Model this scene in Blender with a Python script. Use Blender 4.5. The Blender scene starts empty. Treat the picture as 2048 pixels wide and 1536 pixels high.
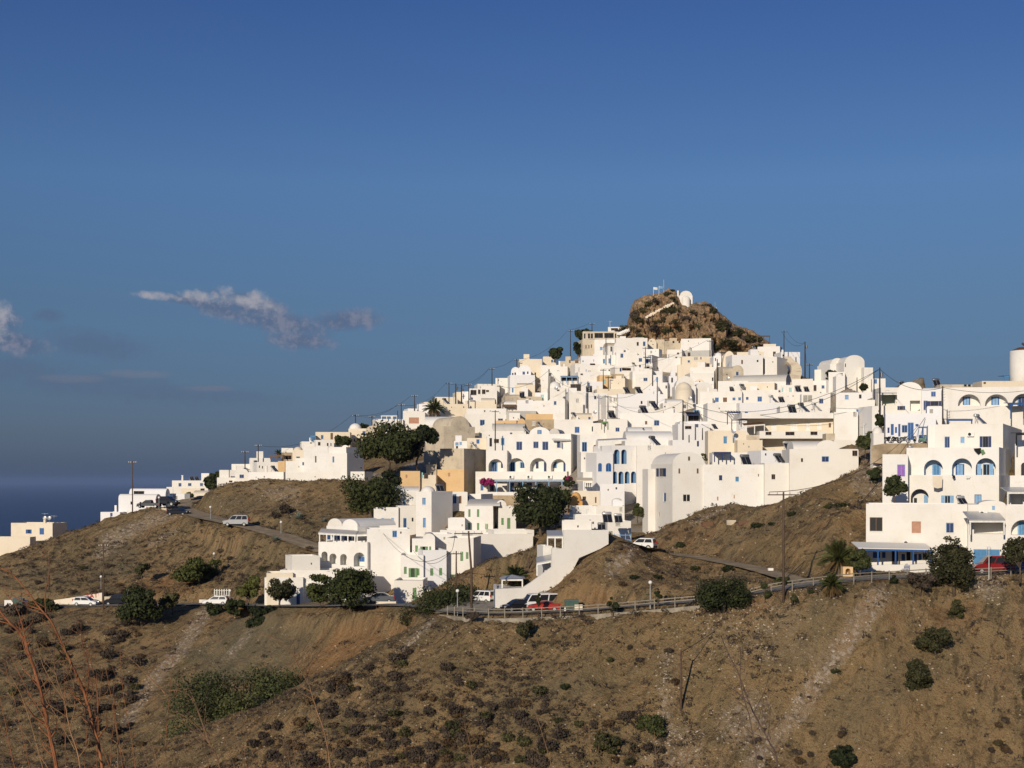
import bpy, bmesh, math, random
import numpy as np
from mathutils import Vector, Matrix
from mathutils.geometry import tessellate_polygon
R = math.radians
random.seed(7); rng = np.random.default_rng(7)
scn = bpy.context.scene
COL = scn.collection
# ---------------------------------------------------------------- camera, sky, sun, exposure
F = 2958.0; CX = 1024.0; HY = 960.0
cam_d = bpy.data.cameras.new("camera"); cam = bpy.data.objects.new("camera", cam_d); COL.objects.link(cam)
cam_d.sensor_width = 36; cam_d.lens = 36 * F / 2048; cam_d.shift_y = (HY - 768) / 2048
cam_d.clip_start = 0.3; cam_d.clip_end = 120000
cam.location = (0, 0, 0); cam.rotation_euler = (R(90), 0, 0)
scn.camera = cam
SUN_AZ, SUN_EL = 20.0, 17.0      # sun behind the camera's left shoulder
sv = Vector((-math.sin(R(SUN_AZ)) * math.cos(R(SUN_EL)), -math.cos(R(SUN_AZ)) * math.cos(R(SUN_EL)), math.sin(R(SUN_EL))))
sun_d = bpy.data.lights.new("sun", 'SUN'); sun_d.energy = 3.75; sun_d.angle = R(0.5); sun_d.color = (1.0, 0.885, 0.72)
sun = bpy.data.objects.new("sun", sun_d); COL.objects.link(sun); sun.rotation_euler = sv.to_track_quat('Z', 'Y').to_euler()
scn.view_settings.view_transform = 'Standard'; scn.view_settings.look = 'None'
scn.view_settings.exposure = 0.0; scn.view_settings.gamma = 1.0
scn.cycles.max_bounces = 6; scn.cycles.diffuse_bounces = 3; scn.cycles.glossy_bounces = 2
scn.cycles.transmission_bounces = 2; scn.cycles.transparent_max_bounces = 4

class NB:
    """small helper around a node tree"""
    def __init__(s, nt): s.nt = nt; s.n = nt.nodes; s.l = nt.links
    def new(s, t, **k):
        x = s.n.new(t)
        for a, b in k.items(): setattr(x, a, b)
        return x
    def put(s, sock, v):
        if hasattr(v, 'links') or isinstance(v, bpy.types.NodeSocket): s.l.new(v, sock)
        else: sock.default_value = v
    def m(s, op, a, b=None, c=None, clamp=False):
        x = s.new('ShaderNodeMath', operation=op, use_clamp=clamp)
        s.put(x.inputs[0], a)
        if b is not None: s.put(x.inputs[1], b)
        if c is not None: s.put(x.inputs[2], c)
        return x.outputs[0]
    def vm(s, op, a, b=None):
        x = s.new('ShaderNodeVectorMath', operation=op); s.put(x.inputs[0], a)
        if b is not None: s.put(x.inputs[1], b)
        return x.outputs[0]
    def mix(s, f, a, b, bt='MIX'):
        x = s.new('ShaderNodeMix', data_type='RGBA', blend_type=bt); s.put(x.inputs[0], f)
        s.put(x.inputs[6], a if not isinstance(a, tuple) else (*a, 1)[:4]); s.put(x.inputs[7], b if not isinstance(b, tuple) else (*b, 1)[:4])
        return x.outputs[2]
    def noise(s, vec, scale, det=4, rough=0.55, dist=0.0):
        x = s.new('ShaderNodeTexNoise'); s.put(x.inputs['Vector'], vec)
        x.inputs['Scale'].default_value = scale; x.inputs['Detail'].default_value = det
        x.inputs['Roughness'].default_value = rough; x.inputs['Distortion'].default_value = dist
        return x.outputs[0]
    def ramp(s, f, stops, interp='LINEAR'):
        x = s.new('ShaderNodeValToRGB'); s.put(x.inputs[0], f); e = x.color_ramp.elements
        x.color_ramp.interpolation = interp
        while len(e) < len(stops): e.new(0.5)
        for i, (p, c) in enumerate(stops):
            e[i].position = p; e[i].color = (*c, 1)[:4] if isinstance(c, tuple) else (c, c, c, 1)
        return x.outputs[0]
    def sm(s, v, a, b, lo=0.0, hi=1.0):
        x = s.new('ShaderNodeMapRange', interpolation_type='SMOOTHSTEP'); s.put(x.inputs[0], v)
        for i, q in enumerate((a, b, lo, hi)): x.inputs[i + 1].default_value = q
        return x.outputs[0]

w = bpy.data.worlds.new("World"); scn.world = w; w.use_nodes = True
nb = NB(w.node_tree); bg = nb.n['Background']
sky = nb.new('ShaderNodeTexSky', sky_type='NISHITA'); sky.sun_disc = False
sky.sun_elevation = R(SUN_EL); sky.sun_rotation = R(180 + SUN_AZ); sky.altitude = 250
sky.air_density = 1.0; sky.dust_density = 0.6; sky.ozone_density = 2.5
tc = nb.new('ShaderNodeTexCoord').outputs['Generated']
sp = nb.new('ShaderNodeSeparateXYZ'); nb.l.new(tc, sp.inputs[0])
_sv = nb.new('ShaderNodeCombineXYZ'); nb.l.new(sp.outputs[0], _sv.inputs[0]); nb.l.new(sp.outputs[1], _sv.inputs[1]); nb.l.new(nb.m('MAXIMUM', sp.outputs[2], 0.006), _sv.inputs[2]); nb.l.new(_sv.outputs[0], sky.inputs[0])
horiz = nb.m('SQRT', nb.m('ADD', nb.m('MULTIPLY', sp.outputs[0], sp.outputs[0]), nb.m('MULTIPLY', sp.outputs[1], sp.outputs[1])))
elev = nb.m('DIVIDE', sp.outputs[2], nb.m('MAXIMUM', horiz, 0.05))
SKYTINT = [(0.0, (0.17, 0.25, 0.60)), (0.03, (0.22, 0.285, 0.53)), (0.07, (0.26, 0.335, 0.535)), (0.12, (0.335, 0.42, 0.59)), (0.2, (0.435, 0.565, 0.785)), (0.33, (0.325, 0.465, 0.79)), (0.6, (0.45, 0.6, 0.9))]
tint = nb.ramp(elev, SKYTINT)
skyc = nb.mix(1.0, sky.outputs[0], tint, 'MULTIPLY')
# clouds: soft masses low over the sea (direction space: azimuth and elevation, same from everywhere)
az = nb.m('ARCTAN2', sp.outputs[0], sp.outputs[1])
cv = nb.new('ShaderNodeCombineXYZ'); nb.put(cv.inputs[0], nb.m('MULTIPLY', az, 100)); nb.put(cv.inputs[1], nb.m('MULTIPLY', elev, 100))
def cpos(px, py):
    a = math.atan2((px - CX) / F, 1); return a * 100, (HY - py) / F * 100 * math.cos(a)
n1 = nb.noise(cv.outputs[0], 0.55, 6, 0.62); n2 = nb.noise(cv.outputs[0], 1.7, 6, 0.68)
nn = nb.m('ADD', nb.m('MULTIPLY', nb.m('SUBTRACT', n1, 0.5), 2.6), nb.m('MULTIPLY', nb.m('SUBTRACT', n2, 0.5), 2.4))
cs = nb.new('ShaderNodeSeparateXYZ'); nb.l.new(cv.outputs[0], cs.inputs[0])
def blobs(lst):
    acc = None
    for px, py, rx, ry, rot in lst:
        ux, uy = cpos(px, py); rx, ry = rx / F * 100, ry / F * 100
        dx = nb.m('SUBTRACT', cs.outputs[0], ux); dy = nb.m('SUBTRACT', cs.outputs[1], uy)
        c, s_ = math.cos(R(rot)), math.sin(R(rot))
        a = nb.m('DIVIDE', nb.m('ADD', nb.m('MULTIPLY', dx, c), nb.m('MULTIPLY', dy, s_)), rx)
        b = nb.m('DIVIDE', nb.m('SUBTRACT', nb.m('MULTIPLY', dy, c), nb.m('MULTIPLY', dx, s_)), ry)
        v = nb.m('SUBTRACT', 1.0, nb.m('ADD', nb.m('MULTIPLY', a, a), nb.m('MULTIPLY', b, b)))
        v = nb.m('MAXIMUM', v, -2.0)
        acc = v if acc is None else nb.m('MAXIMUM', acc, v)
    return acc
def cloud(base, lst, edge, dens, lit, dark, lo, hi):
    b = blobs(lst); v = nb.m('ADD', b, nn); mask = nb.m('MULTIPLY', nb.sm(v, edge[0], edge[1]), dens)
    return mask, b
# main cloud: sunlit pale top lobes and shaded grey body, both painted as colour
lit_m, _ = cloud(None, [(325, 592, 55, 9, -3), (400, 594, 60, 13, -6), (452, 584, 20, 15, 0), (516, 597, 24, 18, -20), (480, 602, 70, 13, -12), (0, 625, 26, 26, 0), (-10, 660, 30, 30, 0)], (-0.2, 1.5), 0.95, 0, 0, 0, 0)
body_m, _ = cloud(None, [(440, 618, 75, 18, -14), (390, 602, 70, 12, -6), (500, 612, 85, 24, -14), (560, 645, 110, 24, -10), (600, 680, 65, 20, -4), (690, 642, 75, 22, 4), (30, 685, 65, 22, -12), (-30, 650, 60, 45, 0)], (-0.6, 1.1), 0.92, 0, 0, 0, 0)
veil_m, _ = cloud(None, [(200, 690, 90, 26, -8), (170, 765, 150, 16, 0), (300, 785, 240, 20, -3), (95, 630, 28, 12, 0), (0, 740, 120, 25, 0)], (-0.9, 1.4), 0.5, 0, 0, 0, 0)
rim_m, _ = cloud(None, [(150, 757, 60, 8, 0), (275, 748, 60, 8, 0), (415, 777, 50, 6, 0)], (-0.7, 1.3), 0.35, 0, 0, 0, 0)
CLK = 12.5
def ccol(c): return tuple(x * CLK for x in c)
c0 = nb.mix(veil_m, skyc, ccol((0.094, 0.133, 0.222)))
c0 = nb.mix(rim_m, c0, ccol((0.20, 0.20, 0.25)))
c0 = nb.mix(body_m, c0, nb.mix(nb.sm(nb.m('ADD', nb.m('MULTIPLY', n1, 0.5), nb.m('MULTIPLY', n2, 0.5)), 0.42, 0.60), ccol((0.095, 0.135, 0.23)), ccol((0.19, 0.215, 0.30))))
c0 = nb.mix(lit_m, c0, ccol((0.34, 0.345, 0.40)))
nb.l.new(c0, bg.inputs[0]); bg.inputs[1].default_value = 0.08

# ---------------------------------------------------------------- generic helpers
def tag(o, label=None, cat=None, group=None, kind=None):
    if label: o['label'] = label
    if cat: o['category'] = cat
    if group: o['group'] = group
    if kind: o['kind'] = kind
    return o
def empty(name, loc=(0, 0, 0), rz=0.0):
    o = bpy.data.objects.new(name, None); COL.objects.link(o); o.location = loc; o.rotation_euler = (0, 0, rz)
    o.empty_display_size = 0.5; return o
class MB:
    """collects faces; build() links ONE mesh object"""
    def __init__(s): s.v = []; s.f = []; s.mi = []
    def add(s, vs, fs, mi=0):
        b = len(s.v); s.v.extend([tuple(v) for v in vs])
        for f in fs: s.f.append(tuple(b + i for i in f)); s.mi.append(mi)
    def box(s, c, d, rot=None, mi=0, taper=1.0):
        hx, hy, hz = d[0] / 2, d[1] / 2, d[2] / 2; vs = []
        for z, t in ((-hz, 1), (hz, taper)):
            for x, y in ((-1, -1), (1, -1), (1, 1), (-1, 1)):
                p = Vector((x * hx * t, y * hy * t, z))
                if rot is not None: p = rot @ p
                vs.append(p + Vector(c))
        s.add(vs, [(0, 3, 2, 1), (4, 5, 6, 7), (0, 1, 5, 4), (1, 2, 6, 5), (2, 3, 7, 6), (3, 0, 4, 7)], mi)
    def tube(s, pts, rs, n=6, mi=0, cap=True):
        pts = [Vector(p) for p in pts]
        if not isinstance(rs, (list, tuple)): rs = [rs] * len(pts)
        vs = []; up = Vector((0, 0, 1)); prev = None
        for i, p in enumerate(pts):
            t = (pts[min(i + 1, len(pts) - 1)] - pts[max(i - 1, 0)])
            if t.length < 1e-9: t = up
            t.normalize()
            a = prev if prev is not None else (up.cross(t) if abs(t.z) < 0.95 else Vector((1, 0, 0)))
            a = a - t * a.dot(t)
            if a.length < 1e-6: a = Vector((0, 1, 0)).cross(t)
            a.normalize(); prev = a; b = t.cross(a)
            for k in range(n):
                q = 2 * math.pi * k / n; vs.append(p + (a * math.cos(q) + b * math.sin(q)) * rs[i])
        fs = []
        for i in range(len(pts) - 1):
            for k in range(n):
                k2 = (k + 1) % n; fs.append((i * n + k, i * n + k2, (i + 1) * n + k2, (i + 1) * n + k))
        if cap: fs.append(tuple(range(n))[::-1]); fs.append(tuple(range((len(pts) - 1) * n, len(pts) * n)))
        s.add(vs, fs, mi)
    def poly_prism(s, pts, off, mi=0):
        """pts: planar loop of Vectors, extruded by off"""
        n = len(pts); off = Vector(off); vs = [Vector(p) for p in pts] + [Vector(p) + off for p in pts]
        fs = [tuple(range(n))[::-1], tuple(range(n, 2 * n))] + [(i, (i + 1) % n, n + (i + 1) % n, n + i) for i in range(n)]
        s.add(vs, fs, mi)
    def build(s, name, mats, parent=None, smooth=False, loc=None, world=False):
        me = bpy.data.meshes.new(name); me.from_pydata(s.v, [], s.f)
        if not isinstance(mats, (list, tuple)): mats = [mats]
        for m_ in mats: me.materials.append(m_)
        if any(s.mi): me.polygons.foreach_set('material_index', s.mi)
        if smooth: me.polygons.foreach_set('use_smooth', [True] * len(me.polygons))
        me.update(); o = bpy.data.objects.new(name, me); COL.objects.link(o)
        if parent is not None:
            o.parent = parent
            if world:
                o.matrix_parent_inverse = parent.matrix_basis.inverted()
        if loc is not None: o.location = loc
        return o
def px2w(px, py, Y): return Vector(((px - CX) / F * Y, Y, (HY - py) / F * Y))
def w2px(p): return CX + F * p[0] / p[1], HY - F * p[2] / p[1]

# ---------------------------------------------------------------- materials
def pbr(name, col, rough=0.8, metal=0.0, var=0.0, vs=3.0, bump=0.0, bs=8.0, spec=0.3, emit=None):
    m = bpy.data.materials.new(name); m.use_nodes = True; b = NB(m.node_tree); p = b.n['Principled BSDF']
    p.inputs['Roughness'].default_value = rough; p.inputs['Metallic'].default_value = metal; p.inputs['Specular IOR Level'].default_value = spec
    if var > 0 or bump > 0: vec = b.new('ShaderNodeTexCoord').outputs['Object']
    if var > 0:
        n = b.noise(vec, vs, 5, 0.6)
        c = b.mix(b.sm(n, 0.3, 0.7), tuple(x * (1 - var) for x in col), tuple(min(1, x * (1 + var)) for x in col)); b.l.new(c, p.inputs[0])
    else: p.inputs[0].default_value = (*col, 1)
    if bump > 0:
        bn = b.new('ShaderNodeBump'); bn.inputs['Strength'].default_value = bump; bn.inputs['Distance'].default_value = 0.05
        b.l.new(b.noise(vec, bs, 4), bn.inputs['Height']); b.l.new(bn.outputs[0], p.inputs['Normal'])
    return m
def plaster(name, col, stain, amt, rough=0.85):
    """limewash: broad tone drift per house, faint streaks running down, small worn patches"""
    m = bpy.data.materials.new(name); m.use_nodes = True; b = NB(m.node_tree); p = b.n['Principled BSDF']
    p.inputs['Roughness'].default_value = rough; p.inputs['Specular IOR Level'].default_value = 0.15
    g = b.new('ShaderNodeNewGeometry').outputs['Position']
    oi = b.new('ShaderNodeObjectInfo').outputs['Random']
    n = b.noise(g, 0.35, 5, 0.6)
    mp = b.new('ShaderNodeMapping'); mp.inputs['Scale'].default_value = (1.2, 1.2, 0.12); b.l.new(g, mp.inputs[0])
    st = b.noise(mp.outputs[0], 1.0, 6, 0.7)
    worn = b.noise(g, 1.4, 8, 0.7)
    f = b.m('ADD', b.m('MULTIPLY', b.sm(n, 0.42, 0.75), amt), b.m('MULTIPLY', b.sm(st, 0.55, 0.8), amt * 0.9))
    f = b.m('ADD', f, b.m('MULTIPLY', b.sm(worn, 0.58, 0.72), amt * 1.0), clamp=True)
    base = b.mix(oi, col, tuple(x * k for x, k in zip(col, (0.95, 0.93, 0.89))))
    b.l.new(b.mix(f, base, stain), p.inputs[0])
    bn = b.new('ShaderNodeBump'); bn.inputs['Strength'].default_value = 0.35; bn.inputs['Distance'].default_value = 0.06
    b.l.new(b.noise(g, 2.2, 6, 0.65), bn.inputs['Height']); b.l.new(bn.outputs[0], p.inputs['Normal'])
    return m
M = {}
M['w'] = plaster('white_limewash', (0.81, 0.785, 0.74), (0.62, 0.55, 0.45), 0.30)
M['v'] = plaster('cool_white_limewash', (0.80, 0.79, 0.79), (0.68, 0.65, 0.62), 0.22)
M['c'] = plaster('cream_plaster', (0.78, 0.69, 0.55), (0.60, 0.48, 0.34), 0.35)
M['e'] = plaster('weathered_beige_plaster', (0.62, 0.54, 0.42), (0.36, 0.30, 0.22), 0.75)
M['o'] = plaster('ochre_plaster', (0.72, 0.50, 0.27), (0.55, 0.36, 0.18), 0.4)
M['O'] = plaster('orange_plaster', (0.66, 0.36, 0.12), (0.5, 0.27, 0.1), 0.4)
M['g'] = plaster('grey_render', (0.50, 0.49, 0.46), (0.36, 0.34, 0.31), 0.6)
M['r'] = plaster('grey_vault_render', (0.60, 0.57, 0.52), (0.45, 0.42, 0.37), 0.5)
M['s'] = plaster('rubble_stone', (0.46, 0.36, 0.24), (0.22, 0.17, 0.11), 0.9)
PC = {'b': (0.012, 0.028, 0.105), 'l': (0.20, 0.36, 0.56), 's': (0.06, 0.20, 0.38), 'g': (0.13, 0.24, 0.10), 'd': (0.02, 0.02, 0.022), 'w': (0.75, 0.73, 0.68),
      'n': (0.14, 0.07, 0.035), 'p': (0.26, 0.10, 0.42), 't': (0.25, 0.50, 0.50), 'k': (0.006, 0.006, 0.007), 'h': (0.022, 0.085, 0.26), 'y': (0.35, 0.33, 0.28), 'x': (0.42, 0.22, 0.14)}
PN = {'b': 'dark_blue_paint', 'l': 'light_blue_paint', 's': 'sky_blue_paint', 'g': 'green_paint', 'd': 'dark_glass', 'w': 'white_paint', 'n': 'brown_wood', 'p': 'purple_paint', 't': 'turquoise_paint',
      'k': 'dark_opening', 'h': 'blue_paint', 'y': 'grey_glass', 'x': 'brick_patch'}
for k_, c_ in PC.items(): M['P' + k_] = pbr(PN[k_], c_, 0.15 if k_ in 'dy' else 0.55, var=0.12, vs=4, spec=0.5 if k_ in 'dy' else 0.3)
M['metal'] = pbr('galvanised_metal', (0.45, 0.45, 0.44), 0.45, 0.6, 0.15)
M['rail'] = pbr('weathered_rail', (0.24, 0.21, 0.165), 0.6, 0.2, 0.15)
M['wood'] = pbr('pole_wood', (0.10, 0.065, 0.045), 0.9, var=0.3, vs=6)
M['dwood'] = pbr('dark_pole_wood', (0.05, 0.042, 0.036), 0.9, var=0.3, vs=6)
M['wire'] = pbr('cable_black', (0.03, 0.03, 0.03), 0.7)
M['collector'] = pbr('collector_glass', (0.02, 0.02, 0.025), 0.12, spec=0.6)
M['tank'] = pbr('tank_grey', (0.16, 0.16, 0.16), 0.35, 0.5)
M['tankl'] = pbr('tank_light', (0.55, 0.54, 0.52), 0.35, 0.4)
M['tire'] = pbr('tyre_rubber', (0.02, 0.02, 0.02), 0.85)
M['concrete'] = pbr('concrete', (0.27, 0.235, 0.18), 0.9, var=0.3, vs=1.0, bump=0.4)

# ---------------------------------------------------------------- terrain: a height field through surveyed points
CT = """
2300 1150 170;2048 1148 166;1940 1152 165;1830 1156 163;1690 1162 160;1567 1180 160;1480 1196 161;1390 1207 162;1300 1214 164;1200 1224 166;1100 1232 168;1000 1236 170;930 1234 173;880 1240 176
2300 1536 142;2048 1536 142;1700 1536 142;1400 1536 142;1100 1536 143;800 1536 146;500 1536 151;340 1536 155
2048 1340 153;1700 1340 150;1400 1360 151;1100 1380 153;900 1360 158
790 1312 166;720 1355 163;640 1402 160;560 1440 158;480 1472 157;400 1508 156
840 1262 186;760 1300 187;700 1330 186;620 1370 186;560 1402 184;640 1290 197;700 1240 199;480 1430 182;400 1450 182;330 1500 176
430 1232 226;370 1290 215;310 1350 205;260 1420 195;215 1500 183;500 1300 206;520 1240 217;600 1240 208;450 1350 198;400 1400 192
100 1300 218;0 1240 232;0 1330 212;120 1400 196;0 1430 192;100 1536 176;-100 1536 178;-100 1300 220;170 1350 206
170 1214 235;60 1214 240;-100 1214 248;300 1212 233;430 1210 232;560 1212 216;680 1212 204;760 1208 199;840 1212 192
640 1200 219;740 1203 209;800 1204 203;870 1185 208;940 1165 214;1000 1120 225;1065 1068 242;1030 1180 188;980 1195 186
1080 1216 174;1130 1200 177;1160 1135 182.5;1217 1087 186;1230 1089 188;1290 1098 200;1340 1064 218;1250 1150 179
1180 1170 176
0 1100 292;-100 1130 290;100 1082 290;200 1042 283;270 1025 281;330 1018 283
170 1165 252;60 1165 255;300 1140 254;100 1130 268;300 1080 268;430 1130 250
640 1094 240;600 1082 243;560 1068 248;480 1048 258;420 1035 268;380 1026 278;390 1004 300;420 985 310;340 1000 305
560 1120 238;600 1110 236
540 962 287;450 975 296;500 962 294;650 962 284;700 962 280;600 1020 263;520 1015 270;740 990 268;720 1050 250;770 1000 265;660 1060 248
400 975 330;470 940 325;560 905 340;640 885 345;700 860 350;760 845 355;850 820 360;940 790 372;1030 755 388;1090 725 400
#T
800 910 300;860 900 300;760 940 285;900 930 296
850 970 278;930 1000 268;930 1050 245;860 1060 238;1030 1000 272;1040 955 285;1100 990 272;1100 1040 250;1140 990 270;1200 1000 262;1250 1010 256;1200 1045 236;1300 1010 245
1000 880 312;1100 865 318;1200 890 300;1300 890 295;1420 900 285;1420 960 262;1500 920 272;1530 900 275
900 850 335;1000 830 340;1100 830 335;1200 840 328;1350 830 330;1450 850 315;1600 870 285;1700 850 275;1550 800 330;1650 790 315
1000 780 365;1100 780 362;1250 780 362;1400 770 362;1550 760 362;1650 755 340;1750 770 310
1150 710 398;1250 700 402;1350 710 400;1500 705 400;1590 725 385;1600 750 365;1560 695 405;1450 690 408;1250 690 410
#U
1420 1030 218;1530 975 228;1640 935 232;1716 912 232;1500 1080 198;1600 1080 188;1700 1000 200;1650 1050 186;1720 1145 174;1760 1000 196
1400 1112 200;1500 1132 188;1600 1160 172;1450 1160 180;1350 1150 186;1300 1180 176;1550 1165 170
1830 1148 171;1940 1133 170;2048 1132 170;2300 1130 172
#T
1850 878 212;1780 885 214;2000 780 255;2100 775 262;1880 785 260;2300 790 260
1700 770 300;1730 750 305
"""
TOWNPTS = [(-30.7, 221.5, -19.7), (-14.8, 211.5, -18.6), (-24.5, 219.5, -18.0), (-17.1, 201.5, -18.0), (-11.5, 220.5, -17.7), (-18.9, 227.0, -17.1), (-7.8, 222.5, -16.5), (-25.8, 226.5, -15.9), (-101.8, 294.5, -15.3), (-1.5, 236.5, -15.0), (-97.4, 300.5, -13.8), (5.5, 187.5, -13.2), (-13.5, 225.5, -12.4), (48.3, 176.5, -11.9), (-11.1, 231.5, -11.7), (55.2, 172.5, -11.6), (59.3, 171.5, -11.6), (-7.4, 245.5, -10.5), (-26.9, 234.5, -10.5), (27.4, 229.5, -10.3), (-15.2, 254.5, -9.7), (0.3, 240.5, -9.7), (-18.2, 257.5, -9.5), (-0.8, 252.5, -9.5), (15.5, 214.5, -9.4), (-5.6, 251.5, -9.4), (22.3, 236.5, -8.6), (-79.0, 291.5, -8.5), (34.4, 229.5, -8.3), (12.6, 232.5, -8.3), (16.5, 249.5, -7.8), (12.3, 250.5, -7.4), (8.3, 190.5, -7.2), (-74.0, 292.5, -6.9), (11.0, 257.5, -6.7), (-7.2, 266.5, -6.2), (-19.7, 262.5, -5.9), (-69.1, 305.5, -5.8), (-74.7, 303.5, -5.7), (13.2, 262.5, -5.5), (25.7, 266.5, -5.3), (17.1, 264.5, -5.2), (57.7, 194.0, -5.2), (-9.2, 262.5, -5.0), (-66.6, 316.5, -4.9), (-1.9, 280.5, -4.7), (40.8, 228.0, -4.4), (14.3, 274.5, -4.3), (20.5, 270.5, -4.3), (16.8, 268.5, -4.2), (50.3, 194.5, -3.9), (64.8, 186.5, -3.9), (-69.9, 322.5, -3.9), (5.3, 292.5, -3.6), (-3.0, 291.5, -3.6), (-11.7, 288.5, -3.5), (-71.8, 330.5, -3.4), (-61.5, 318.5, -3.2), (-5.9, 287.5, -3.0), (-76.4, 330.5, -2.8), (71.1, 203.5, -2.3), (-16.0, 281.5, -2.3), (-41.3, 298.5, -1.2), (-34.6, 292.5, -1.2), (-60.8, 328.5, -1.2), (-51.7, 311.5, -1.1), (-57.7, 316.5, -1.0), (-43.8, 305.5, -1.0), (-40.2, 303.5, -1.0), (-29.7, 284.5, -0.6), (47.8, 227.0, -0.6), (-15.6, 286.5, 0.2), (-49.6, 318.5, 0.9), (-56.7, 333.5, 1.1), (-53.2, 322.5, 1.1), (37.7, 246.5, 1.7), (33.8, 280.5, 1.8), (42.4, 238.5, 1.8), (42.5, 264.5, 2.1), (39.0, 268.5, 2.1), (-15.9, 296.5, 2.9), (-47.1, 326.5, 3.1), (63.7, 206.5, 3.2), (60.0, 209.5, 3.6), (18.0, 282.5, 4.2), (15.1, 286.5, 4.2), (58.3, 258.5, 4.6), (-2.9, 304.5, 5.1), (26.4, 284.5, 5.2), (60.7, 225.5, 5.2), (-51.4, 338.5, 5.3), (-11.4, 322.5, 5.4), (-7.1, 308.5, 5.4), (-10.5, 312.5, 5.7), (61.0, 270.5, 5.8), (36.4, 296.5, 5.9), (52.2, 276.5, 5.9), (56.4, 262.5, 6.1), (63.6, 274.5, 6.3), (76.5, 236.5, 6.6), (66.1, 266.5, 6.6), (-42.3, 334.5, 6.6), (-46.4, 338.5, 6.8), (-41.2, 340.5, 6.9), (18.2, 308.5, 7.2), (25.8, 296.5, 7.4), (21.7, 306.5, 7.7), (13.1, 314.5, 7.9), (-31.9, 340.5, 8.0), (28.9, 308.5, 8.3), (-2.1, 328.5, 8.3), (65.5, 229.5, 8.7), (-35.9, 348.5, 8.8), (2.0, 332.5, 9.3), (-15.5, 334.5, 9.3), (43.1, 300.5, 9.3), (37.4, 300.5, 9.3), (71.6, 252.5, 10.3), (6.1, 330.5, 10.3), (51.4, 298.5, 10.5), (69.4, 258.5, 10.7), (37.7, 306.5, 10.8), (66.8, 262.5, 10.9), (-29.2, 352.5, 11.1), (-6.1, 341.5, 11.2), (-1.4, 335.5, 11.6), (57.1, 288.5, 12.1), (15.6, 326.5, 12.1), (-23.5, 354.5, 12.6), (62.4, 298.5, 12.9), (31.4, 318.5, 13.4), (2.1, 341.5, 13.5), (14.9, 344.5, 13.6), (19.4, 346.5, 13.7), (59.4, 306.5, 13.9), (36.3, 330.5, 13.9), (-21.7, 360.5, 14.0), (8.4, 342.5, 14.2), (29.4, 336.5, 14.4), (-6.0, 348.5, 14.5), (22.9, 338.5, 14.5), (3.1, 350.5, 14.8), (83.5, 250.5, 14.8), (-16.5, 356.5, 14.8), (-0.5, 352.5, 14.9), (75.7, 252.5, 14.9), (66.6, 288.5, 15.0), (69.6, 272.5, 15.0), (60.3, 302.5, 15.1), (-19.4, 364.5, 15.4), (44.1, 312.5, 15.4), (-7.0, 358.5, 15.6), (52.4, 312.5, 15.6), (39.9, 340.5, 16.4), (74.4, 300.5, 16.6), (2.8, 362.5, 17.1), (73.3, 304.5, 17.4), (-16.4, 370.5, 17.5), (65.3, 312.5, 17.8), (44.9, 342.5, 17.9), (53.4, 318.5, 18.1), (-7.2, 372.5, 18.3), (23.2, 350.5, 18.3), (48.1, 322.5, 18.3), (66.5, 303.5, 18.4), (63.2, 322.5, 18.5), (-9.7, 366.5, 18.5), (66.4, 299.5, 18.6), (54.3, 326.5, 18.7), (7.7, 364.5, 18.8), (32.5, 345.5, 19.0), (-11.6, 374.5, 19.0), (3.2, 367.5, 19.3), (11.4, 358.5, 19.4), (35.6, 350.5, 19.5), (8.5, 374.5, 19.6), (15.6, 356.5, 19.9), (25.3, 356.5, 20.1), (31.7, 354.5, 20.5), (45.6, 350.5, 20.7), (22.8, 360.5, 21.1), (2.7, 378.5, 21.8), (46.1, 355.5, 22.4), (-6.0, 380.5, 22.5), (51.8, 346.5, 23.1), (19.2, 366.5, 23.2), (-2.2, 384.5, 23.4), (14.4, 366.5, 23.5), (33.0, 360.5, 23.7), (45.2, 366.5, 24.1), (61.8, 352.5, 24.2), (56.7, 356.5, 24.4), (28.3, 366.5, 24.6), (3.2, 384.5, 24.7), (61.2, 358.5, 24.8), (10.9, 378.5, 25.0), (10.6, 388.5, 25.0), (53.4, 362.5, 25.1), (24.1, 372.5, 25.6), (19.1, 374.5, 25.7), (33.1, 369.5, 25.8), (51.2, 366.5, 26.0), (4.9, 392.5, 27.0), (46.8, 374.5, 27.5), (40.2, 376.5, 27.6), (70.0, 372.5, 27.7), (25.4, 380.5, 28.3), (15.3, 386.5, 28.4), (29.4, 376.5, 28.4), (20.8, 384.5, 28.6), (10.0, 396.5, 29.5), (60.0, 372.5, 30.1), (66.0, 380.5, 30.2), (43.1, 384.5, 30.3), (36.0, 380.5, 30.5), (29.5, 380.5, 31.3), (42.6, 388.5, 31.4), (49.0, 392.5, 31.7), (25.2, 396.5, 32.6), (20.7, 398.5, 32.8), (31.6, 390.5, 32.9), (49.3, 396.5, 33.7), (67.6, 388.5, 34.0), (37.7, 398.5, 34.1), (43.4, 399.5, 34.5), (28.6, 412.5, 40.6), (57.2, 418.5, 46.6), (48.6, 414.5, 47.5), (44.8, 416.5, 48.3)]
cw = list(TOWNPTS)
_NT = len(cw); _town = False
for ln in CT.replace('\n', ';').split(';'):
    if ln.startswith('#'): _town = ln[1] == 'T'; continue
    t = ln.split()
    if len(t) == 3:
        a_, b_, c_ = map(float, t); q_ = ((a_ - CX) / F * c_, c_, (HY - b_) / F * c_)
        if _town and any((q_[0] - z_[0]) ** 2 + (q_[1] - z_[1]) ** 2 < 144 for z_ in cw[:_NT]): continue
        cw.append(q_)
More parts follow.
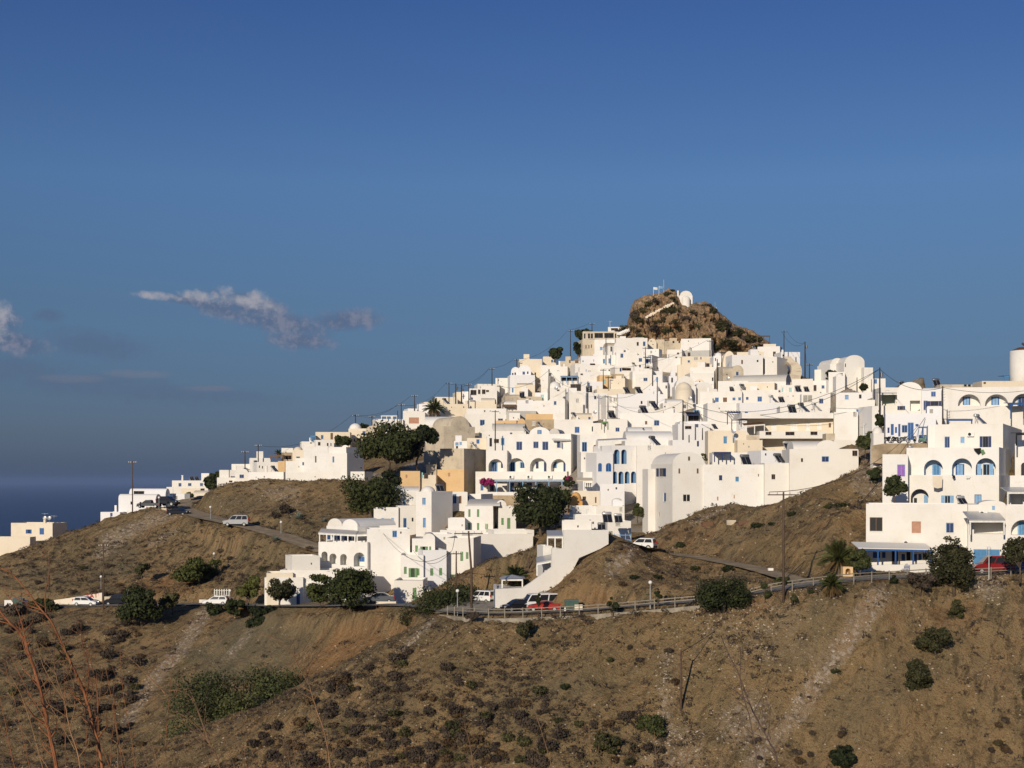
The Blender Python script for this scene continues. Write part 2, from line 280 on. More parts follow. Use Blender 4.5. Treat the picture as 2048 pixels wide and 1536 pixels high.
# world points: under the rock, the far side of the hill, the valley and the camera's own slope
cw += [(40, 425, 38), (60, 425, 37), (20, 440, 30), (70, 445, 28)]
cw += [(-20, 480, -5), (60, 490, 0), (110, 470, -5), (-80, 440, -25), (-130, 400, -45), (-170, 350, -50), (140, 340, 0), (190, 330, 5), (150, 400, -20), (230, 300, 5),
       (-170, 260, -38), (-200, 200, -60), (-120, 150, -52), (-260, 260, -80), (0, 560, -60), (100, 580, -60), (-150, 500, -110), (200, 500, -70), (-300, 350, -140), (300, 400, -30),
       (0, 120, -40), (60, 120, -40), (-60, 120, -47), (120, 125, -36), (0, 85, -52), (-90, 90, -55), (90, 85, -50), (150, 160, -14), (220, 180, 0), (180, 120, -30), (-180, 90, -62)]
cw = np.array(cw)
# merge near duplicates so the spline stays calm
keep = []
for i, p in enumerate(cw):
    if all((p[0] - cw[j][0]) ** 2 + (p[1] - cw[j][1]) ** 2 > 9 for j in keep): keep.append(i)
cw = cw[keep]
def tps_fit(P, z, lam):
    d = np.sqrt(((P[:, None] - P[None]) ** 2).sum(-1)) / 100; K = np.where(d > 0, d * d * np.log(d + 1e-12), 0) + lam * np.eye(len(P))
    A = np.hstack([np.ones((len(P), 1)), P / 100]); L = np.block([[K, A], [A.T, np.zeros((3, 3))]])
    return np.linalg.solve(L, np.concatenate([z, np.zeros(3)]))
TW = tps_fit(cw[:, :2], cw[:, 2], 0.0004)
def base_z(X, Y):
    X = np.atleast_1d(np.asarray(X, float)); Y = np.atleast_1d(np.asarray(Y, float)); out = np.empty(X.size); xf = X.ravel(); yf = Y.ravel()
    for s in range(0, X.size, 20000):
        d2 = ((xf[s:s + 20000, None] - cw[None, :, 0]) ** 2 + (yf[s:s + 20000, None] - cw[None, :, 1]) ** 2) / 1e4
        K = np.where(d2 > 0, 0.5 * d2 * np.log(d2 + 1e-12), 0)
        out[s:s + 20000] = K @ TW[:-3] + TW[-3] + TW[-2] * xf[s:s + 20000] / 100 + TW[-1] * yf[s:s + 20000] / 100
    return out.reshape(X.shape)
xs = np.concatenate([np.arange(-420, -135, 15.0), np.arange(-135, 150, 0.42), np.arange(150, 420, 15.0)])
ys = np.concatenate([np.arange(-30, 12, 3.0), np.arange(12, 120, 6.0), np.arange(120, 134, 1.0), np.arange(134, 200, 0.34), np.arange(200, 320, 0.7), np.arange(320, 460, 1.4), np.arange(460, 900, 16.0)])
GX, GY = np.meshgrid(xs, ys)
GZ = base_z(GX, GY)
# near side of the valley: the ledge the photographer stands on, then a drop
near = np.interp(GY, [-30, -5, 9, 12, 40, 85], [2.0, -1.6, -2.4, -5.0, -30, -50])
t = np.clip((GY - 80) / 40, 0, 1); t = t * t * (3 - 2 * t)
GZ = near * (1 - t) + GZ * t
def off_edge(X, Y, Z):
    fall = np.maximum(0, Y - 470) * 0.5 + np.maximum(0, -X - 180) * 0.5
    return np.maximum(Z, -300) - fall
GZ = off_edge(GX, GY, GZ)
def vnoise(X, Y, sc, seed):
    r = np.random.default_rng(seed).random((256, 256)); x = X / sc; y = Y / sc
    xi = np.floor(x).astype(int); yi = np.floor(y).astype(int); fx = x - xi; fy = y - yi
    fx = fx * fx * (3 - 2 * fx); fy = fy * fy * (3 - 2 * fy)
    g = lambda a, b: r[a % 256, b % 256]
    return (g(xi, yi) * (1 - fx) + g(xi + 1, yi) * fx) * (1 - fy) + (g(xi, yi + 1) * (1 - fx) + g(xi + 1, yi + 1) * fx) * fy
def fbm(X, Y, sc, seed, oct=4, gain=0.5):
    a, s, o, tot = 1.0, sc, np.zeros_like(X), 0
    for k in range(oct):
        o += a * (vnoise(X + 13 * k, Y - 7 * k, s, seed + k) - 0.5); tot += a; a *= gain; s /= 2.03
    return o / tot
# nothing rises above the ridge line behind the town, and the far side falls away
_sx = [-400, 0, 200, 270, 330, 416, 430, 500, 560, 600, 700, 750, 850, 900, 1000, 1080, 1160, 1235, 1300, 1500, 1560, 1600, 1640, 1700, 1760, 1900, 2048, 2600]
_sy = [1100, 1096, 1045, 1030, 1018, 1000, 985, 955, 935, 915, 885, 870, 832, 812, 790, 748, 712, 700, 700, 705, 722, 750, 772, 785, 795, 830, 815, 800]
_rx = [0, 430, 600, 800, 1000, 1300, 1560, 1700, 2048]; _ry = [300, 325, 340, 362, 385, 425, 410, 330, 268]
_px = CX + F * GX / np.maximum(GY, 1); _lim = (HY - np.interp(_px, _sx, _sy)) / F * GY; _yr = np.interp(_px, _rx, _ry)
_cap = _lim - 0.35 * np.maximum(GY - _yr, 0) - 0.2; _far = (GY > np.minimum(_yr - 30, 320)) | ((_px > 1850) & (GY > 238))
GZ = np.where(_far, np.minimum(GZ, _cap), GZ)
GZ0 = GZ.copy()
def interp_grid(G):
    def f(x, y):
        i = int(np.clip(np.searchsorted(xs, x) - 1, 0, len(xs) - 2)); j = int(np.clip(np.searchsorted(ys, y) - 1, 0, len(ys) - 2))
        fx = (x - xs[i]) / (xs[i + 1] - xs[i]); fy = (y - ys[j]) / (ys[j + 1] - ys[j])
        return float((G[j, i] * (1 - fx) + G[j, i + 1] * fx) * (1 - fy) + (G[j + 1, i] * (1 - fx) + G[j + 1, i + 1] * fx) * fy)
    return f
zt = interp_grid(GZ0)
_YS = np.concatenate([np.arange(125, 240, 0.25), np.arange(240, 455, 0.5)])
def hitY(px, py, G=None):
    """distance at which the line of sight through (px, py) first meets the ground (nearest approach when it misses)"""
    f = zt; best = None; u = (px - CX) / F; v = (HY - py) / F; prev = None
    for Y in _YS:
        g = f(u * Y, Y) - v * Y
        if g >= 0:
            return Y if prev is None else Y - (Y - prev[0]) * g / (g - prev[1] + 1e-9)
        if Y > 150 and (best is None or g > best[1]): best = (Y, g)
        prev = (Y, g)
    return best[0]
def ground(px, py):
    Y = hitY(px, py); X = (px - CX) / F * Y; return Vector((X, Y, zt(X, Y)))
# roads: flat-cut strips following the slope
def catmull(P, n=8):
    out = []; P = [P[0]] + P + [P[-1]]
    for i in range(1, len(P) - 2):
        for k in range(n):
            t = k / n; a, b, c, d = P[i - 1], P[i], P[i + 1], P[i + 2]
            out.append(0.5 * ((2 * b) + (c - a) * t + (2 * a - 5 * b + 4 * c - d) * t * t + (3 * b - a - 3 * c + d) * t ** 3))
    out.append(P[-2]); return out
ROADS = {}
def road_line(name, pts, width):
    P = catmull([px2w(*p) for p in pts], 10); ROADS[name] = (P, width)
road_line('asphalt_road', [(2350, 1138, 169), (2048, 1142, 168), (1940, 1147, 167.5), (1830, 1152, 166.5), (1690, 1160, 163), (1567, 1176, 162.5), (1480, 1191, 163.5), (1390, 1202, 165), (1300, 1209, 167), (1200, 1218, 170), (1100, 1223, 172.5),
           (1000, 1226, 175.5), (930, 1224, 180), (850, 1212, 191), (760, 1209, 198.5), (680, 1211, 205), (560, 1211, 217), (430, 1208, 232), (300, 1209, 236), (170, 1211, 238), (60, 1211, 243), (-120, 1211, 252)], 4.4)
road_line('side_road', [(915, 1228, 180), (955, 1208, 184), (975, 1196, 190), (985, 1188, 196)], 7.0)
road_line('dirt_road', [(655, 1104, 236), (600, 1084, 242), (560, 1070, 248), (480, 1049, 258), (420, 1036, 268), (385, 1025, 281), (360, 1014, 291), (372, 1003, 300), (400, 994, 306)], 4.6)
road_line('dirt_track', [(1222, 1082, 188.5), (1245, 1087, 191), (1290, 1099, 198.5), (1340, 1107, 201), (1400, 1115, 198), (1450, 1124, 193), (1500, 1134, 186), (1560, 1150, 176), (1610, 1165, 168)], 3.2)
MX = (GX > -140) & (GX < 155) & (GY > 130) & (GY < 330)
ii = np.argwhere(MX); PXY = np.stack([GX[MX], GY[MX]], 1)
RD = np.full(GX.shape, 99.0)
for name, (P, wd) in ROADS.items():
    pa = np.array([[p.x, p.y, p.z] for p in P]); bd = np.full(len(PXY), 1e9); bz = np.zeros(len(PXY))
    for a, b in zip(pa[:-1], pa[1:]):
        ab = b[:2] - a[:2]; L = (ab ** 2).sum() + 1e-9; t = np.clip(((PXY - a[:2]) @ ab) / L, 0, 1)
        d = np.sqrt(((PXY - a[:2] - t[:, None] * ab) ** 2).sum(1)); m = d < bd
        bd = np.where(m, d, bd); bz = np.where(m, a[2] + t * (b[2] - a[2]), bz)
    k = np.clip(1 - (bd - wd / 2 - 0.5) / 2.2, 0, 1); k = k * k * (3 - 2 * k)
    cur = GZ[MX]; GZ[MX] = cur * (1 - k) + (bz - 0.06) * k
    RD[MX] = np.minimum(RD[MX], bd - wd / 2)
PADS = []   # level pads cut for houses get filled in later (x, y, radius)
rdamp = np.clip((RD - 0.2) / 2.5, 0, 1)
open_ = np.clip((GY - 125) / 10, 0, 1)
# erosion: gullies running with the fall, lumps and small rubble
lumpw = fbm(GX, GY, 14, 91, 3) * 9; _s = GX - GY * 0.75; _t = (GY + GX * .75) * 0.42
gul = -np.abs(fbm(_s + lumpw, _t, 15.0, 11, 3, .45)) * 2 + .35 + fbm(_s, _t * 1.6, 5.0, 15, 3) * .3
lump = fbm(GX, GY, 3.2, 21, 4, 0.6)
big = fbm(GX, GY, 22, 31, 3)
GZ = GZ + rdamp * open_ * (gul * 2.6 * np.clip((260 - GY) / 50, .25, 1) + lump * 1.45 + big * 1.6 * np.clip((300 - GY) / 60, 0, 1))
fine = rng.random(GX.shape) - 0.5
GZ = GZ + rdamp * open_ * fine * 0.13
_px = CX + F * GX / np.maximum(GY, 1)
for nm_ in ('asphalt_road', 'dirt_track', 'dirt_road'):          # banks below a road never rise above its outer edge
    pp = np.array([(CX + F * q.x / q.y, HY - F * (q.z - .1) / (q.y - ROADS[nm_][1] / 2), q.y) for q in ROADS[nm_][0]]); pp = pp[np.argsort(pp[:, 0])]
    ry = np.interp(_px, pp[:, 0], pp[:, 1], left=-1, right=-1); rY = np.interp(_px, pp[:, 0], pp[:, 2]); w2 = ROADS[nm_][1] / 2
    mk = (ry > 0) & (GY < rY - w2 - .3) & (GY > rY - 16); dz = np.clip((rY - w2 - .3 - GY) / 6, 0, 1)
    GZ = np.where(mk, np.minimum(GZ, (HY - (ry + .5 + 8 * dz)) / F * GY - np.clip(dz * 3, 0, 1) * (np.abs(lump) * 2.2 + np.abs(fbm(GX, GY, 7, 888, 4, .6)) * 2.5)), GZ)
zt = interp_grid(GZ)
# soil attributes: r scree, g ochre soil, b town paving, a dry grass
UX = CX + F * GX / np.maximum(GY, 1); VY = HY - F * GZ / np.maximum(GY, 1)
wob = fbm(GX, GY, 5, 77, 4, 0.6) * 2
def linem(pts, wpx, y0=0, y1=999):
    m = np.zeros(GX.shape)
    for (a, b), (c, d) in zip(pts[:-1], pts[1:]):
        ab = np.array((c - a, d - b), float); L = (ab ** 2).sum(); t = np.clip(((UX - a) * ab[0] + (VY - b) * ab[1]) / L, 0, 1)
        dd = np.hypot(UX - a - t * ab[0], VY - b - t * ab[1]) / wpx + wob * 0.7; m = np.maximum(m, np.clip(1.35 - dd, 0, 1))
    return m * ((GY > y0) & (GY < y1))
def ell(px, py, rx, ry, rot=0, y0=0, y1=999, soft=0.6):
    c, s = math.cos(R(rot)), math.sin(R(rot)); dx = UX - px; dy = -(VY - py)
    d = np.hypot((dx * c + dy * s) / rx, (dy * c - dx * s) / ry) + wob * 0.8
    return np.clip((1 + soft / 2 - d) / soft, 0, 1) * ((GY > y0) & (GY < y1))
def mx(*a):
    o = a[0]
    for b in a[1:]: o = np.maximum(o, b)
    return o
scree = mx(linem([(412, 1225), (370, 1290), (300, 1370), (255, 1440)], 14, 175, 240), linem([(1760, 1190), (1700, 1270), (1640, 1360), (1580, 1440), (1500, 1536)], 20) * .8,
           linem([(868, 1240), (800, 1304)], 7, 0, 190), ell(1500, 1430, 60, 60, 60) * 0.6, linem([(1335, 1310), (1330, 1480)], 22) * 0.5, ell(1975, 1150, 45, 40) * 0.9, ell(1350, 1500, 60, 50) * 0.5,
           linem([(1262, 1106), (1225, 1140)], 12, 0, 215), linem([(350, 1020), (215, 1080)], 16, 230, 300) * 0.8, linem([(300, 1030), (200, 1110)], 14, 230, 300) * 0.6, linem([(350, 1060), (300, 1090)], 8) * 0.6,
           ell(560, 985, 60, 22, -8, 250, 300) * 0.6, linem([(1720, 915), (1600, 945), (1500, 990), (1380, 1050)], 8, 190, 240) * 0.6, ell(1740, 930, 35, 40, 0, 190, 240) * 0.8,
           linem([(500, 1265), (460, 1310)], 10, 190, 230) * 0.6, ell(1500, 1260, 130, 90, 20, 140, 165) * 0.32, linem([(545, 955), (740, 950)], 8, 270, 300) * 0.4)
ochre = mx(ell(700, 1310, 110, 55, 30, 175, 215), ell(820, 1270, 70, 40, 20, 180, 215) * 0.8, linem([(760, 1230), (640, 1360)], 30, 175, 215) * 0.7, ell(1160, 1180, 30, 60, 60, 170, 200) * 0.5, linem([(1640, 1250), (1600, 1300)], 0.1),
           linem([(1745, 1200), (1680, 1290)], 12, 0, 160) * 0.9, ell(330, 1165, 60, 25, 0, 236, 262) * 0.6, ell(1010, 1130, 50, 30, 30, 205, 240) * 0.5, ell(650, 1235, 150, 16, 0, 205, 225) * 0.5, ell(780, 970, 60, 25, 30, 260, 300) * 0.5)
dryg = mx(ell(1700, 980, 90, 60, -30, 180, 235) * 0.8, ell(1560, 1100, 120, 20, -8, 170, 200) * 0.8, ell(600, 975, 180, 22, 0, 260, 300) * 0.9, ell(1150, 1180, 60, 60, 0, 175, 200) * 0.4, ell(1000, 1500, 300, 60, 0, 140, 160) * 0.3,
          ell(1800, 1450, 250, 80, 0, 140, 160) * 0.45, ell(1450, 1330, 420, 110, 0, 140, 165) * 0.5, ell(1000, 1330, 160, 80, 0, 140, 168) * 0.4, ell(60, 1180, 120, 25, 0, 236, 262) * 0.5, ell(1430, 1000, 100, 25, 25, 200, 240) * 0.6)
town = np.zeros(GX.shape)
grys = mx(ell(500, 1290, 130, 60, 30, 190, 235), ell(60, 1180, 90, 40, 0, 236, 270) * .8, ell(230, 1120, 60, 50, 40, 240, 285) * .7, ell(1080, 1390, 130, 50, 20, 140, 165) * .7, ell(1600, 1260, 90, 50, 30, 140, 165) * .6, ell(1760, 1400, 120, 60, 30, 140, 165) * .6, ell(1500, 1090, 60, 40, 0, 180, 215) * .5, ell(480, 1005, 80, 25, 0, 255, 300) * .6, ell(1000, 1150, 40, 30, 20, 205, 235) * .7)

# ---------------------------------------------------------------- houses
FOOT = []
def solve_w(P0, dx, dy, u):     # width along (dx,dy) from P0 so that the end is seen at u = X/Y
    return (u * P0[1] - P0[0]) / (dx - u * dy)
def arch_pts(x0, x1, y0, y1, n=10, pointed=1.0):
    """window outline in face coords (s, z), bottom-left first, round head"""
    r = (x1 - x0) / 2; hr = min(r * pointed, (y1 - y0) * 0.9); zc = y1 - hr; c = (x0 + x1) / 2
    pts = [(x0, y0), (x1, y0)]
    for k in range(n + 1):
        q = math.pi * k / n; pts.append((c + r * math.cos(q), zc + hr * math.sin(q)))
    return pts
def face_mesh(mb, O, D, N, outline, holes, mi=0, trims=None):
    """outline and holes in (s,z); O origin, D unit along, N outward normal. holes: (pts, depth)"""
    P3 = lambda s, z, d=0: Vector((O[0] + D[0] * s - N[0] * d, O[1] + D[1] * s - N[1] * d, z))
    loops = [outline] + [h[0] for h in holes]
    vs = [P3(*p) for lp in loops for p in lp]
    tris = tessellate_polygon([[Vector((p[0], p[1], 0)) for p in lp] for lp in loops])
    nrm = Vector((N[0], N[1], 0)); fs = []
    for t in tris:
        a, b, c = (vs[i] for i in t)
        fs.append(t if (b - a).cross(c - a).dot(nrm) > 0 else t[::-1])
    mb.add(vs, fs, mi)
    for h in holes:
        pts, dep = h[0], h[1]; tm = h[2] if len(h) > 2 else mi; n = len(pts)
        v = [P3(*p) for p in pts] + [P3(p[0], p[1], dep) for p in pts]
        mb.add(v, [(i, (i + 1) % n, n + (i + 1) % n, n + i) for i in range(n)], tm)
        bt = tessellate_polygon([[Vector((p[0], p[1], 0)) for p in pts]])
        mb.add(v[n:], [tuple(t) for t in bt], mi)
def H(label, x0, x1, yt, yb, wins="", a=0.0, d=6.5, v=(), c='w', Y=None, name='house', cat='house', par=True, sx=None, trim=None, cut=None, sink=True, group=None, dY=0, roofc=None, parent=None, ybr=None):
    xm = (x0 + x1) / 2
    if a == 0 and sx is None and sink and par and (Y or 0) > 285: a = ((x0 * 7 + yt * 3) % 23) - 11 - math.degrees(math.atan(((x0 + x1) / 2 - CX) / F)) * .8
    Ym = Y if Y is not None else hitY(xm, yb) + dY
    ca, sa = math.cos(R(a)), math.sin(R(a))
    # front line passes through the middle of the facade at distance Ym
    Pm = np.array(((xm - CX) / F * Ym, Ym)); Dv = np.array((ca, sa))
    u0, u1 = (x0 - CX) / F, (x1 - CX) / F
    s0, s1 = solve_w(Pm, ca, sa, u0), solve_w(Pm, ca, sa, u1)
    P0 = Pm + Dv * s0; W = s1 - s0
    B = np.array((-sa, ca))                                   # back direction
    if sx is not None:
        C0 = P0 if sx < x0 else P0 + Dv * W
        d = abs(solve_w(C0, B[0], B[1], (sx - CX) / F)); d = min(max(d, 1.5), 30)
    ztop = (HY - yt) / F * Ym; zbf = (HY - yb) / F * Ym
    P1 = P0 + Dv * W; P2 = P1 + B * d; P3 = P0 + B * d
    zb = zbf
    if sink:
        zb = min([zbf] + [zt(p[0], p[1]) for p in (P0, P1, (P0 + P1) / 2)]) - 0.35
    zb = min(zb, ztop - 1.0)
    zbb = zb
    cx_, cy_ = (P0 + P2) / 2; FOOT.append((cx_, cy_, max(W, d) / 2 + 2.2))
    root = empty(name, (Pm[0], Pm[1], zb)) if parent is None else parent
    if parent is None: tag(root, label, cat, group)
    faces = [(P0, Dv, (sa, -ca), W, 'f'), (P3, -B, (-ca, -sa), d, 'l'), (P1, B, (ca, sa), d, 'r'), (P2, -Dv, (-sa, ca), W, 'b')]
    holes = {k: [] for k in 'flrb'}; later = []
    def tof(face, px, py, back=0.0):
        O, D_, N_, Wd, k = face; O = O - np.array(N_) * back
        s = solve_w(O, D_[0], D_[1], (px - CX) / F); Yp = O[1] + D_[1] * s
        return s, (HY - py) / F * Yp
    def pick(px):
        for k in ((0, 2) if a <= 0 else (0, 1)) + ((2,) if a > 0 else (1,)):
            s, _ = tof(faces[k], px, yt)
            if -0.02 <= s <= faces[k][3] + 0.02: return faces[k]
        return faces[0]
    specs = []
    for tok in [t_.strip() for t_ in wins.split(';') if t_.strip()]:
        q = tok.split(); code = q[0]; wx0, wx1, wy0, wy1 = [float(z) for z in q[1:5]]
        if wy0 and wy1: specs.append((code, wx0, wx1, wy0, wy1))
    for code, wx0, wx1, wy0, wy1 in specs:
        back = 0.0; opn = False; arch = False; deep = 0.16
        door = code[-1].isupper() and not code.startswith('A')
        face = pick((wx0 + wx1) / 2)
        if code.startswith('@'): back = float(2.0); code = code[1:]
        if code.startswith('o'): opn = True; code = code[1:]
        if code.startswith('A'): arch = True; deep = 2.0; code = code[1:]
        if code.startswith('R'): deep = 1.6; code = code[1:]; arch = None
        if code.startswith('^'): arch = 'w'; code = code[1:]
        pc = code.lower() if code else None
        sA, zA = tof(face, wx0, wy1, back); sB, zB = tof(face, wx1, wy0, back)
        if back == 0:
            sA = max(sA, 0.06); sB = min(sB, face[3] - 0.06)
        if sB - sA < 0.12: continue
        tz = ztop - 0.06
        O, D_, N_, Wd, k = face
        P = lambda s, z, off, O=O, D_=D_, N_=N_: Vector((O[0] + D_[0] * s + N_[0] * off, O[1] + D_[1] * s + N_[1] * off, z))
        if arch in (True, None):
            pts = arch_pts(sA, sB, zA, min(zB, tz), 12) if arch else [(sA, zA), (sB, zA), (sB, min(zB, tz)), (sA, min(zB, tz))]
            holes[k].append((pts, deep, 1 if trim else 0)); continue
        shape = arch_pts(sA, sB, zA, zB, 8) if arch == 'w' else [(sA, zA), (sB, zA), (sB, zB), (sA, zB)]
        inwall = back == 0 and zB < tz and zA > zb + 0.02
        if inwall: holes[k].append((shape, deep)); off = -deep + 0.02
        elif back: off = -back + 0.03
        else: off = 0.03
        later.append((shape, P, off, pc, door, opn, sA, sB, zA, zB, inwall))
    if not specs and sink and W > 2.2 and name == 'house':          # small dark vents that plain walls have
        rr = random.Random(int(x0 * 13 + yt * 7))
        for _ in range(rr.choice((1, 2, 2, 3) if W > 4 else (1, 1, 2))):
            sA = W * rr.uniform(.12, .85); zA = ztop - rr.uniform(.7, 1.6); hw = rr.uniform(.14, .3) if rr.random() < .6 else rr.uniform(.45, .75)
            if sA + hw < W - .1 and zA > zb + .3:
                O, D_, N_, Wd, k = faces[0]; P = lambda s, z, off, O=O, D_=D_, N_=N_: Vector((O[0] + D_[0] * s + N_[0] * off, O[1] + D_[1] * s + N_[1] * off, z))
                if any(abs(sA - q[6]) < .7 for q in later): continue
                shp = [(sA, zA), (sA + hw, zA), (sA + hw, zA + hw * 1.4), (sA, zA + hw * 1.4)]; holes['f'].append((shp, .16)); later.append((shp, P, -.14, rr.choice('kkny' if hw < .4 else 'bhkyw'), False, False, sA, sA + hw, zA, zA + hw * 1.4, True))
    mb = MB(); tmi = 1 if trim else 0
    for (O, D_, N_, Wd, k) in faces:
        if k == 'f' or k == 'b' or not cut: out = [(0, zb), (Wd, zb), (Wd, ztop), (0, ztop)]
        else: out = [(0, zb), (Wd, zb), (Wd, ztop), (0, ztop)]
        face_mesh(mb, O, D_, N_, out, holes[k])
    # roof slab inside a low parapet
    c4 = [P0, P1, P2, P3]; ctr = (P0 + P2) / 2
    t_ = 0.22; inn = [p + (Dv * (t_ if i in (0, 3) else -t_)) + (B * (t_ if i in (0, 1) else -t_)) for i, p in enumerate(c4)]
    pd = 0.35 if par else 0.02
    vs = [Vector((p[0], p[1], ztop)) for p in c4] + [Vector((p[0], p[1], ztop)) for p in inn] + [Vector((p[0], p[1], ztop - pd)) for p in inn]
    mb.add(vs, [(i, (i + 1) % 4, 4 + (i + 1) % 4, 4 + i) for i in range(4)] + [(4 + i, 4 + (i + 1) % 4, 8 + (i + 1) % 4, 8 + i) for i in range(4)] + [(8, 9, 10, 11)])
    mats = [M[c]] + ([M['P' + trim]] if trim else [])
    mb.build('wall', mats, root, world=True)
    if name == 'house' and sink and par and W > 3.2 and d > 4 and not v and Ym > 285:
        rr = random.Random(int(x1 * 11 + yb)); q = rr.random()
        if q < .62:
            hw, hh_, nm_ = (.45, rr.uniform(.7, 1.3), 'chimney') if q < .3 else (rr.uniform(1.2, 2.2), rr.uniform(.8, 1.7), 'stair_head')
            s0_ = rr.uniform(.1, W - hw - .1); b0_ = rr.uniform(d * .35, d * .6); cb_ = MB(); q0 = P0 + Dv * s0_ + B * b0_; q1 = q0 + Dv * hw
            cb_.poly_prism([Vector((*t2, ztop - .4)) for t2 in (q0, q1, q1 + B * hw, q0 + B * hw)], (0, 0, hh_ + .4)); cb_.build(nm_, M[c], root, world=True)
    for vv in v:
        kind, vx0, vx1, vy = vv[0], vv[1], vv[2], vv[3]; vc = vv[4] if len(vv) > 4 else (roofc or c); dd = vv[5] if len(vv) > 5 else d
        rb = MB(); sa_, _ = tof(faces[0], vx0, yt); sb_, _ = tof(faces[0], vx1, yt); hr = (yt - vy) / F * Ym; n = 16
        if kind == 'd':      # barrel with its round end towards us
            cxs = (sa_ + sb_) / 2; r_ = (sb_ - sa_) / 2; ring = [(cxs + r_ * math.cos(math.pi * k / n), ztop - 0.01 + hr * math.sin(math.pi * k / n)) for k in range(n + 1)]
            f3 = [Vector((*(P0 + Dv * s + B * 0.0), z)) for s, z in ring]; b3 = [Vector((*(P0 + Dv * s + B * dd), z)) for s, z in ring]
            # raised end rim
            rim = [Vector((*(P0 + Dv * (cxs + (s - cxs) * 0.93) + B * 0.3), ztop + (z - ztop) * 0.93)) for s, z in ring]
            rim0 = [Vector((*(P0 + Dv * s + B * 0.3), z)) for s, z in ring]
            b3 = [Vector((*(P0 + Dv * (cxs + (s - cxs) * 0.93) + B * dd), ztop + (z - ztop) * 0.93)) for s, z in ring]
            m_ = n + 1; rb.add(f3 + rim0 + rim + b3, [(i, i + 1, m_ + i + 1, m_ + i) for i in range(n)] + [(m_ + i, m_ + i + 1, 2 * m_ + i + 1, 2 * m_ + i) for i in range(n)] + [(2 * m_ + i, 2 * m_ + i + 1, 3 * m_ + i + 1, 3 * m_ + i) for i in range(n)] + [tuple(range(m_))[::-1], tuple(range(3 * m_, 4 * m_))])
        elif kind == 'x':    # barrel running along the front
            ring = [(dd / 2 - dd / 2 * math.cos(math.pi * k / n), ztop - 0.01 + hr * math.sin(math.pi * k / n)) for k in range(n + 1)]
            f3 = [Vector((*(P0 + Dv * sa_ + B * q), z)) for q, z in ring]; b3 = [Vector((*(P0 + Dv * sb_ + B * q), z)) for q, z in ring]; m_ = n + 1
            rb.add(f3 + b3, [(i, m_ + i, m_ + i + 1, i + 1) for i in range(n)] + [tuple(range(m_)), tuple(range(m_, 2 * m_))[::-1]])
        elif kind == 'o':    # dome
            cc = P0 + Dv * (sa_ + sb_) / 2 + B * min(d / 2, (sb_ - sa_) / 2); r_ = (sb_ - sa_) / 2; K = 14; rings = 7; vs = []; fs = []
            for i in range(rings):
                q = math.pi / 2 * i / rings
                for k in range(K): vs.append(Vector((cc[0] + r_ * math.cos(q) * math.cos(2 * math.pi * k / K), cc[1] + r_ * math.cos(q) * math.sin(2 * math.pi * k / K), ztop - 0.02 + hr * math.sin(q))))
            vs.append(Vector((cc[0], cc[1], ztop + hr)))
            for i in range(rings - 1):
                for k in range(K): fs.append((i * K + k, i * K + (k + 1) % K, (i + 1) * K + (k + 1) % K, (i + 1) * K + k))
            for k in range(K): fs.append(((rings - 1) * K + k, (rings - 1) * K + (k + 1) % K, rings * K))
            rb.add(vs, fs)
        elif kind == 'b':    # block standing on the roof (upper storey, stair head, parapet step)
            q0 = P0 + Dv * sa_ + B * 0.5; q1 = P0 + Dv * sb_ + B * 0.5; q2 = q1 + B * (dd - 1); q3 = q0 + B * (dd - 1)
            rb.poly_prism([Vector((*q, ztop - 0.3)) for q in (q0, q1, q2, q3)], (0, 0, hr + 0.3))
        o = rb.build('roof' if kind != 'b' else 'upper_block', M[vc], root, world=True, smooth=False)
        if kind != 'b':
            me = o.data; bmm = bmesh.new(); bmm.from_mesh(me)
            for fc in bmm.faces: fc.smooth = len(fc.verts) <= 4
            for e in bmm.edges:
                if len(e.link_faces) == 2 and e.calc_face_angle(0) > 0.6: e.smooth = False
            bmm.to_mesh(me); bmm.free()
    for shape, P, off, pc, door, opn, sA, sB, zA, zB, inwall in later:
        if not pc: continue
        wpx = (sB - sA); leafc = pc
        nm = 'door' if door else 'window'
        pane = pc
        b1 = MB(); th = 0.04
        b1.poly_prism([P(s, z, off) for s, z in shape], P(0, 0, th) - P(0, 0, 0))
        if opn: wo = b1.build(nm, M['Pd'], root, world=True)
        else: wo = b1.build(nm, M['P' + pane], root, world=True)
        # leaf joint and frame
        fm = MB(); fw = 0.07
        def bar(s_a, s_b, z_a, z_b, o0, t0):
            fm.poly_prism([P(s_a, z_a, o0), P(s_b, z_a, o0), P(s_b, z_b, o0), P(s_a, z_b, o0)], P(0, 0, t0) - P(0, 0, 0))
        if wpx > 0.55:
            e = off + th
            if pane in 'dyk' or opn:
                mid = (sA + sB) / 2; bar(mid - .04, mid + .04, zA, zB, e, .03); bar(sA, sA + fw, zA, zB, e, .03); bar(sB - fw, sB, zA, zB, e, .03); bar(sA, sB, zB - .07, zB + .001, e, .031); fcol = 'Pw' if pane != 'k' else 'Pn'
                if opn: fcol = 'P' + pane
            else:
                mid = (sA + sB) / 2; bar(mid - .025, mid + .025, zA + .05, zB - .05, e, .015)
                if True:
                    bar(sA - (.0 if inwall else .1), sA + .07, zA, zB, e, .02); bar(sB - .07, sB + (.0 if inwall else .1), zA, zB, e, .02); bar(sA + .07, sB - .07, zB - .08, zB, e, .02)
                fcol = {'b': 'Pl', 'h': 'Pl', 's': 'Pl', 'l': 'Ph', 'g': 'Pw', 'p': 'Pl', 'n': 'Pn', 't': 'Pw', 'w': 'Pw', 'x': 'Px'}.get(pane, 'Pw')
            fm.build('frame', M[fcol], wo)
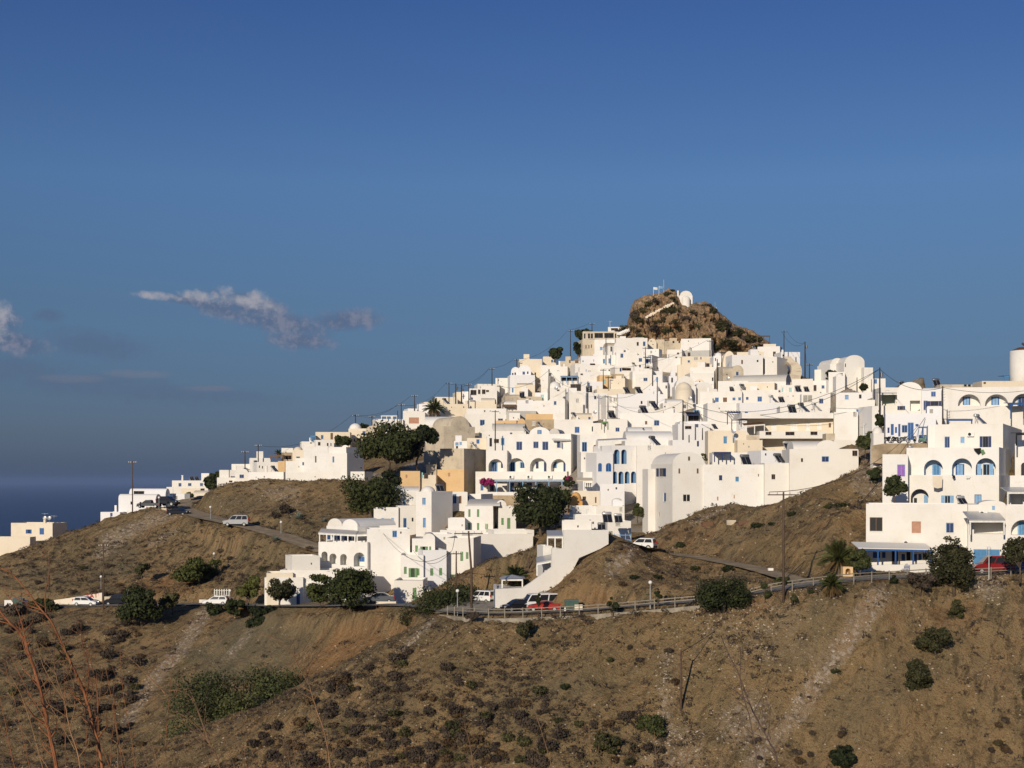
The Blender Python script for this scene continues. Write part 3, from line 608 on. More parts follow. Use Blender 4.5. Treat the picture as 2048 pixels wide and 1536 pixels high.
        if inwall and not door and wpx > 0.5:
            sl = MB(); sl.poly_prism([P(sA - .08, zA - .09, -0.05), P(sB + .08, zA - .09, -0.05), P(sB + .08, zA - .01, -0.05), P(sA - .08, zA - .01, -0.05)], P(0, 0, .14) - P(0, 0, 0))
            sl.build('sill', M['w'], wo)
        if opn:
            lw = max(0.35, (sB - sA) * 0.55)
            for q0, q1 in ((sA - lw, sA - .02), (sB + .02, sB + lw)):
                sh = MB(); sh.poly_prism([P(q0, zA, .01), P(q1, zA, .01), P(q1, zB, .01), P(q0, zB, .01)], P(0, 0, .05) - P(0, 0, 0)); sh.build('shutter', M['P' + pane], root, world=True)
    info = dict(root=root, P0=P0, D=Dv, B=B, W=W, d=d, zt=ztop, zb=zb, Y=Ym, faces=faces, tof=tof)
    return info

# ---------------------------------------------------------------- vegetation
def leafmat(name, cols, rough=0.7, trans=0.0):
    m = bpy.data.materials.new(name); m.use_nodes = True; b = NB(m.node_tree); p = b.n['Principled BSDF']
    g = b.new('ShaderNodeNewGeometry').outputs['Position']; oi = b.new('ShaderNodeObjectInfo').outputs['Random']
    n = b.noise(g, 1.1, 4, 0.65); n2 = b.noise(g, 7.0, 2, 0.5)
    f = b.m('ADD', b.m('MULTIPLY', n, 0.75), b.m('MULTIPLY', n2, 0.35)); f = b.m('ADD', f, b.m('MULTIPLY', b.m('SUBTRACT', oi, 0.5), 0.3))
    k = len(cols); b.l.new(b.ramp(f, [(0.3 + 0.5 * i / (k - 1), c) for i, c in enumerate(cols)]), p.inputs[0])
    p.inputs['Roughness'].default_value = rough; p.inputs['Specular IOR Level'].default_value = 0.2
    return m
M['pine'] = leafmat('pine_needles', [(0.014, 0.020, 0.007), (0.050, 0.060, 0.016), (0.120, 0.118, 0.032)])
M['dark'] = leafmat('dark_foliage', [(0.010, 0.015, 0.006), (0.030, 0.038, 0.012), (0.072, 0.078, 0.025)])
M['olive'] = leafmat('grey_green_foliage', [(0.024, 0.025, 0.011), (0.056, 0.054, 0.021), (0.105, 0.095, 0.038)])
M['thorn'] = leafmat('brown_thorn_foliage', [(0.036, 0.028, 0.021), (0.072, 0.054, 0.040), (0.118, 0.088, 0.060)], 0.9)
M['scrubg'] = leafmat('gully_foliage', [(0.026, 0.032, 0.012), (0.060, 0.068, 0.025), (0.11, 0.115, 0.042)])
M['thornr'] = leafmat('russet_thorn_foliage', [(0.050, 0.033, 0.018), (0.095, 0.060, 0.031), (0.145, 0.095, 0.048)], 0.9)
M['agave'] = leafmat('agave_leaf', [(0.09, 0.13, 0.11), (0.14, 0.19, 0.16), (0.2, 0.25, 0.2)], 0.5)
M['palm'] = leafmat('palm_frond', [(0.04, 0.05, 0.015), (0.08, 0.09, 0.03), (0.14, 0.13, 0.05)], 0.5)
M['dryf'] = leafmat('dry_frond', [(0.14, 0.09, 0.04), (0.22, 0.15, 0.07), (0.3, 0.2, 0.1)], 0.8)
M['bark'] = pbr('bark', (0.11, 0.08, 0.055), 0.9, var=0.35, vs=5)
M['magenta'] = pbr('magenta_bracts', (0.30, 0.02, 0.12), 0.7, var=0.3, vs=6)
def cloud_leaves(lobes, n, size, seed, shell=0.35, flat=1.0, droop=0.0):
    """n small leaf clumps spread through ellipsoid lobes (cx,cy,cz,rx,ry,rz)"""
    r = np.random.default_rng(seed); vol = np.array([l[3] * l[4] * l[5] for l in lobes]) ** 0.7; vol /= vol.sum()
    idx = r.choice(len(lobes), n, p=vol); L = np.array(lobes)[idx]
    dirv = r.normal(size=(n, 3)); dirv /= np.linalg.norm(dirv, axis=1)[:, None]
    rad = 1 - shell * r.random(n) ** 1.5 * 1.6; rad = np.clip(rad, 0.1, 1.12) * (1 + 0.10 * r.normal(size=n))
    c = L[:, :3] + dirv * rad[:, None] * L[:, 3:6]
    nr = dirv + r.normal(size=(n, 3)) * 0.55; nr /= np.linalg.norm(nr, axis=1)[:, None]
    tv = np.cross(nr, r.normal(size=(n, 3))); tv /= np.linalg.norm(tv, axis=1)[:, None]; bv = np.cross(nr, tv)
    s = size * (0.6 + 0.8 * r.random(n))[:, None]
    a = c - tv * s - bv * s * 0.45; b2 = c + tv * s * 0.9 - bv * s * 0.3; d2 = c + bv * s * 0.75 + nr * s * 0.25; e2 = c - tv * s * 0.4 + bv * s * 0.9
    V = np.stack([a, b2, d2, e2], 1).reshape(-1, 3); Fc = np.arange(n * 4).reshape(-1, 4)
    return V, Fc
def np_mesh(name, V, Fc, mat):
    me = bpy.data.meshes.new(name); nf, k = Fc.shape
    me.vertices.add(len(V)); me.vertices.foreach_set('co', np.asarray(V, np.float32).ravel())
    me.loops.add(nf * k); me.loops.foreach_set('vertex_index', Fc.astype(np.int32).ravel())
    me.polygons.add(nf); me.polygons.foreach_set('loop_start', np.arange(0, nf * k, k, dtype=np.int32)); me.polygons.foreach_set('loop_total', np.full(nf, k, np.int32))
    me.update(calc_edges=True); me.materials.append(mat); return me
def link_me(name, me, parent=None, loc=(0, 0, 0), rz=0, sc=1.0):
    o = bpy.data.objects.new(name, me); COL.objects.link(o); o.parent = parent; o.location = loc; o.rotation_euler = (0, 0, rz)
    o.scale = (sc, sc, sc) if not isinstance(sc, tuple) else sc; return o
def rand_lobes(seed, w, h, base, k, spread=0.82, squash=0.8, cone=0.0):
    r = random.Random(seed); out = []; k = int(k * 1.5)
    for i in range(k):
        q = r.uniform(0, 6.283); rr = math.sqrt(r.random()) * spread * w / 2; t = r.random()
        z = base + (h - base) * (0.18 + 0.68 * t); lim = (1 - 0.45 * abs(t - 0.4)) * (1 - cone * max(0, t - .15)) * r.uniform(.8, 1.15)
        s = r.uniform(0.14, 0.28) * w * lim
        out.append((math.cos(q) * rr * lim, math.sin(q) * rr * lim, z, s, s * 0.95, min(s * squash, (h - base) * 0.42)))
    return out
def tree(label, px, pyb, wpx, hpx, mat='dark', n=2600, leaf=0.26, trunk=0.22, name='tree', cat='tree', k=12, seed=None, Y=None, crown0=None, group=None, squash=0.8, lean=0, dY=0, shell=0.35, cone=0.0):
    p = ground(px, pyb) if Y is None else px2w(px, pyb, Y)
    if dY: p = px2w(px, pyb, p.y + dY)
    sc = p.y / F; w_, h_ = wpx * sc, hpx * sc; seed = seed or int(px * 7 + pyb)
    root = empty(name, p); tag(root, label, cat, group)
    cb = h_ * (trunk if crown0 is None else crown0); lobes = rand_lobes(seed, w_, h_, cb, k, squash=squash, cone=cone)
    lobes = [(a + lean * (c / h_), b, c, d, e, f) for a, b, c, d, e, f in lobes]
    V, Fc = cloud_leaves(lobes, n, leaf * max(0.7, sc / 0.075), seed, shell=shell)
    link_me('crown', np_mesh('crown', V, Fc, M[mat]), root)
    r = random.Random(seed); mb = MB(); r0 = max(0.06, w_ * 0.03); fork = max(cb * 1.05, h_ * 0.22)
    mb.tube([(0, 0, -0.6), (r.uniform(-.1, .1) * w_ * .3, 0, fork * 0.55), (lean * .2, 0, fork)], [r0 * 1.3, r0, r0 * 0.85], 7)
    for l in lobes[:8]:
        m_ = ((l[0]) * .45, l[1] * .45, fork + (l[2] - fork) * .45); mb.tube([(lean * .2, 0, fork * 0.92), m_, (l[0] * .9, l[1] * .9, l[2])], [r0 * .7, r0 * .45, r0 * .15], 5)
    mb.build('trunk', M['bark'], root, smooth=True); return root
SHRUB_ME = {}
def shrub_mesh(kind, i):
    key = (kind, i)
    if key not in SHRUB_ME:
        r = random.Random(i * 31 + hash(kind) % 1000 if False else i * 31 + sum(map(ord, kind)))
        lob = [(0, 0, .34, .5, .5, .38)] + [(r.uniform(-.35, .35), r.uniform(-.35, .35), r.uniform(.2, .5), r.uniform(.2, .34), r.uniform(.2, .34), r.uniform(.18, .3)) for _ in range(5)]
        V, Fc = cloud_leaves(lob, 420, 0.075, i + 5, shell=0.3); V[:, 2] = np.maximum(V[:, 2], -0.1)
        SHRUB_ME[key] = np_mesh('shrub_foliage', V, Fc, M[kind])
    return SHRUB_ME[key]
def shrub(px, py, wpx, kind='thorn', label=None, group=None, hs=0.75, name='thorn_shrub', cat='shrub'):
    p = ground(px, py); s = wpx * p.y / F
    o = link_me(name, shrub_mesh(kind, random.randrange(7)), None, (p.x, p.y, p.z - 0.05 * s), random.uniform(0, 6.28), (s, s, s * hs * random.uniform(.8, 1.2)))
    tag(o, label, cat, group); return o
def blade(mb, base, dirh, L, wd, up, droop, n=5, mi=0):
    """a curved tapering leaf"""
    d = Vector((math.cos(dirh), math.sin(dirh), 0)); sd = Vector((-d.y, d.x, 0)); vs = []
    for i in range(n + 1):
        t = i / n; c = Vector(base) + d * (L * t * math.cos(up) ) + Vector((0, 0, L * (math.sin(up) * t - droop * t * t))); w_ = wd * (1 - t ** 1.5) + 0.01
        vs += [c - sd * w_, c + Vector((0, 0, -w_ * .4)), c + sd * w_]
    fs = []
    for i in range(n):
        b = i * 3; fs += [(b, b + 1, b + 4, b + 3), (b + 1, b + 2, b + 5, b + 4)]
    mb.add(vs, fs, mi)
def agave(label, px, py, wpx, group=None):
    p = ground(px, py); s = wpx * p.y / F / 2; mb = MB(); r = random.Random(px)
    for i in range(34): blade(mb, (0, 0, 0.0), i * 2.4, s * r.uniform(.8, 1.1), 0.09 * s + .03, R(r.uniform(15, 80)), r.uniform(.02, .25))
    o = mb.build('agave', M['agave'], None, loc=p); tag(o, label, 'agave', group)
def palm(label, px, pyb, wpx, hpx, trunk=0.4, Y=None, dry=0.15, n=44, group=None):
    p = ground(px, pyb) if Y is None else px2w(px, pyb, Y); sc = p.y / F; w_, h_ = wpx * sc / 2, hpx * sc; root = empty('palm_tree', p); tag(root, label, 'palm tree', group)
    th = h_ * trunk; r = random.Random(px); mb = MB(); mb.tube([(0, 0, -.5), (0, 0, th * .5), (0, 0, th)], [0.32, .24, .27], 8); mb.build('trunk', M['bark'], root)
    for nm, mt, cnt, lo, hi in (('crown', 'palm', n, -5, 82), ('dry_fronds', 'dryf', int(n * dry * 2) + 4, -60, -15)):
        mb = MB()
        for i in range(cnt):
            dh = i * 2.399 + r.uniform(-.2, .2); up = R(r.uniform(lo, hi)); L = w_ * r.uniform(.85, 1.15) * (1.0 if nm == 'crown' else .75); dr = 0.35 * math.cos(up) + .1
            blade(mb, (0, 0, th), dh, L, 0.10, up, dr, 6)
            d = Vector((math.cos(dh), math.sin(dh), 0)); sd = Vector((-d.y, d.x, 0))
            for k in range(2, 13):                       # leaflets along the rib
                t = k / 13; c = Vector((0, 0, th)) + d * (L * t * math.cos(up)) + Vector((0, 0, L * (math.sin(up) * t - dr * t * t)))
                ll = L * .26 * (1 - abs(t - .45) * .9)
                for sg in (-1, 1):
                    e = c + sd * sg * ll * .75 + d * ll * .55 - Vector((0, 0, ll * .3)); q = d * .13 + Vector((0, 0, .05)); mb.add([c - q, c + q, e], [(0, 1, 2)])
        mb.build(nm, M[mt], root)
    return root
# ---------------------------------------------------------------- street furniture and roof gear
POLES = {}
def pole(key, label, px, pyt, pyb, mat='wood', Y=None, arms='t', gY=0, lean=0.0, group='wooden utility poles', r=0.15):
    p = ground(px, pyb) if Y is None else px2w(px, pyb, Y)
    if gY: p = px2w(px, pyb, p.y + gY)
    h = (pyb - pyt) * p.y / F; root = empty('utility_pole', p); tag(root, label, 'utility pole', group)
    mb = MB(); mb.tube([(0, 0, -2.5), (0, 0, h * .5), (lean, 0, h)], [r, r * .85, r * .62], 8); mb.build('shaft', M[mat], root, smooth=True)
    tops = [Vector((lean, 0, h - .25))]
    def arm(z, L, off=0.0):
        m = MB(); m.box((lean + off, -.12, z), (L, .1, .12)); ao = m.build('crossarm', M[mat], root)
        ins = MB()
        for k in (-.45, -.2, .2, .45): ins.tube([(lean + off + k * L, -.12, z + .05), (lean + off + k * L, -.12, z + .3)], [.05, .035], 6)
        ins.build('insulators', M['metal'], ao); tops[:] = [Vector((lean + off + k * L, -.12, z + .3)) for k in (-.45, 0, .45)]
    if arms == 't': arm(h - .35, 1.5)
    if arms == 'T': arm(h - .3, 3.4)
    if arms == 's':       # stack of side brackets
        m = MB()
        for i in range(5): m.box((lean + .22, 0, h - .5 - i * .42), (.4, .05, .05)); m.tube([(lean + .4, 0, h - .5 - i * .42), (lean + .4, 0, h - .28 - i * .42)], .045, 5)
        m.build('brackets', M['metal'], root)
    if arms == 'b':
        m = MB(); m.tube([(lean + .35, 0, h - 1.6), (lean + .35, 0, h - .9)], .22, 8); m.build('junction_box', M['tank'], root)
    POLES[key] = (p, [p + t_ for t_ in tops]); return root
def cable(label, a, b, sag=1.2, r=0.035, k=0, rb=None):
    A = POLES[a][1][min(k, len(POLES[a][1]) - 1)] if isinstance(a, str) else Vector(a)
    B_ = POLES[b][1][min(k, len(POLES[b][1]) - 1)] if isinstance(b, str) else Vector(b)
    pts = [A.lerp(B_, i / 14) - Vector((0, 0, sag * 4 * (i / 14) * (1 - i / 14))) for i in range(15)]
    mb = MB(); mb.tube(pts, r, 4); o = mb.build('overhead_cable', M['wire'], None); tag(o, label, 'cable', 'overhead power cables'); return o
def lamp(label, px, pyt, pyb, Y=None):
    p = ground(px, pyb) if Y is None else px2w(px, pyb, Y); h = (pyb - pyt) * p.y / F
    root = empty('street_lamp', p); tag(root, label, 'street lamp', 'globe street lamps'); mb = MB(); mb.tube([(0, 0, -.5), (0, 0, h - .25)], [.07, .045], 8); mb.build('post', M['metal'], root)
    bmm = bmesh.new(); bmesh.ops.create_uvsphere(bmm, u_segments=12, v_segments=8, radius=.22); me = bpy.data.meshes.new('globe'); bmm.to_mesh(me); bmm.free(); me.materials.append(M['Pw'])
    me.polygons.foreach_set('use_smooth', [True] * len(me.polygons)); link_me('globe', me, root, (0, 0, h - .1))
def heater(label, px, py, wpx=22, Y=200, rz=0, tank='tank', flip=1, h=None):
    """roof solar water heater: tilted collector, tank lying on a lattice stand; (px,py) is the foot"""
    p = px2w(px, py, Y); root = empty('solar_water_heater', p, R(rz)); tag(root, label, 'solar water heater', 'solar water heaters on the roofs')
    s = min(max(wpx * Y / F / 2.0, .55), 1.5); m = MB(); rot = Matrix.Rotation(R(42), 3, 'X') ; m.box((-.0 * s, -.55 * s, .62 * s), (1.5 * s, 1.75 * s, .09), rot); pn = m.build('collector', M['collector'], root)
    m = MB(); 
    for k in (-.75, 0, .75): m.box((k * s, -.55 * s, .62 * s + .0), (.05, 1.78 * s, .12), rot)
    m.build('collector_frame', M['metal'], pn)
    m = MB(); L = .78 * s; n = 12; m.tube([(-L, .25 * s, 1.42 * s), (-L + .08, .25 * s, 1.42 * s), (L - .08, .25 * s, 1.42 * s), (L, .25 * s, 1.42 * s)], [.2 * s, .28 * s, .28 * s, .2 * s], n); m.build('tank', M[tank], root, smooth=True)
    m = MB()
    for k in (-.55, .55):
        for a, b in (((k * s, .25 * s, 1.2 * s), (k * s, .25 * s, -.1)), ((k * s, .1 * s, 1.2 * s), (k * s, -1.1 * s, -.05)), ((k * s, .25 * s, 0.1), (-k * s, .25 * s, 1.15 * s))): m.tube([a, b], .035, 4)
    m.build('stand', M['metal'], root); return root
def wallpos(info, px, py, off=0.0, face=0):
    s, z = info['tof'](info['faces'][face], px, py); O, D_, N_, W_, k = info['faces'][face]
    return Vector((O[0] + D_[0] * s + N_[0] * off, O[1] + D_[1] * s + N_[1] * off, z)), math.atan2(D_[1], D_[0])
def aircon(label, info, px, py, wpx=12):
    p, rz = wallpos(info, px, py, .05); root = empty('air_conditioner', p, rz); tag(root, label, 'air conditioner', 'wall air conditioners')
    w_ = min(max(wpx * p.y / F, .8), 1.1); m = MB(); m.box((0, -.2, .3), (w_, .34, .6)); m.build('casing', M['Pw'], root)
    m = MB(); m.tube([(-.14, -.372, .3), (-.14, -.385, .3)], .22, 14); m.build('fan', M['Pd'], root)
    m = MB(); m.box((-.3, -.17, -.02), (.05, .4, .04)); m.box((.3, -.17, -.02), (.05, .4, .04)); m.build('bracket', M['metal'], root)
def dish(label, px, py, Y, s=.55, rz=160):
    p = px2w(px, py, Y); root = empty('satellite_dish', p, R(rz - 160)); tag(root, label, 'satellite dish', 'satellite dishes'); m = MB(); m.tube([(0, 0, -.1), (0, 0, .9)], .03, 5); m.build('mast', M['metal'], root)
    m = MB(); K = 14; vs = [Vector((0, 0, 0))]
    for q, dz in ((.5, .04), (1, .15)):
        for k in range(K): a = 2 * math.pi * k / K; vs.append(Vector((q * s * math.cos(a), q * s * math.sin(a), dz * s * 2)))
    rot = Matrix.Rotation(R(62), 3, 'X'); vs = [rot @ v_ + Vector((0, -.08, .95)) for v_ in vs]
    fs = [(0, 1 + k, 1 + (k + 1) % K) for k in range(K)] + [(1 + k, 1 + K + k, 1 + K + (k + 1) % K, 1 + (k + 1) % K) for k in range(K)]; m.add(vs, fs); m.build('reflector', M['tankl'], root)
def aerial(label, px, pyt, pyb, Y):
    p = px2w(px, pyb, Y); h = (pyb - pyt) * Y / F; m = MB(); m.tube([(0, 0, -.2), (0, 0, h)], .035, 5); m.box((0, 0, h * .93), (1.3, .04, .04))
    for k in range(6): m.box((-.6 + k * .22, 0, h * .93), (.03, .7, .03))
    o = m.build('roof_aerial', M['metal'], None, loc=p); tag(o, label, 'aerial', 'roof aerials')
def canopy(label, x0, x1, yt, yb, Y, dep=2.5, roof='Pw', post='Pl', nposts=3, slope=0.25, slats=False, name='porch_canopy', cat='canopy', thick=.1, beam=True, drop=0.0):
    """flat or leaning roof on posts in front of a wall; (x0,x1) at its front edge, yt roof front edge, yb foot"""
    A = px2w(x0, yt, Y); Bp = px2w(x1, yt + drop, Y); h = (yb - yt) * Y / F; L = (Bp - A).length; root = empty(name, A - Vector((0, 0, h))); tag(root, label, cat)
    dx = (Bp - A).normalized(); m = MB(); o0 = Vector((0, 0, h))
    if slats:
        n = max(4, int(L / .45))
        for i in range(n + 1): m.poly_prism([o0 + dx * (L * i / n) + Vector(q) for q in ((0, -.2, 0), (.12, -.2, 0), (.12, dep, slope), (0, dep, slope))], (0, 0, thick))
    else:
        m.poly_prism([o0 + Vector((0, -.15, 0)), o0 + dx * L + Vector((0, -.15, 0)), o0 + dx * L + Vector((0, dep, slope)), o0 + Vector((0, dep, slope))], (0, 0, thick))
    m.build('roof', M[roof], root)
    if beam: m = MB(); m.poly_prism([o0 + Vector((0, -.1, -.22)), o0 + dx * L + Vector((0, -.1, -.22)), o0 + dx * L + Vector((0, .06, -.22)), o0 + Vector((0, .06, -.22))], (0, 0, .215)); m.build('beam', M[post], root)
    for i in range(nposts):
        t = (i / (nposts - 1)) if nposts > 1 else .5; b = dx * (L * (.03 + .94 * t)); m = MB(); m.box((b.x, .0, h / 2 - .15 + b.z), (.16, .16, h - .1)); m.build('post', M[post], root)
    return root
def lowwall(label, pts, hpx, th=.35, mat='w', name='garden_wall', cat='wall', group=None, Ys=None, sink=1.2, hs=None):
    """wall following the ground through image points given at its foot"""
    P = [ground(*p[:2]) if len(p) == 2 else px2w(*p) for p in pts]; m = MB(); vs = []; n = len(P); o = P[0].copy()
    for i, p in enumerate(P):
        t_ = (P[min(i + 1, n - 1)] - P[max(i - 1, 0)]); nn_ = Vector((t_.y, -t_.x, 0)).normalized() * th / 2; hh = (hs[i] if hs else hpx) * p.y / F
        for a in (p - nn_ - Vector((0, 0, sink)), p + nn_ - Vector((0, 0, sink)), p + nn_ + Vector((0, 0, hh)), p - nn_ + Vector((0, 0, hh))): vs.append(a - o)
    fs = [(0, 1, 2, 3), tuple(range(4 * n - 4, 4 * n))[::-1]]
    for i in range(n - 1):
        for k in range(4): a, b = i * 4 + k, i * 4 + (k + 1) % 4; fs.append((a, a + 4, b + 4, b))
    m.add(vs, fs); ob = m.build(name, M[mat], None, loc=o); tag(ob, label, cat, group); return ob
# ---------------------------------------------------------------- cars
def carpaint(n, c): return pbr(n, c, 0.25, 0.0, spec=0.6)
M['cwhite'] = carpaint('white_car_paint', (0.78, 0.77, 0.74)); M['cblack'] = carpaint('black_car_paint', (0.012, 0.013, 0.016)); M['cred'] = carpaint('red_car_paint', (0.36, 0.02, 0.012)); M['cdred'] = carpaint('dark_red_car_paint', (0.22, 0.012, 0.014))
M['csilver'] = carpaint('silver_car_paint', (0.42, 0.42, 0.42)); M['cblue'] = carpaint('blue_car_paint', (0.02, 0.06, 0.22)); M['cgrey'] = carpaint('grey_car_paint', (0.10, 0.11, 0.12))
M['lampw'] = pbr('headlamp_glass', (0.6, 0.6, 0.6), 0.1, 0.3); M['lampr'] = pbr('tail_lamp_red', (0.4, 0.01, 0.01), 0.3)
PROF = {  # lower body outline and cabin outline (x forward, z up), per kind
 'hatch': (3.9, 1.68, [(-1.9, .3), (-1.95, .62), (-1.88, .92), (1.0, .90), (1.62, .80), (1.92, .62), (1.93, .3)], [(-1.86, .90), (-1.62, 1.38), (-1.3, 1.48), (-.1, 1.5), (.35, 1.4), (1.08, .89)]),
 'suv': (3.7, 1.66, [(-1.78, .36), (-1.84, .7), (-1.78, 1.02), (1.0, 1.0), (1.62, .92), (1.82, .7), (1.83, .36)], [(-1.78, 1.0), (-1.68, 1.48), (-1.45, 1.62), (.0, 1.64), (.35, 1.54), (.98, .98)]),
 'sedan': (4.3, 1.7, [(-2.1, .32), (-2.14, .66), (-2.05, .95), (-1.3, 1.0), (1.05, .95), (1.8, .84), (2.1, .66), (2.12, .32)], [(-1.5, .98), (-.85, 1.4), (-.4, 1.44), (.2, 1.42), (1.05, .94)]),
 'mpv': (4.2, 1.72, [(-2.0, .34), (-2.06, .75), (-2.02, 1.08), (1.0, 1.05), (1.72, .95), (2.02, .72), (2.04, .34)], [(-2.02, 1.06), (-1.92, 1.7), (-1.7, 1.82), (.25, 1.82), (.6, 1.7), (1.2, 1.03)]),
 'van': (5.4, 1.98, [(-2.6, .4), (-2.64, .8), (-2.64, 1.35), (1.65, 1.3), (2.3, 1.1), (2.66, .85), (2.68, .4)], [(-2.64, 1.33), (-2.6, 2.25), (-2.45, 2.4), (1.0, 2.4), (1.25, 2.3), (1.95, 1.22)]),
 'pickup': (4.9, 1.76, [(-2.4, .45), (-2.44, .8), (-2.42, 1.1), (.1, 1.1), (1.3, 1.08), (2.2, 1.0), (2.42, .8), (2.43, .45)], [(-.75, 1.09), (-.62, 1.66), (-.4, 1.74), (.55, 1.72), (1.35, 1.07)]),
 'roadster': (4.1, 1.74, [(-2.0, .3), (-2.04, .6), (-1.85, .88), (-.9, .92), (1.0, .86), (1.75, .74), (2.02, .55), (2.04, .3)], [(-1.35, .9), (-.85, 1.2), (-.3, 1.3), (.25, 1.26), (.95, .86)]),
}
def car(label, kind, px, py, head, paint='cwhite', Y=None, name='car', cat='car', sc=1.0, rack=False, dirty=None):
    """px,py: point on the ground under the car's middle; head: heading in degrees (0 = nose to the right)"""
    p = ground(px, py) if Y is None else px2w(px, py, Y)
    L, Wd, low, cab = PROF[kind]; root = empty(name, p, R(head)); tag(root, label, cat); root.scale = (sc,) * 3
    def skin(prof, w0, w1, z0, z1, bevel=.06):
        pts = prof; n = len(pts); vs = []
        wz = lambda z: (w0 + (w1 - w0) * min(1, max(0, (z - z0) / (z1 - z0)))) / 2
        for sg in (-1, 1):
            for x, z in pts: vs.append((x, sg * wz(z), z))
        c = (sum(x for x, z in pts) / n, sum(z for x, z in pts) / n)
        for sg in (-1, 1):
            for x, z in pts: vs.append((x + (c[0] - x) * .03, sg * (wz(z) + .05), z + (c[1] - z) * .12))
        fs = [(i, (i + 1) % n, n + (i + 1) % n, n + i) for i in range(n)]
        fs += [(i, 2 * n + i, 2 * n + (i + 1) % n, (i + 1) % n) for i in range(n)] + [(n + i, n + (i + 1) % n, 3 * n + (i + 1) % n, 3 * n + i) for i in range(n)]
        fs += [tuple(range(2 * n, 3 * n))[::-1], tuple(range(3 * n, 4 * n))]; return vs, fs
    m = MB(); zb0 = low[0][1]; zt0 = max(z for x, z in low); m.add(*skin(low, Wd, Wd - .06, zb0, zt0)); zc = max(z for x, z in cab); z0 = cab[0][1]
    m.add(*skin(cab, Wd - .12, Wd - .42 if kind != 'van' else Wd - .2, z0 - .02, zc)); m.build('body', M[paint], root, smooth=False)
    # glass: side band, windscreen, rear screen
    cx0, cx1 = cab[0][0], cab[-1][0]; wt = Wd - .42 if kind != 'van' else Wd - .2
    def yw(z): t = (z - z0 + .02) / (zc - z0 + .02); return ((Wd - .12) + (wt - Wd + .12) * t) / 2 + .055
    ga, gb = z0 + .06, zc - .13
    tail = cab[1]; front = cab[-2]
    def xat(z, a, b): t = (z - a[1]) / (b[1] - a[1] + 1e-6); return a[0] + (b[0] - a[0]) * t
    rearx = lambda z: xat(z, cab[0], cab[1]) if z <= cab[1][1] else xat(z, cab[1], cab[2])
    frontx = lambda z: xat(z, cab[-1], cab[-2])
    for sg in (-1, 1):
        x0b, x0t, x1b, x1t = rearx(ga) + .15, rearx(gb) + .14, frontx(ga) - .12, frontx(gb) - .1
        xs_ = [x0b, (x0b + x1b) / 2 - .05, x1b]; ts = [x0t, (x0t + x1t) / 2 - .05, x1t]; cuts = [(0, .44), (.49, 1)] if kind not in ('van', 'mpv') else [(0, .30), (.34, .64), (.68, 1)]
        if kind == 'pickup': cuts = [(0, 1)]
        for c0_, c1_ in cuts:
            g = MB(); q = [(x0b + (x1b - x0b) * c0_, ga), (x0b + (x1b - x0b) * c1_, ga), (x0t + (x1t - x0t) * c1_, gb), (x0t + (x1t - x0t) * c0_, gb)]
            g.poly_prism([Vector((x, sg * (yw(z) + .0), z)) for x, z in q], (0, sg * .02, 0)); g.build('side_window', M['Pd'], root)
    for nm, xf, sgn in (('windscreen', frontx, 1), ('rear_window', rearx, -1)):
        g = MB(); q = [Vector((xf(ga) + sgn * .02, -yw(ga) + .14, ga)), Vector((xf(ga) + sgn * .02, yw(ga) - .14, ga)), Vector((xf(gb) + sgn * .02, yw(gb) - .16, gb)), Vector((xf(gb) + sgn * .02, -yw(gb) + .16, gb))]
        g.poly_prism(q, (sgn * .025, 0, .01)); g.build(nm, M['Pd'], root)
    rw = .30 if kind not in ('suv', 'van', 'pickup') else .36
    for x in (L * .5 - .78, -L * .5 + .72):
        for sg in (-1, 1):
            g = MB(); yc = sg * (Wd / 2 - .05); g.tube([(x, yc - .11, rw), (x, yc + .11, rw)], rw, 16); wo = g.build('wheel', M['tire'], root)
            g = MB(); g.tube([(x, yc + sg * .10, rw), (x, yc + sg * .125, rw)], rw * .6, 12); g.build('rim', M['metal'], wo)
    for sg in (-1, 1):
        g = MB(); g.box((L / 2 - .06, sg * (Wd / 2 - .26), zt0 - .28), (.16, .34, .16)); g.build('headlight', M['lampw'], root)
        g = MB(); zl = zt0 - .22 if kind not in ('mpv', 'suv', 'hatch') else zt0 + .02; g.box((-L / 2 + .03, sg * (Wd / 2 - .13), zl), (.14, .2, .36)); g.build('tail_light', M['lampr'], root)
    g = MB(); g.box((L / 2 - .04, 0, .42), (.2, Wd - .1, .2)); g.box((-L / 2 + .04, 0, .45), (.2, Wd - .1, .22)); g.build('bumper', M['Pk'] if kind in ('suv', 'mpv', 'pickup') else M[paint], root)
    if rack:
        g = MB(); g.box((-.6, .45, zc + .07), (1.6, .05, .05)); g.box((-.6, -.45, zc + .07), (1.6, .05, .05)); g.box((-.2, 0, zc + .09), (.05, 1, .04)); g.box((-1.0, 0, zc + .09), (.05, 1, .04)); g.build('roof_rack', M['Pk'], root)
    return root
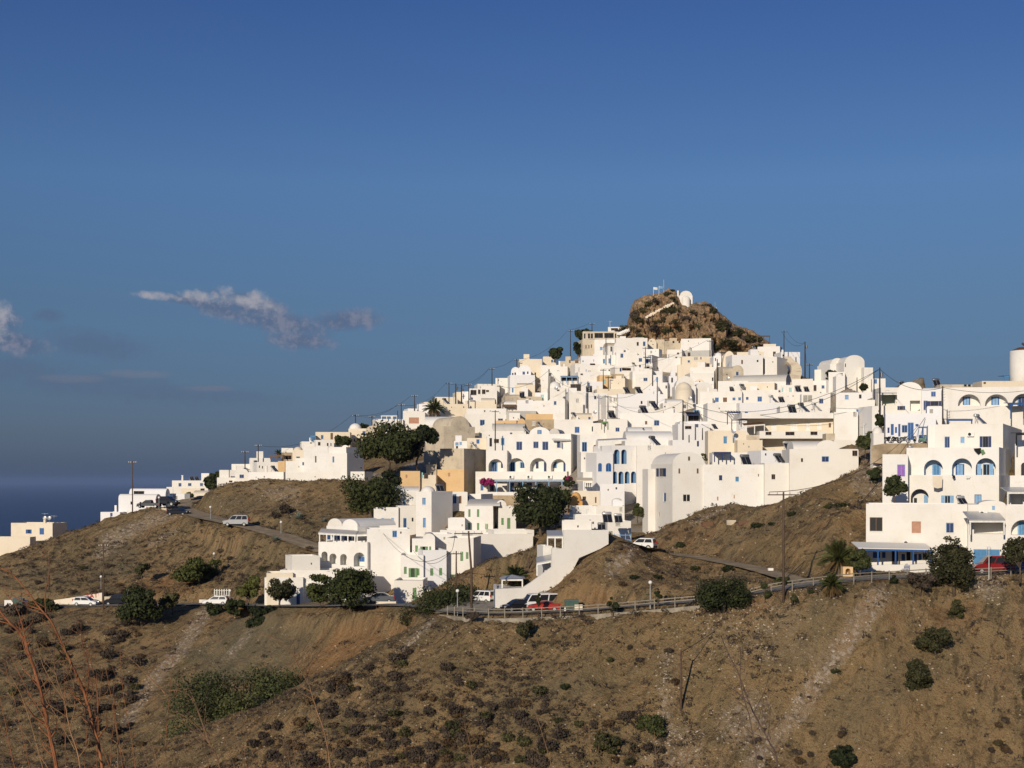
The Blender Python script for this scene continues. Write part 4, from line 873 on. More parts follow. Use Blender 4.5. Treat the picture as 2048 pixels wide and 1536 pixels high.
def motorcycle(label, px, py, Y, head=0, seatcol='Pk', body='cblack', scooter=False):
    p = px2w(px, py, Y); root = empty('motorcycle' if not scooter else 'scooter', p, R(head)); tag(root, label, 'motorcycle' if not scooter else 'scooter', 'motorbikes parked outside the blue doors')
    r_ = .31 if not scooter else .24; wb = .68
    for sx_ in (-1, 1):
        K = 16; m = MB(); ring = [Vector((sx_ * wb + r_ * math.cos(2 * math.pi * k / K), 0, r_ + r_ * math.sin(2 * math.pi * k / K))) for k in range(K + 1)]; m.tube(ring, .06, 5, cap=False); wo = m.build('wheel', M['tire'], root)
        m = MB(); m.tube([(sx_ * wb, -.03, r_), (sx_ * wb, .03, r_)], r_ * .5, 10); m.build('rim', M['metal'], wo)
    m = MB(); m.tube([(wb, 0, r_), (wb - .25, 0, .95)], .05, 6); m.tube([(-wb, 0, r_), (0, 0, .45), (.4, 0, .8)], [.04, .13, .06], 7); m.build('frame', M['metal'], root)
    m = MB(); m.tube([(-.55, 0, .72), (-.1, 0, .66), (.12, 0, .8), (.42, 0, .78)], [.09, .13, .17, .08], 8); m.box((0, 0, .42), (.45, .22, .34))
    if scooter: m.poly_prism([Vector(q) for q in ((.3, -.2, .2), (.55, -.2, .9), (.5, -.2, .95), (.2, -.2, .25))], (0, .4, 0)); m.box((-.42, 0, .5), (.6, .32, .3))
    m.build('body', M[body], root, smooth=False)
    m = MB(); m.box((-.35, 0, .80), (.6, .24, .09)); m.build('seat', M[seatcol], root)
    m = MB(); m.tube([(wb - .3, -.34, 1.02), (wb - .26, 0, .96), (wb - .3, .34, 1.02)], .025, 5); m.build('handlebar', M['metal'], root)

# ================================================================ THE TOWN
I = {}
zt = interp_grid(GZ0 * 1.0)
GZS = GZ0.copy()
# ---- far left
I['fl'] = H("lone cream flat-roofed house at the far left edge above the sea, small blue windows", 22, 105, 1046, 1090, "oh 55 60 1059 1067;h 79 88 1056 1069;h 88 89 1056 1057", a=-12, sx=134, c='c', Y=300)
H("long low cream terrace wall below the far left cream house", -60, 60, 1074, 1108, "", a=-4, c='c', Y=294, d=3, name='terrace')
H("white building with twin barrel vaults beside the dark pickup, its lower vault", 237, 312, 996, 1024, "d 261 265 1003 1009;d 279 283 1004 1009", a=-24, sx=322, v=[('x', 237, 312, 988)], c='v', Y=292, par=False)
H("upper grey-topped barrel vault directly behind the lower white vault by the pickup", 258, 331, 991, 1010, "k 268 288 982 988", a=-20, sx=340, v=[('x', 258, 331, 977)], c='v', Y=303, par=False)
H("low white annex below the white twin vaults, at the edge above the sea", 201, 240, 1024, 1040, "", a=-12, d=5, c='v', Y=291)
H("shaded low white wall block behind the dark off-road car", 338, 369, 987, 1010, "", a=-35, sx=374, c='v', Y=305)
I['l1'] = H("small white house with chimney and three dark blue windows above the parked cars", 344, 416, 961, 985, "B 357 363 966 973;b 376 383 966 972;b 400 406 966 972", a=-3, Y=330)
H("white stub wall left of the small white house with chimney", 333, 346, 974, 980, "", Y=330, d=4)
H("sloping cream retaining block under the small white house with chimney", 362, 401, 977, 990, "", c='c', Y=322, a=-5, d=3)
H("low cream vaulted shed beside the green bush by the upper road", 386, 415, 990, 1000, "", v=[('x', 386, 415, 981)], c='c', Y=316, d=5, par=False)
# ---- left ridge row
H("white corner house at the lower end of the left ridge row beside the dark tree", 434, 470, 955, 984, "k 458 465 961 965", a=5, d=7, Y=318)
H("tall white block rising behind the lower end of the left ridge row", 451, 500, 940, 965, "", Y=328, d=6)
H("white vaulted house with pale blue door and blue window on the left ridge", 470, 497, 945, 964, "Bs 0 0 0 0;H 465 468 949 957;b 479 488 949 956", v=[('d', 471, 496, 937)], Y=316, par=False, a=6)
H("wide flat white house behind the ridge pole with a grey roof heater", 463, 516, 928, 945, "", Y=334, a=2)
H("flat white house at the ridge crest left of the dark pergola", 500, 541, 916, 945, "d 526 528 919 921", Y=333)
H("long low white wall house on the ridge under the tilted solar panel", 497, 567, 944, 965, "", Y=311, d=5, a=-3)
H("white house with small white figures niche behind the tilted solar panel", 514, 556, 924, 944, "d 518 520 931 936;d 524 526 932 937;d 530 532 932 936", Y=322)
H("unplastered orange brick block wedged between the white ridge houses", 556, 570, 922, 946, "", c='o', Y=318, d=4)
H("brown stone room with dark opening beside the small palm on the ridge", 568, 586, 905, 922, "k 571 583 911 919", c='s', Y=328, d=4)
H("small white cube on the ridge just right of the small palm", 563, 586, 896, 908, "", Y=338)
H("cream house with one square blue window under a little dome on the ridge", 585, 609, 900, 926, "b 592.5 600 913 920", v=[('o', 586, 604, 893)], c='c', Y=326, par=False)
H("white house with low vaulted front court left of the largest blank ridge block", 571, 628, 922, 964, "", Y=305, a=3, v=[('b', 590, 627, 916, 'w', 4)])
H("low white front yard wall before the largest blank ridge block", 574, 655, 945, 966, "", Y=298, a=-4, d=4, sx=None)
H("large blank white block on the left ridge with one tall narrow cream window", 608, 656, 893, 964, "n 630 633 912 925", Y=303, a=2, d=9)
H("white chapel-like block with a single teal slit window beside the big dark tree", 653, 694, 906, 966, "s 665 668.5 913 925", a=-22, sx=728, Y=292, v=[('b', 654, 690, 894, 'w', 7)])
H("small white bell arch gable on top of the chapel-like block", 683, 698, 897, 906, "", v=[('d', 683, 698, 890)], Y=297, d=1.2, par=False, sink=False, name='bell_gable', cat='bell gable')
H("low white annex box in front of the big dark tree's foot", 701, 729, 943, 960, "d 721 724 934 937", Y=284, a=-18, d=4)
H("long cream roofline house above the ridge with blue openings and dark door", 631, 700, 864, 895, "b 642 647 870 878;N 661 666 866 879;b 677 681 871 880", Y=340, a=3, c='c')
H("white terrace house stepping down under the blue roof pergola", 603, 633, 883, 895, "k 620 624 885 887", Y=338)
H("white terrace storey with small dark doorways below the long cream roofline house", 631, 668, 880, 896, "K 636 641 884 891;K 654 657 886 892;K 661 663 886 892", Y=334, d=4)
H("white domed house with cream front above the big dark tree", 697, 740, 857, 880, "b 725 731 862 869", v=[('o', 697, 722, 846, 'w')], c='c', Y=348, par=False)
H("rough beige vaulted ruin half behind the big dark tree", 731, 762, 862, 885, "n 751 754 858 866", v=[('d', 731, 762, 851)], c='e', Y=340, par=False)
# ---- upper left skyline
H("white roof terrace house with pergola, left end of the upper skyline row", 751, 806, 838, 862, "d 782 787 844 850;d 764 766 846 849", Y=352)
H("white cube house right of the pergola terrace behind the paired poles", 806, 850, 822, 850, "x 818 838 835 847", Y=354)
H("small raised white block on the upper skyline left of the tall palm", 816, 834, 817, 830, "", Y=358)
H("pale grey-blue white block directly left of the tall palm", 834, 857, 808, 840, "", Y=360, c='v')
H("cream-topped block behind the tall palm crown", 848, 885, 804, 830, "", Y=364, c='c')
H("stepped cream skyline house with sloping dark solar roof panel", 871, 915, 794, 815, "", Y=370, c='c')
H("small green-tinted white house beside the tall palm", 874, 900, 812, 832, "t 882 891 816 823;k 884 888 814 817", Y=356, c='v')
H("pale cream long house right of the tall palm", 888, 938, 808, 832, "", Y=356, c='c')
H("cream cube between two poles on the upper left skyline", 912, 925, 784, 803, "", Y=376, c='c')
H("narrow white house with blue door edge on the skyline left of the glazed veranda", 924, 941, 783, 805, "H 921 923 0 0;h 926 928 788 798", Y=374)
H("white house with glazed dark veranda windows wrapping its corner on the skyline", 939, 994, 777, 810, "k 941 953 780 790;k 956 961 779 788;k 964 971 779 788;k 972 978 780 784", Y=372, a=4, v=[('b', 962, 990, 771)])
H("cream low-domed house below the glazed veranda house", 940, 993, 803, 826, "k 990 992 799 808", v=[('x', 962, 990, 795)], Y=358, c='c', par=False)
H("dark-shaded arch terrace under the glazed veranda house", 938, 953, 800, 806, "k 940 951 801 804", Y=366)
H("small white box house by the skyline pole left of the two round vaults", 991, 1023, 756, 775, "", Y=384)
H("flat white roof tier below the skyline pole with little chimneys", 955, 1000, 768, 780, "", Y=380)
H("left and lower of two round white vaults on the skyline, blue paired windows", 1022, 1040, 744, 752, "b 1024 1027 746 753;b 1029 1032 745 752", v=[('d', 1022, 1040, 734)], Y=386, par=False, c='v')
H("right and taller of two round white vaults on the skyline, square blue window", 1036, 1062, 742, 765, "b 1045 1050 743 749;b 1054 1057 743 748", v=[('d', 1036, 1062, 730)], Y=384, par=False, c='v')
H("bluish white sloping block beneath the two round skyline vaults", 1020, 1070, 750, 785, "t 1019 1022 0 0;s 1024 1027 776 785;s 1018 1020 776 784", Y=378, c='v', a=6)
H("tall cream block behind the pole right of the two round vaults", 1038, 1084, 718, 752, "k 1069 1072 745 754", Y=392, c='c')
H("white sloping house below the dark cypress-like tree on the skyline", 1081, 1128, 730, 765, "y 1114 1119 739 742", Y=388)
H("white stair block between the tall pole and the beige vault cluster", 1082, 1100, 752, 800, "", Y=374, a=-18, sx=1108)
H("beige vaulted old house under the skyline vaults", 1030, 1070, 770, 798, "", v=[('x', 1034, 1066, 765, 'e')], c='c', Y=370, par=False)
H("small white belfry-like gable in front of the beige vaulted old house", 1043, 1056, 776, 800, "", v=[('d', 1045, 1053, 770)], Y=367, par=False)
H("beige flat roof house carrying a round black heater tank", 1010, 1084, 793, 815, "", c='e', Y=362, v=[('x', 1012, 1040, 788, 'e')])
H("pale bluish wall with turquoise shutter left of the tall pole", 1070, 1103, 785, 802, "t 1081 1088 789 797", c='v', Y=364)
H("white domed house with a dark timber pergola before it", 1003, 1036, 808, 830, "", v=[('x', 1006, 1032, 800)], Y=352, par=False)
H("pale house between the dark timber pergola and the big white vaulted hall", 1034, 1066, 800, 830, "", Y=350, c='v')
I['hall'] = H("big white vaulted hall with a blank bright front and a shaded right end", 1063, 1130, 801, 832, "", a=-14, sx=1143, v=[('d', 1098, 1130, 794)], Y=342, par=False)
H("grey terrace parapet in front of the pale house by the timber pergola", 1012, 1072, 822, 838, "", c='g', Y=341, d=4)
H("white house with square blue shutter above the grey-roofed vault", 929, 1013, 829, 858, "b 960 969.5 839.5 851;b 996 1006 837 841;k 1011 1025 838 842", Y=341, d=5, a=3)
H("long white roof storey above the square blue shutter house", 933, 1013, 817, 832, "g 962 970 817 0", Y=348)
H("small white cube beside the ochre-parapet ruin", 1018, 1040, 826, 842, "", Y=337, c='w')
H("brown weathered ruin wall under an ochre parapet in the middle of town", 1050, 1108, 839, 862, "", c='s', Y=330, d=4)
H("ochre parapet strip crowning the brown weathered ruin", 1051, 1106, 828, 840, "", c='o', Y=332, d=4, name='parapet', cat='parapet', sink=False)
I['bv'] = H("old vaulted house with a large stained beige gable wall facing right", 888, 950, 853, 905, "", a=32, sx=851, c='e', v=[('d', 901, 939, 832, 'e')], Y=322, par=False)
H("long whitewashed vault roof behind the stained beige gable wall", 849, 925, 850, 872, "k 873 879 848 850", v=[('x', 849, 925, 832)], c='w', Y=334, d=7, par=False)
H("old white house with grey barrel roof and rounded left gable behind the poles", 958, 1052, 862, 880, "", v=[('x', 984, 1050, 846, 'r'), ('d', 960, 986, 848, 'w', 1.0)], Y=328, par=False, d=6)
H("ochre arched gable end right of the grey barrel roof", 1030, 1053, 850, 872, "", v=[('d', 1034, 1052, 837, 'o')], c='o', Y=332, d=2, par=False)
H("small ochre wall strip behind the grey barrel roof", 990, 1033, 841, 852, "", c='o', Y=335, d=2)
# ---- hotel
I['hotel'] = H("large white hotel with four big arches and dark blue shuttered doors", 1014, 1142, 868, 990,
  "B 1032.6 1044.3 883 900;b 1066.5 1077 883 896;B 1084.6 1096.6 883 900;b 1113.6 1124.5 883 895.5;l 1076 1082 860 868;A 1015 1049.5 916 943;A 1060 1094 916 943;A 1102 1132 918 943;@B 1021 1030 924 943;@b 1041 1049 924 936;@b 1072 1077 924 937;@B 1088 1093 924 943;@b 1107 1113 924 936;@B 1127 1131 924 943;B 1018 1028 965 983;b 1036 1046 965 976;B 1053 1064 965 983;b 1075 1085 967 978",
  a=-13, sx=1164, v=[('d', 1059, 1100, 854), ('d', 1098, 1119, 857, 'r', 6)], Y=292, name='hotel', cat='hotel', trim='w', par=True)
I['wing'] = H("left wing of the arched hotel with one big arch, lower than the main block", 972, 1014, 901, 990, "A 977 1006 918 943;@B 984 994 924 943;@b 1002 1006 924 936;B 978.5 988 963 982;b 962 966 963 980", a=-6, Y=291, d=5, name='hotel_wing', cat='hotel', trim='w')
lowp = H("white balcony parapet running across the front of the arched hotel", 951, 1134, 943, 959, "", a=-11, Y=287.5, d=2.2, name='balcony', cat='balcony', sink=False)
H("white ground floor room and garden wall left of the hotel porch", 951, 975, 959, 985, "H 961 967 963 981", a=-6, Y=287, d=5)
for i_, (x_, l_) in enumerate(((1023, "left"), (1059, "middle"), (1100, "right"))): aircon(f"{l_} one of the three units on the hotel balcony parapet", lowp, x_, 957, 10)
canopy("long grey flat awning across the hotel's ground floor on light blue posts", 989, 1128, 961, 984, 284.5, 2.6, 'metal', 'Pl', 6, .1)
H("white laundry terrace wall in front of the hotel porch", 975, 1075, 984, 993, "", a=-4, Y=283, d=1.0, name='terrace_wall', cat='wall')
H("rubble stone retaining wall below the hotel's laundry terrace", 957, 1050, 991, 1003, "", c='s', a=-3, Y=280, d=2, name='retaining_wall', cat='wall')
H("bluish terrace room with dark porch left of the hotel's upper floor", 974, 1017, 872, 905, "K 979 984 876 893;s 1002 1009 876 890;k 988 998 878 886", Y=304, a=2, c='w')
H("cream house under the leaning solar tube left of the hotel", 934, 978, 876, 902, "", Y=308, c='c')
H("small pale blue-white house with paired sky-blue windows by the beige gable", 908, 940, 882, 900, "l 911 917 885 891;l 919 924 884 890;k 912 916 892 897", Y=312, c='v')
# ---- yellow block
H("tall weathered white-over-ochre block with a blank grey right side", 880, 928, 897, 990, "x 897 901 946 953", a=-20, sx=972, c='e', Y=288, v=[])
H("ochre lower face of the tall weathered block, tiny brown window", 871, 928, 939, 980, "x 896.5 900.5 945.5 953", a=-20, c='o', Y=285.5, d=2.0)
H("old ochre house with a tiny brown window above the twin-level white house", 801, 840, 942, 978, "x 811.5 815 949.5 956", a=5, c='o', Y=280, d=6)
H("pale cream link house with turquoise and dark windows between the ochre houses", 840, 872, 950, 978, "t 841 846 945 956;k 848 856 947 957", c='c', Y=281, d=6)
H("weathered cream room stepped above the link house", 852, 873, 929, 952, "k 863 866 944 952;k 870 871 945 953", c='e', Y=286, d=6)
H("rough beige wall right of the big dark tree", 848, 882, 901, 925, "", c='e', Y=296, d=2)
# ---- white blocks of the lower left
H("white upper house with light blue door and window on the left, above stepped terrace", 771, 833, 984, 1020, "L 786 792 996.5 1015.7;l 805.6 811.2 996.5 1009", a=4, Y=262, d=7, v=[('x', 790, 838, 973)], par=False)
I['tall'] = H("tall white block with light blue windows one above the other, wide grey right side", 832, 863, 983, 1066, "l 844.6 851.4 995.7 1009.4;L 846 851.6 1036 1055;k 823 827 1036 1043", a=-30, sx=905, Y=254, v=[('o', 836, 860, 972)], par=True)
H("white house wing with dark blue doorway deep in a recess", 796, 833, 1011, 1062, "B 806.7 813.3 1036 1055.5;k 823.5 827 1035.5 1043", a=14, Y=257, d=6)
H("lower left white terrace house with light blue windows beside the hedge", 747.5, 797, 1014.5, 1062, "l 763 768 1036 1044;l 782.5 788 1036 1049", a=2, Y=256, d=6)
H("white arched doorway house above the sail shade", 905, 935, 984, 1010, "B 905 913 988 1007;N 918 923 992 1007", a=4, Y=262, d=6)
H("white stair flank between the hotel terrace and the green shutter row", 925, 962, 988, 1022, "", a=-20, Y=266, d=6)
# ---- green shutter row (upper)
H("white vaulted house with two rows of narrow green windows", 929, 986, 1012, 1064, "g 936.7 941 1018.6 1034;g 954 958.5 1018.6 1034;G 936 941 1045.5 1061;G 954 958.5 1046 1061;g 970 977 1047 1058", v=[('x', 934, 1000, 999, 'r')], a=-3, sx=997, Y=251, par=False, d=6)
H("white right half of the green windowed row reaching behind the big fig tree", 997, 1032, 1012, 1064, "k 999 1002 1004 1011;g 1002.7 1007.6 1036 1050;G 1014.4 1020.7 1036 1058", a=4, Y=252, d=6, v=[('d', 992, 1013, 1000, 'w')])
H("low white yard wall with brown sail shade left of the green window row", 896, 930, 1036, 1064, "", a=2, Y=248, d=4)
H("wide white roof terrace below the green windowed row", 880, 990, 1060, 1080, "", a=-3, Y=245, d=8, par=True)
I['rw'] = H("massive rough-plastered white retaining wall with a sloping foot", 945, 1066, 1068, 1140, "", a=14, Y=236, d=8, name='retaining_wall', cat='wall')
H("upper strip of the rough retaining wall below the green doors", 988, 1068, 1060, 1072, "", a=14, Y=240, d=6, name='retaining_wall', cat='wall')
# ---- double vault house
I['dv'] = H("white house with two round gables and a dark blue door porch overlooking the lower road", 653, 715, 1052, 1085, "b 653 661 1069 1079;B 665 671 1069 1084;b 674 679 1070 1079;b 688 694 1071 1083;B 697 703 1071 1087;s 706 710 1071 1080", a=-38, sx=759, Y=234, v=[('d', 655, 684, 1037, 'w', 9), ('d', 684.5, 715, 1038, 'w', 9)], par=False)
H("wide white lower storey with round arches under the twin gabled house", 637, 735, 1084, 1160, "A 643 655 1103 1123;A 659 673 1107 1128;A 680.5 693.5 1108 1130;A 707.5 729.5 1105 1133;@h 719 729 1113 1123", a=-12, sx=None, Y=226, d=6, trim='w')
H("big blank pale wall below and right of the twin gabled house", 734, 820, 1058, 1175, "", a=6, Y=226.5, d=7)
H("white sloping stair flank left of the arched storey", 584, 640, 1112, 1165, "", a=20, Y=222, d=5)
H("cream stone parapet steps at the lower left corner of the arched house", 533, 586, 1146, 1162, "", c='c', a=8, Y=220, d=5)
H("white courtyard wall with step-down roofs behind the pines", 560, 665, 1140, 1215, "w 611 622 1157 1166;h 593 600 1186 1206", a=-3, Y=221, d=5)
H("low white house behind the pines, its left half with dark blue door", 529, 606, 1155, 1216, "B 592.5 600 1186 1212", a=3, Y=220, d=5)
H("white middle terrace in front of the arched storey", 652, 735, 1143, 1195, "", a=-5, Y=219, d=4)
# ---- green shutter house lower
I['gs'] = H("white house with rounded gable and green shutters, upper part", 824, 870, 1077, 1115, "g 830.5 836 1091 1104;oG 845 851 1093 1111;g 858.5 862.5 1093 1107", a=3, Y=225, d=8, v=[('d', 846, 870, 1067)], par=False)
H("white middle block with green shuttered windows over the café terrace", 801, 847, 1110, 1165, "g 808 813.5 1133.5 1148;oG 822 830 1136 1161;g 834 839 1137 1151", a=2, Y=219, d=8)
H("bluish white side wing with two green windows beside the shutter house", 846, 893, 1100, 1190, "g 860.5 866.8 1136.5 1151.5;g 878.5 884.5 1136 1151", a=12, Y=220, d=8, c='v')
H("white vault roof end above the side wing", 858, 906, 1068, 1102, "", v=[], a=8, Y=231, d=8)
H("white house with green garage door and two upper green windows beside the tall pole", 893, 947, 1076, 1172, "G 899.8 919 1148 1164;g 920.7 926.5 1103.5 1122;g 932 937 1104.5 1118", a=-6, Y=222, d=9)
H("white lower storey with tall green door at road level", 788, 846, 1161, 1212, "G 825.5 833 1176 1201", a=-2, Y=211, d=7)
H("small white stepped parapets right of the tall green door", 846, 886, 1180, 1202, "", a=-5, Y=212, d=6)
H("low white box wall at the roadside right of the big pine", 752, 792, 1203, 1216, "k 754 757 1210 1216", a=0, c='c', Y=201, d=3)
# ---- ramp wall complex
H("white upper block at the head of the curved ramp wall, carrying heaters", 1129, 1215, 1062, 1112, "", a=0, Y=186.5, d=9)
H("white plain box on top of the ramp head block", 1124, 1183, 1041, 1062, "", a=-2, Y=190, d=4)
H("white stepped porch tier with grey lean-to left of the ramp head", 1086, 1105, 1092, 1150, "", a=10, Y=186.5, d=4)
H("white wall tier rising behind the lower lean-to porch", 1094, 1128, 1098, 1160, "", a=10, Y=187, d=4)
H("white house behind the upper blue rail left of the track car", 1215, 1262, 1042, 1082, "", a=4, Y=214, d=5)
# ---- middle centre: blue arch building etc.
H("yellow-cream yard house beside the orange domed oven", 1147, 1200, 982, 1015, "n 1190 1193 994 1006;k 1165 1172 993 1000", c='c', Y=262, d=6)
H("bright orange cylinder oven house with a rounded dome", 1137, 1165, 1002, 1030, "", v=[('o', 1141, 1164, 984)], c='O', Y=257, par=False, d=5)
H("white block with three little horseshoe niches above the blue pergola", 1145, 1194, 1012, 1040, "w 1151 1156 1020 1028;w 1158 1163 1020 1028;w 1173 1179 1019 1028", a=3, Y=250, d=6)
H("small white house carrying a pale blue cistern dome", 1192, 1249, 1012, 1045, "", a=-3, Y=249, d=6)
H("round white cistern with a pale blue cap", 1225, 1245, 1001, 1013, "", v=[('o', 1225, 1244, 996, 'w')], c='v', Y=252, d=1.7, par=False, sink=False, name='cistern', cat='cistern')
H("low white vaulted roof behind the roadside heaters", 1150, 1220, 1030, 1058, "", a=0, Y=232, d=6)
I['ab'] = H("grey-white building with tall pointed blue arches facing right of the fig tree", 1224, 1273, 891, 1000,
  "A 1228 1239 899 928;A 1242.6 1253.2 899 928;A 1225.5 1234 943 967;A 1237 1247 943 968;A 1249.5 1259 943 967;A 1262 1272 943 966;@k 1230 1240 905 928;@K 1245 1255 905 928;w 1263.5 1266 906 921", a=22, Y=270, d=8, trim='l', c='v')
H("bright plain flank right of the pointed blue arches", 1273, 1347, 891, 1012, "", a=-4, Y=266, d=8)
H("lower grey-white terrace house with blue shutters left of the pointed arches", 1193, 1226, 905, 1000, "^h 1196.3 1204.2 926 943;^h 1211.8 1223 926 943", a=16, Y=268, d=6, c='v')
H("white tower house in the gap between hotel and pointed arches", 1162, 1195, 904, 1000, "b 1162 1166 0 0", a=4, Y=274, d=6)
H("white upper house with arched dark doorway above the gap beside the hotel", 1160, 1200, 869, 910, "b 1164 1174 884 903;^K 1186 1197 889.5 904", a=3, Y=286, d=6)
H("white house with blue window and awning canopy above the pointed arches", 1196, 1230, 880, 910, "h 1207 1217 896 904", a=3, Y=282, d=5)
H("white terrace balcony in front of the small pointed arches", 1200, 1249, 968, 986, "", a=-4, Y=262, d=4, c='v')
H("white ground floor with slanted openings under the arches' terrace", 1182, 1249, 985, 1012, "K 1207 1213 990 1006;k 1219 1228 987 993;k 1233 1247 987 993", a=-3, Y=264, d=5)
H("white blue-doored house with parasol terrace left of the arches", 1166, 1203, 944, 990, "H 1186 1189.5 965 981;H 1196 1199 965 981;k 1186 1188 948 956", a=4, Y=270, d=5)
H("broad white barrel-vaulted roof behind the pointed arches building", 1250, 1347, 880, 900, "", v=[('x', 1252, 1346, 861, 'w')], Y=284, d=9, par=False)
H("thin second vault crest behind the broad barrel vault", 1253, 1310, 868, 880, "k 1285 1288 856 859", v=[('x', 1256, 1306, 853)], Y=296, par=False)
I['tv'] = H("tall white house with a big vaulted gable and double white window on the slope", 1345, 1411, 927, 1085, "n 1357 1360.5 937 947;n 1393.6 1397.5 937 947;n 1376 1379.5 913 921;d 1366 1381 988.5 1002.5;ob 1318 1327 936.5 953;b 1327 1332 985.6 1003;n 1317 1319 1025 1033;w 1298 1302 982 1002", a=14, sx=1302, Y=229, v=[('d', 1345, 1409, 904, 'w')], par=False)
H("low white side porch with slanted lean-to left of the tall vaulted house", 1296, 1310, 938, 1060, "", a=12, Y=236, d=3)
# ---- the long wall house climbing the slope
I['lw'] = H("long white wall building on the slope with small blue windows, left part", 1408, 1529, 929, 1060, "b 1438 1444.5 950.5 960.6;s 1471 1477.7 953.5 963;n 1516 1518 948 953;x 1434 1437 993.5 1001;x 1467.5 1469.5 990 997", a=-3, Y=229, d=9)
H("middle section of the long slope wall with one dark window under roof heaters", 1529, 1580, 926, 1010, "k 1543 1550.5 948.5 958.5", a=-3, Y=227.5, d=8)
H("grey-blue raised box behind the middle roof heater of the long slope wall", 1522, 1581, 901, 930, "", a=12, Y=238, d=6, c='v')
H("right end of the long slope wall with a wide dark blue window under a vault", 1579, 1717, 898, 960, "k 1602 1606 916.5 924;b 1643.5 1658 912.5 923.5;k 1704.7 1715 901 912", a=-2, Y=226.5, d=8, v=[('d', 1631, 1678, 880), ('x', 1587, 1655, 881, 'w', 7)])
H("cream house with two sky-blue shutters above the long slope wall", 1416, 1493, 861, 930, "s 1447 1454 872.5 887;s 1465.5 1469 871 886;w 1469 1474 871 884", a=-2, Y=268, c='c', d=6)
H("peach weathered block right of the sky-blue shutters", 1475, 1525, 880, 930, "", c='c', Y=264, d=5)
H("cream terrace parapet above the peach block", 1474, 1519, 870, 884, "", c='e', Y=268, d=5)
H("narrow pale house with blue oval shutter left of the cream shutter house", 1345, 1418, 880, 935, "b 1394 1398 882 893;k 1377 1379 870 885", a=5, Y=280, c='v', d=6)
H("white terrace room with dark pergola furniture behind the slope wall", 1425, 1530, 905, 932, "b 1512 1521 911 927", Y=246, d=4)
H("greyish flat house with dark slot openings behind the big central pole", 1356, 1420, 848, 895, "k 1350 1358 0 0;k 1370 1383 852 858", a=4, Y=296, c='v')
I['bh'] = H("cream modern house with shuttered windows behind a curved white balcony", 1494, 1672, 832, 890, "w 1542 1553 847 861;w 1580 1596 844 861;w 1612 1620 845 861;w 1634 1643 845 859;n 1657.5 1662 846 855", a=-9, Y=276, d=8, c='c')
H("overhanging flat roof slab of the cream modern house", 1484, 1672, 826, 832, "", Y=273, d=10, sink=False, name='roof_slab', cat='roof', par=False)
bal = H("white balcony with three pierced ornament panels on the cream modern house", 1519, 1654, 862, 877, "k 1531 1543 863.5 870;k 1571 1589 863.5 870.5;k 1621 1635 863 870", Y=272, d=3.5, sink=False, name='balcony', cat='balcony')
H("white rounded tower wing right of the pierced balcony", 1668, 1716, 824, 890, "k 1674 1678 0 0", a=-10, Y=270, d=7)
H("small pinkish garden box in front of the rounded tower wing", 1652, 1670, 867, 884, "", c='e', Y=262, d=3)
H("low white domed front yard below the rounded tower wing", 1668, 1717, 880, 900, "", Y=258, d=4)
I['tw'] = H("tall plain cream-white house with one bright blue shutter high on the right slope", 1672, 1750, 800, 885, "h 1712.5 1720 818.5 832.5", a=-12, Y=274, d=8)
H("narrow shaded pale blue side house between plain wall and bar tree", 1744, 1773, 812, 880, "", Y=266, a=10, d=6, c='v')
H("white terrace house with a blue timber pergola over a cream screen", 1415, 1482, 806, 862, "k 1425 1427 0 0", Y=300, a=0)
H("long pale grey-white house with one tall dark blue shutter mid slope", 1479, 1590, 806, 850, "b 1489.6 1496.2 823 835.5", Y=298, a=6, c='v')
H("white row house with four small blue windows in a line", 1400, 1484, 783, 808, "h 1430 1437.5 795 804;n 1446 1454 795 804;h 1465 1471 795 800.5;h 1476.5 1482 794.5 800.5", Y=312, a=0)
H("white row house continuing right with a small and a larger blue window", 1484, 1557, 780, 806, "h 1492 1497 794 799.5;h 1515 1524 793 803", Y=312, a=0)
H("white flat house with heaters left of the glass balcony room", 1557, 1640, 784, 820, "", Y=306, a=0)
H("glass-fronted balcony room on the white flat house", 1603, 1627, 788, 806, "y 1606 1625 790 804", Y=302, d=3)
H("square white house with a dark blue window and beige right side", 1625, 1661, 786, 826, "b 1638 1646.6 797 807", a=-24, sx=1673, Y=298)
H("white parapet band house above the cream modern house's heaters", 1560, 1660, 812, 830, "", Y=288, d=6)
H("long grey-white barrel vault with a shaded rounded right end", 1461, 1572, 764, 785, "", a=-20, sx=1583, v=[('x', 1464, 1572, 748, 'r')], Y=326, par=False)
H("white house with two pale turquoise shutters beside the long barrel vault", 1562, 1586, 770, 785, "t 1564 1570 775 784;t 1578 1584 775 784", Y=324, d=4)
H("weathered cream wall block in front of the long barrel vault", 1492, 1549, 766, 786, "", c='c', Y=318, d=4)
H("white wall house with dishes between the dome church and the long vault", 1436, 1496, 762, 786, "", Y=322, d=5)
H("white flat house at the foot of the stone stair path", 1584, 1626, 758, 785, "y 1592 1602 770 778", Y=322, a=-24, sx=1631)
H("white house with square blue window below the stone stair path's right", 1626, 1660, 761, 786, "k 1627 1633 770 782;b 1643 1649 770.5 777", Y=312, a=-22, sx=1680)
H("beige old vaulted house with brown-streaked roof on the upper slope", 1446, 1487, 742, 757, "", v=[('d', 1464, 1487, 730), ('x', 1446, 1466, 732, 'e')], c='e', Y=346, par=False, a=10)
H("white arched church gable above the beige old vaulted house", 1446, 1474, 722, 750, "", v=[('d', 1447, 1470, 702)], c='c', Y=362, par=False)
H("white domed annex with small finials left of the arched church gable", 1427, 1448, 712, 745, "k 1430 1432 716 722", v=[('o', 1430, 1446, 704)], Y=366, par=False, c='v')
H("large grey-white cube with one dark spot window on the upper slope", 1464, 1526, 710, 752, "n 1482.5 1486 720 728;k 1513.5 1517 720 724", a=6, Y=356, c='v')
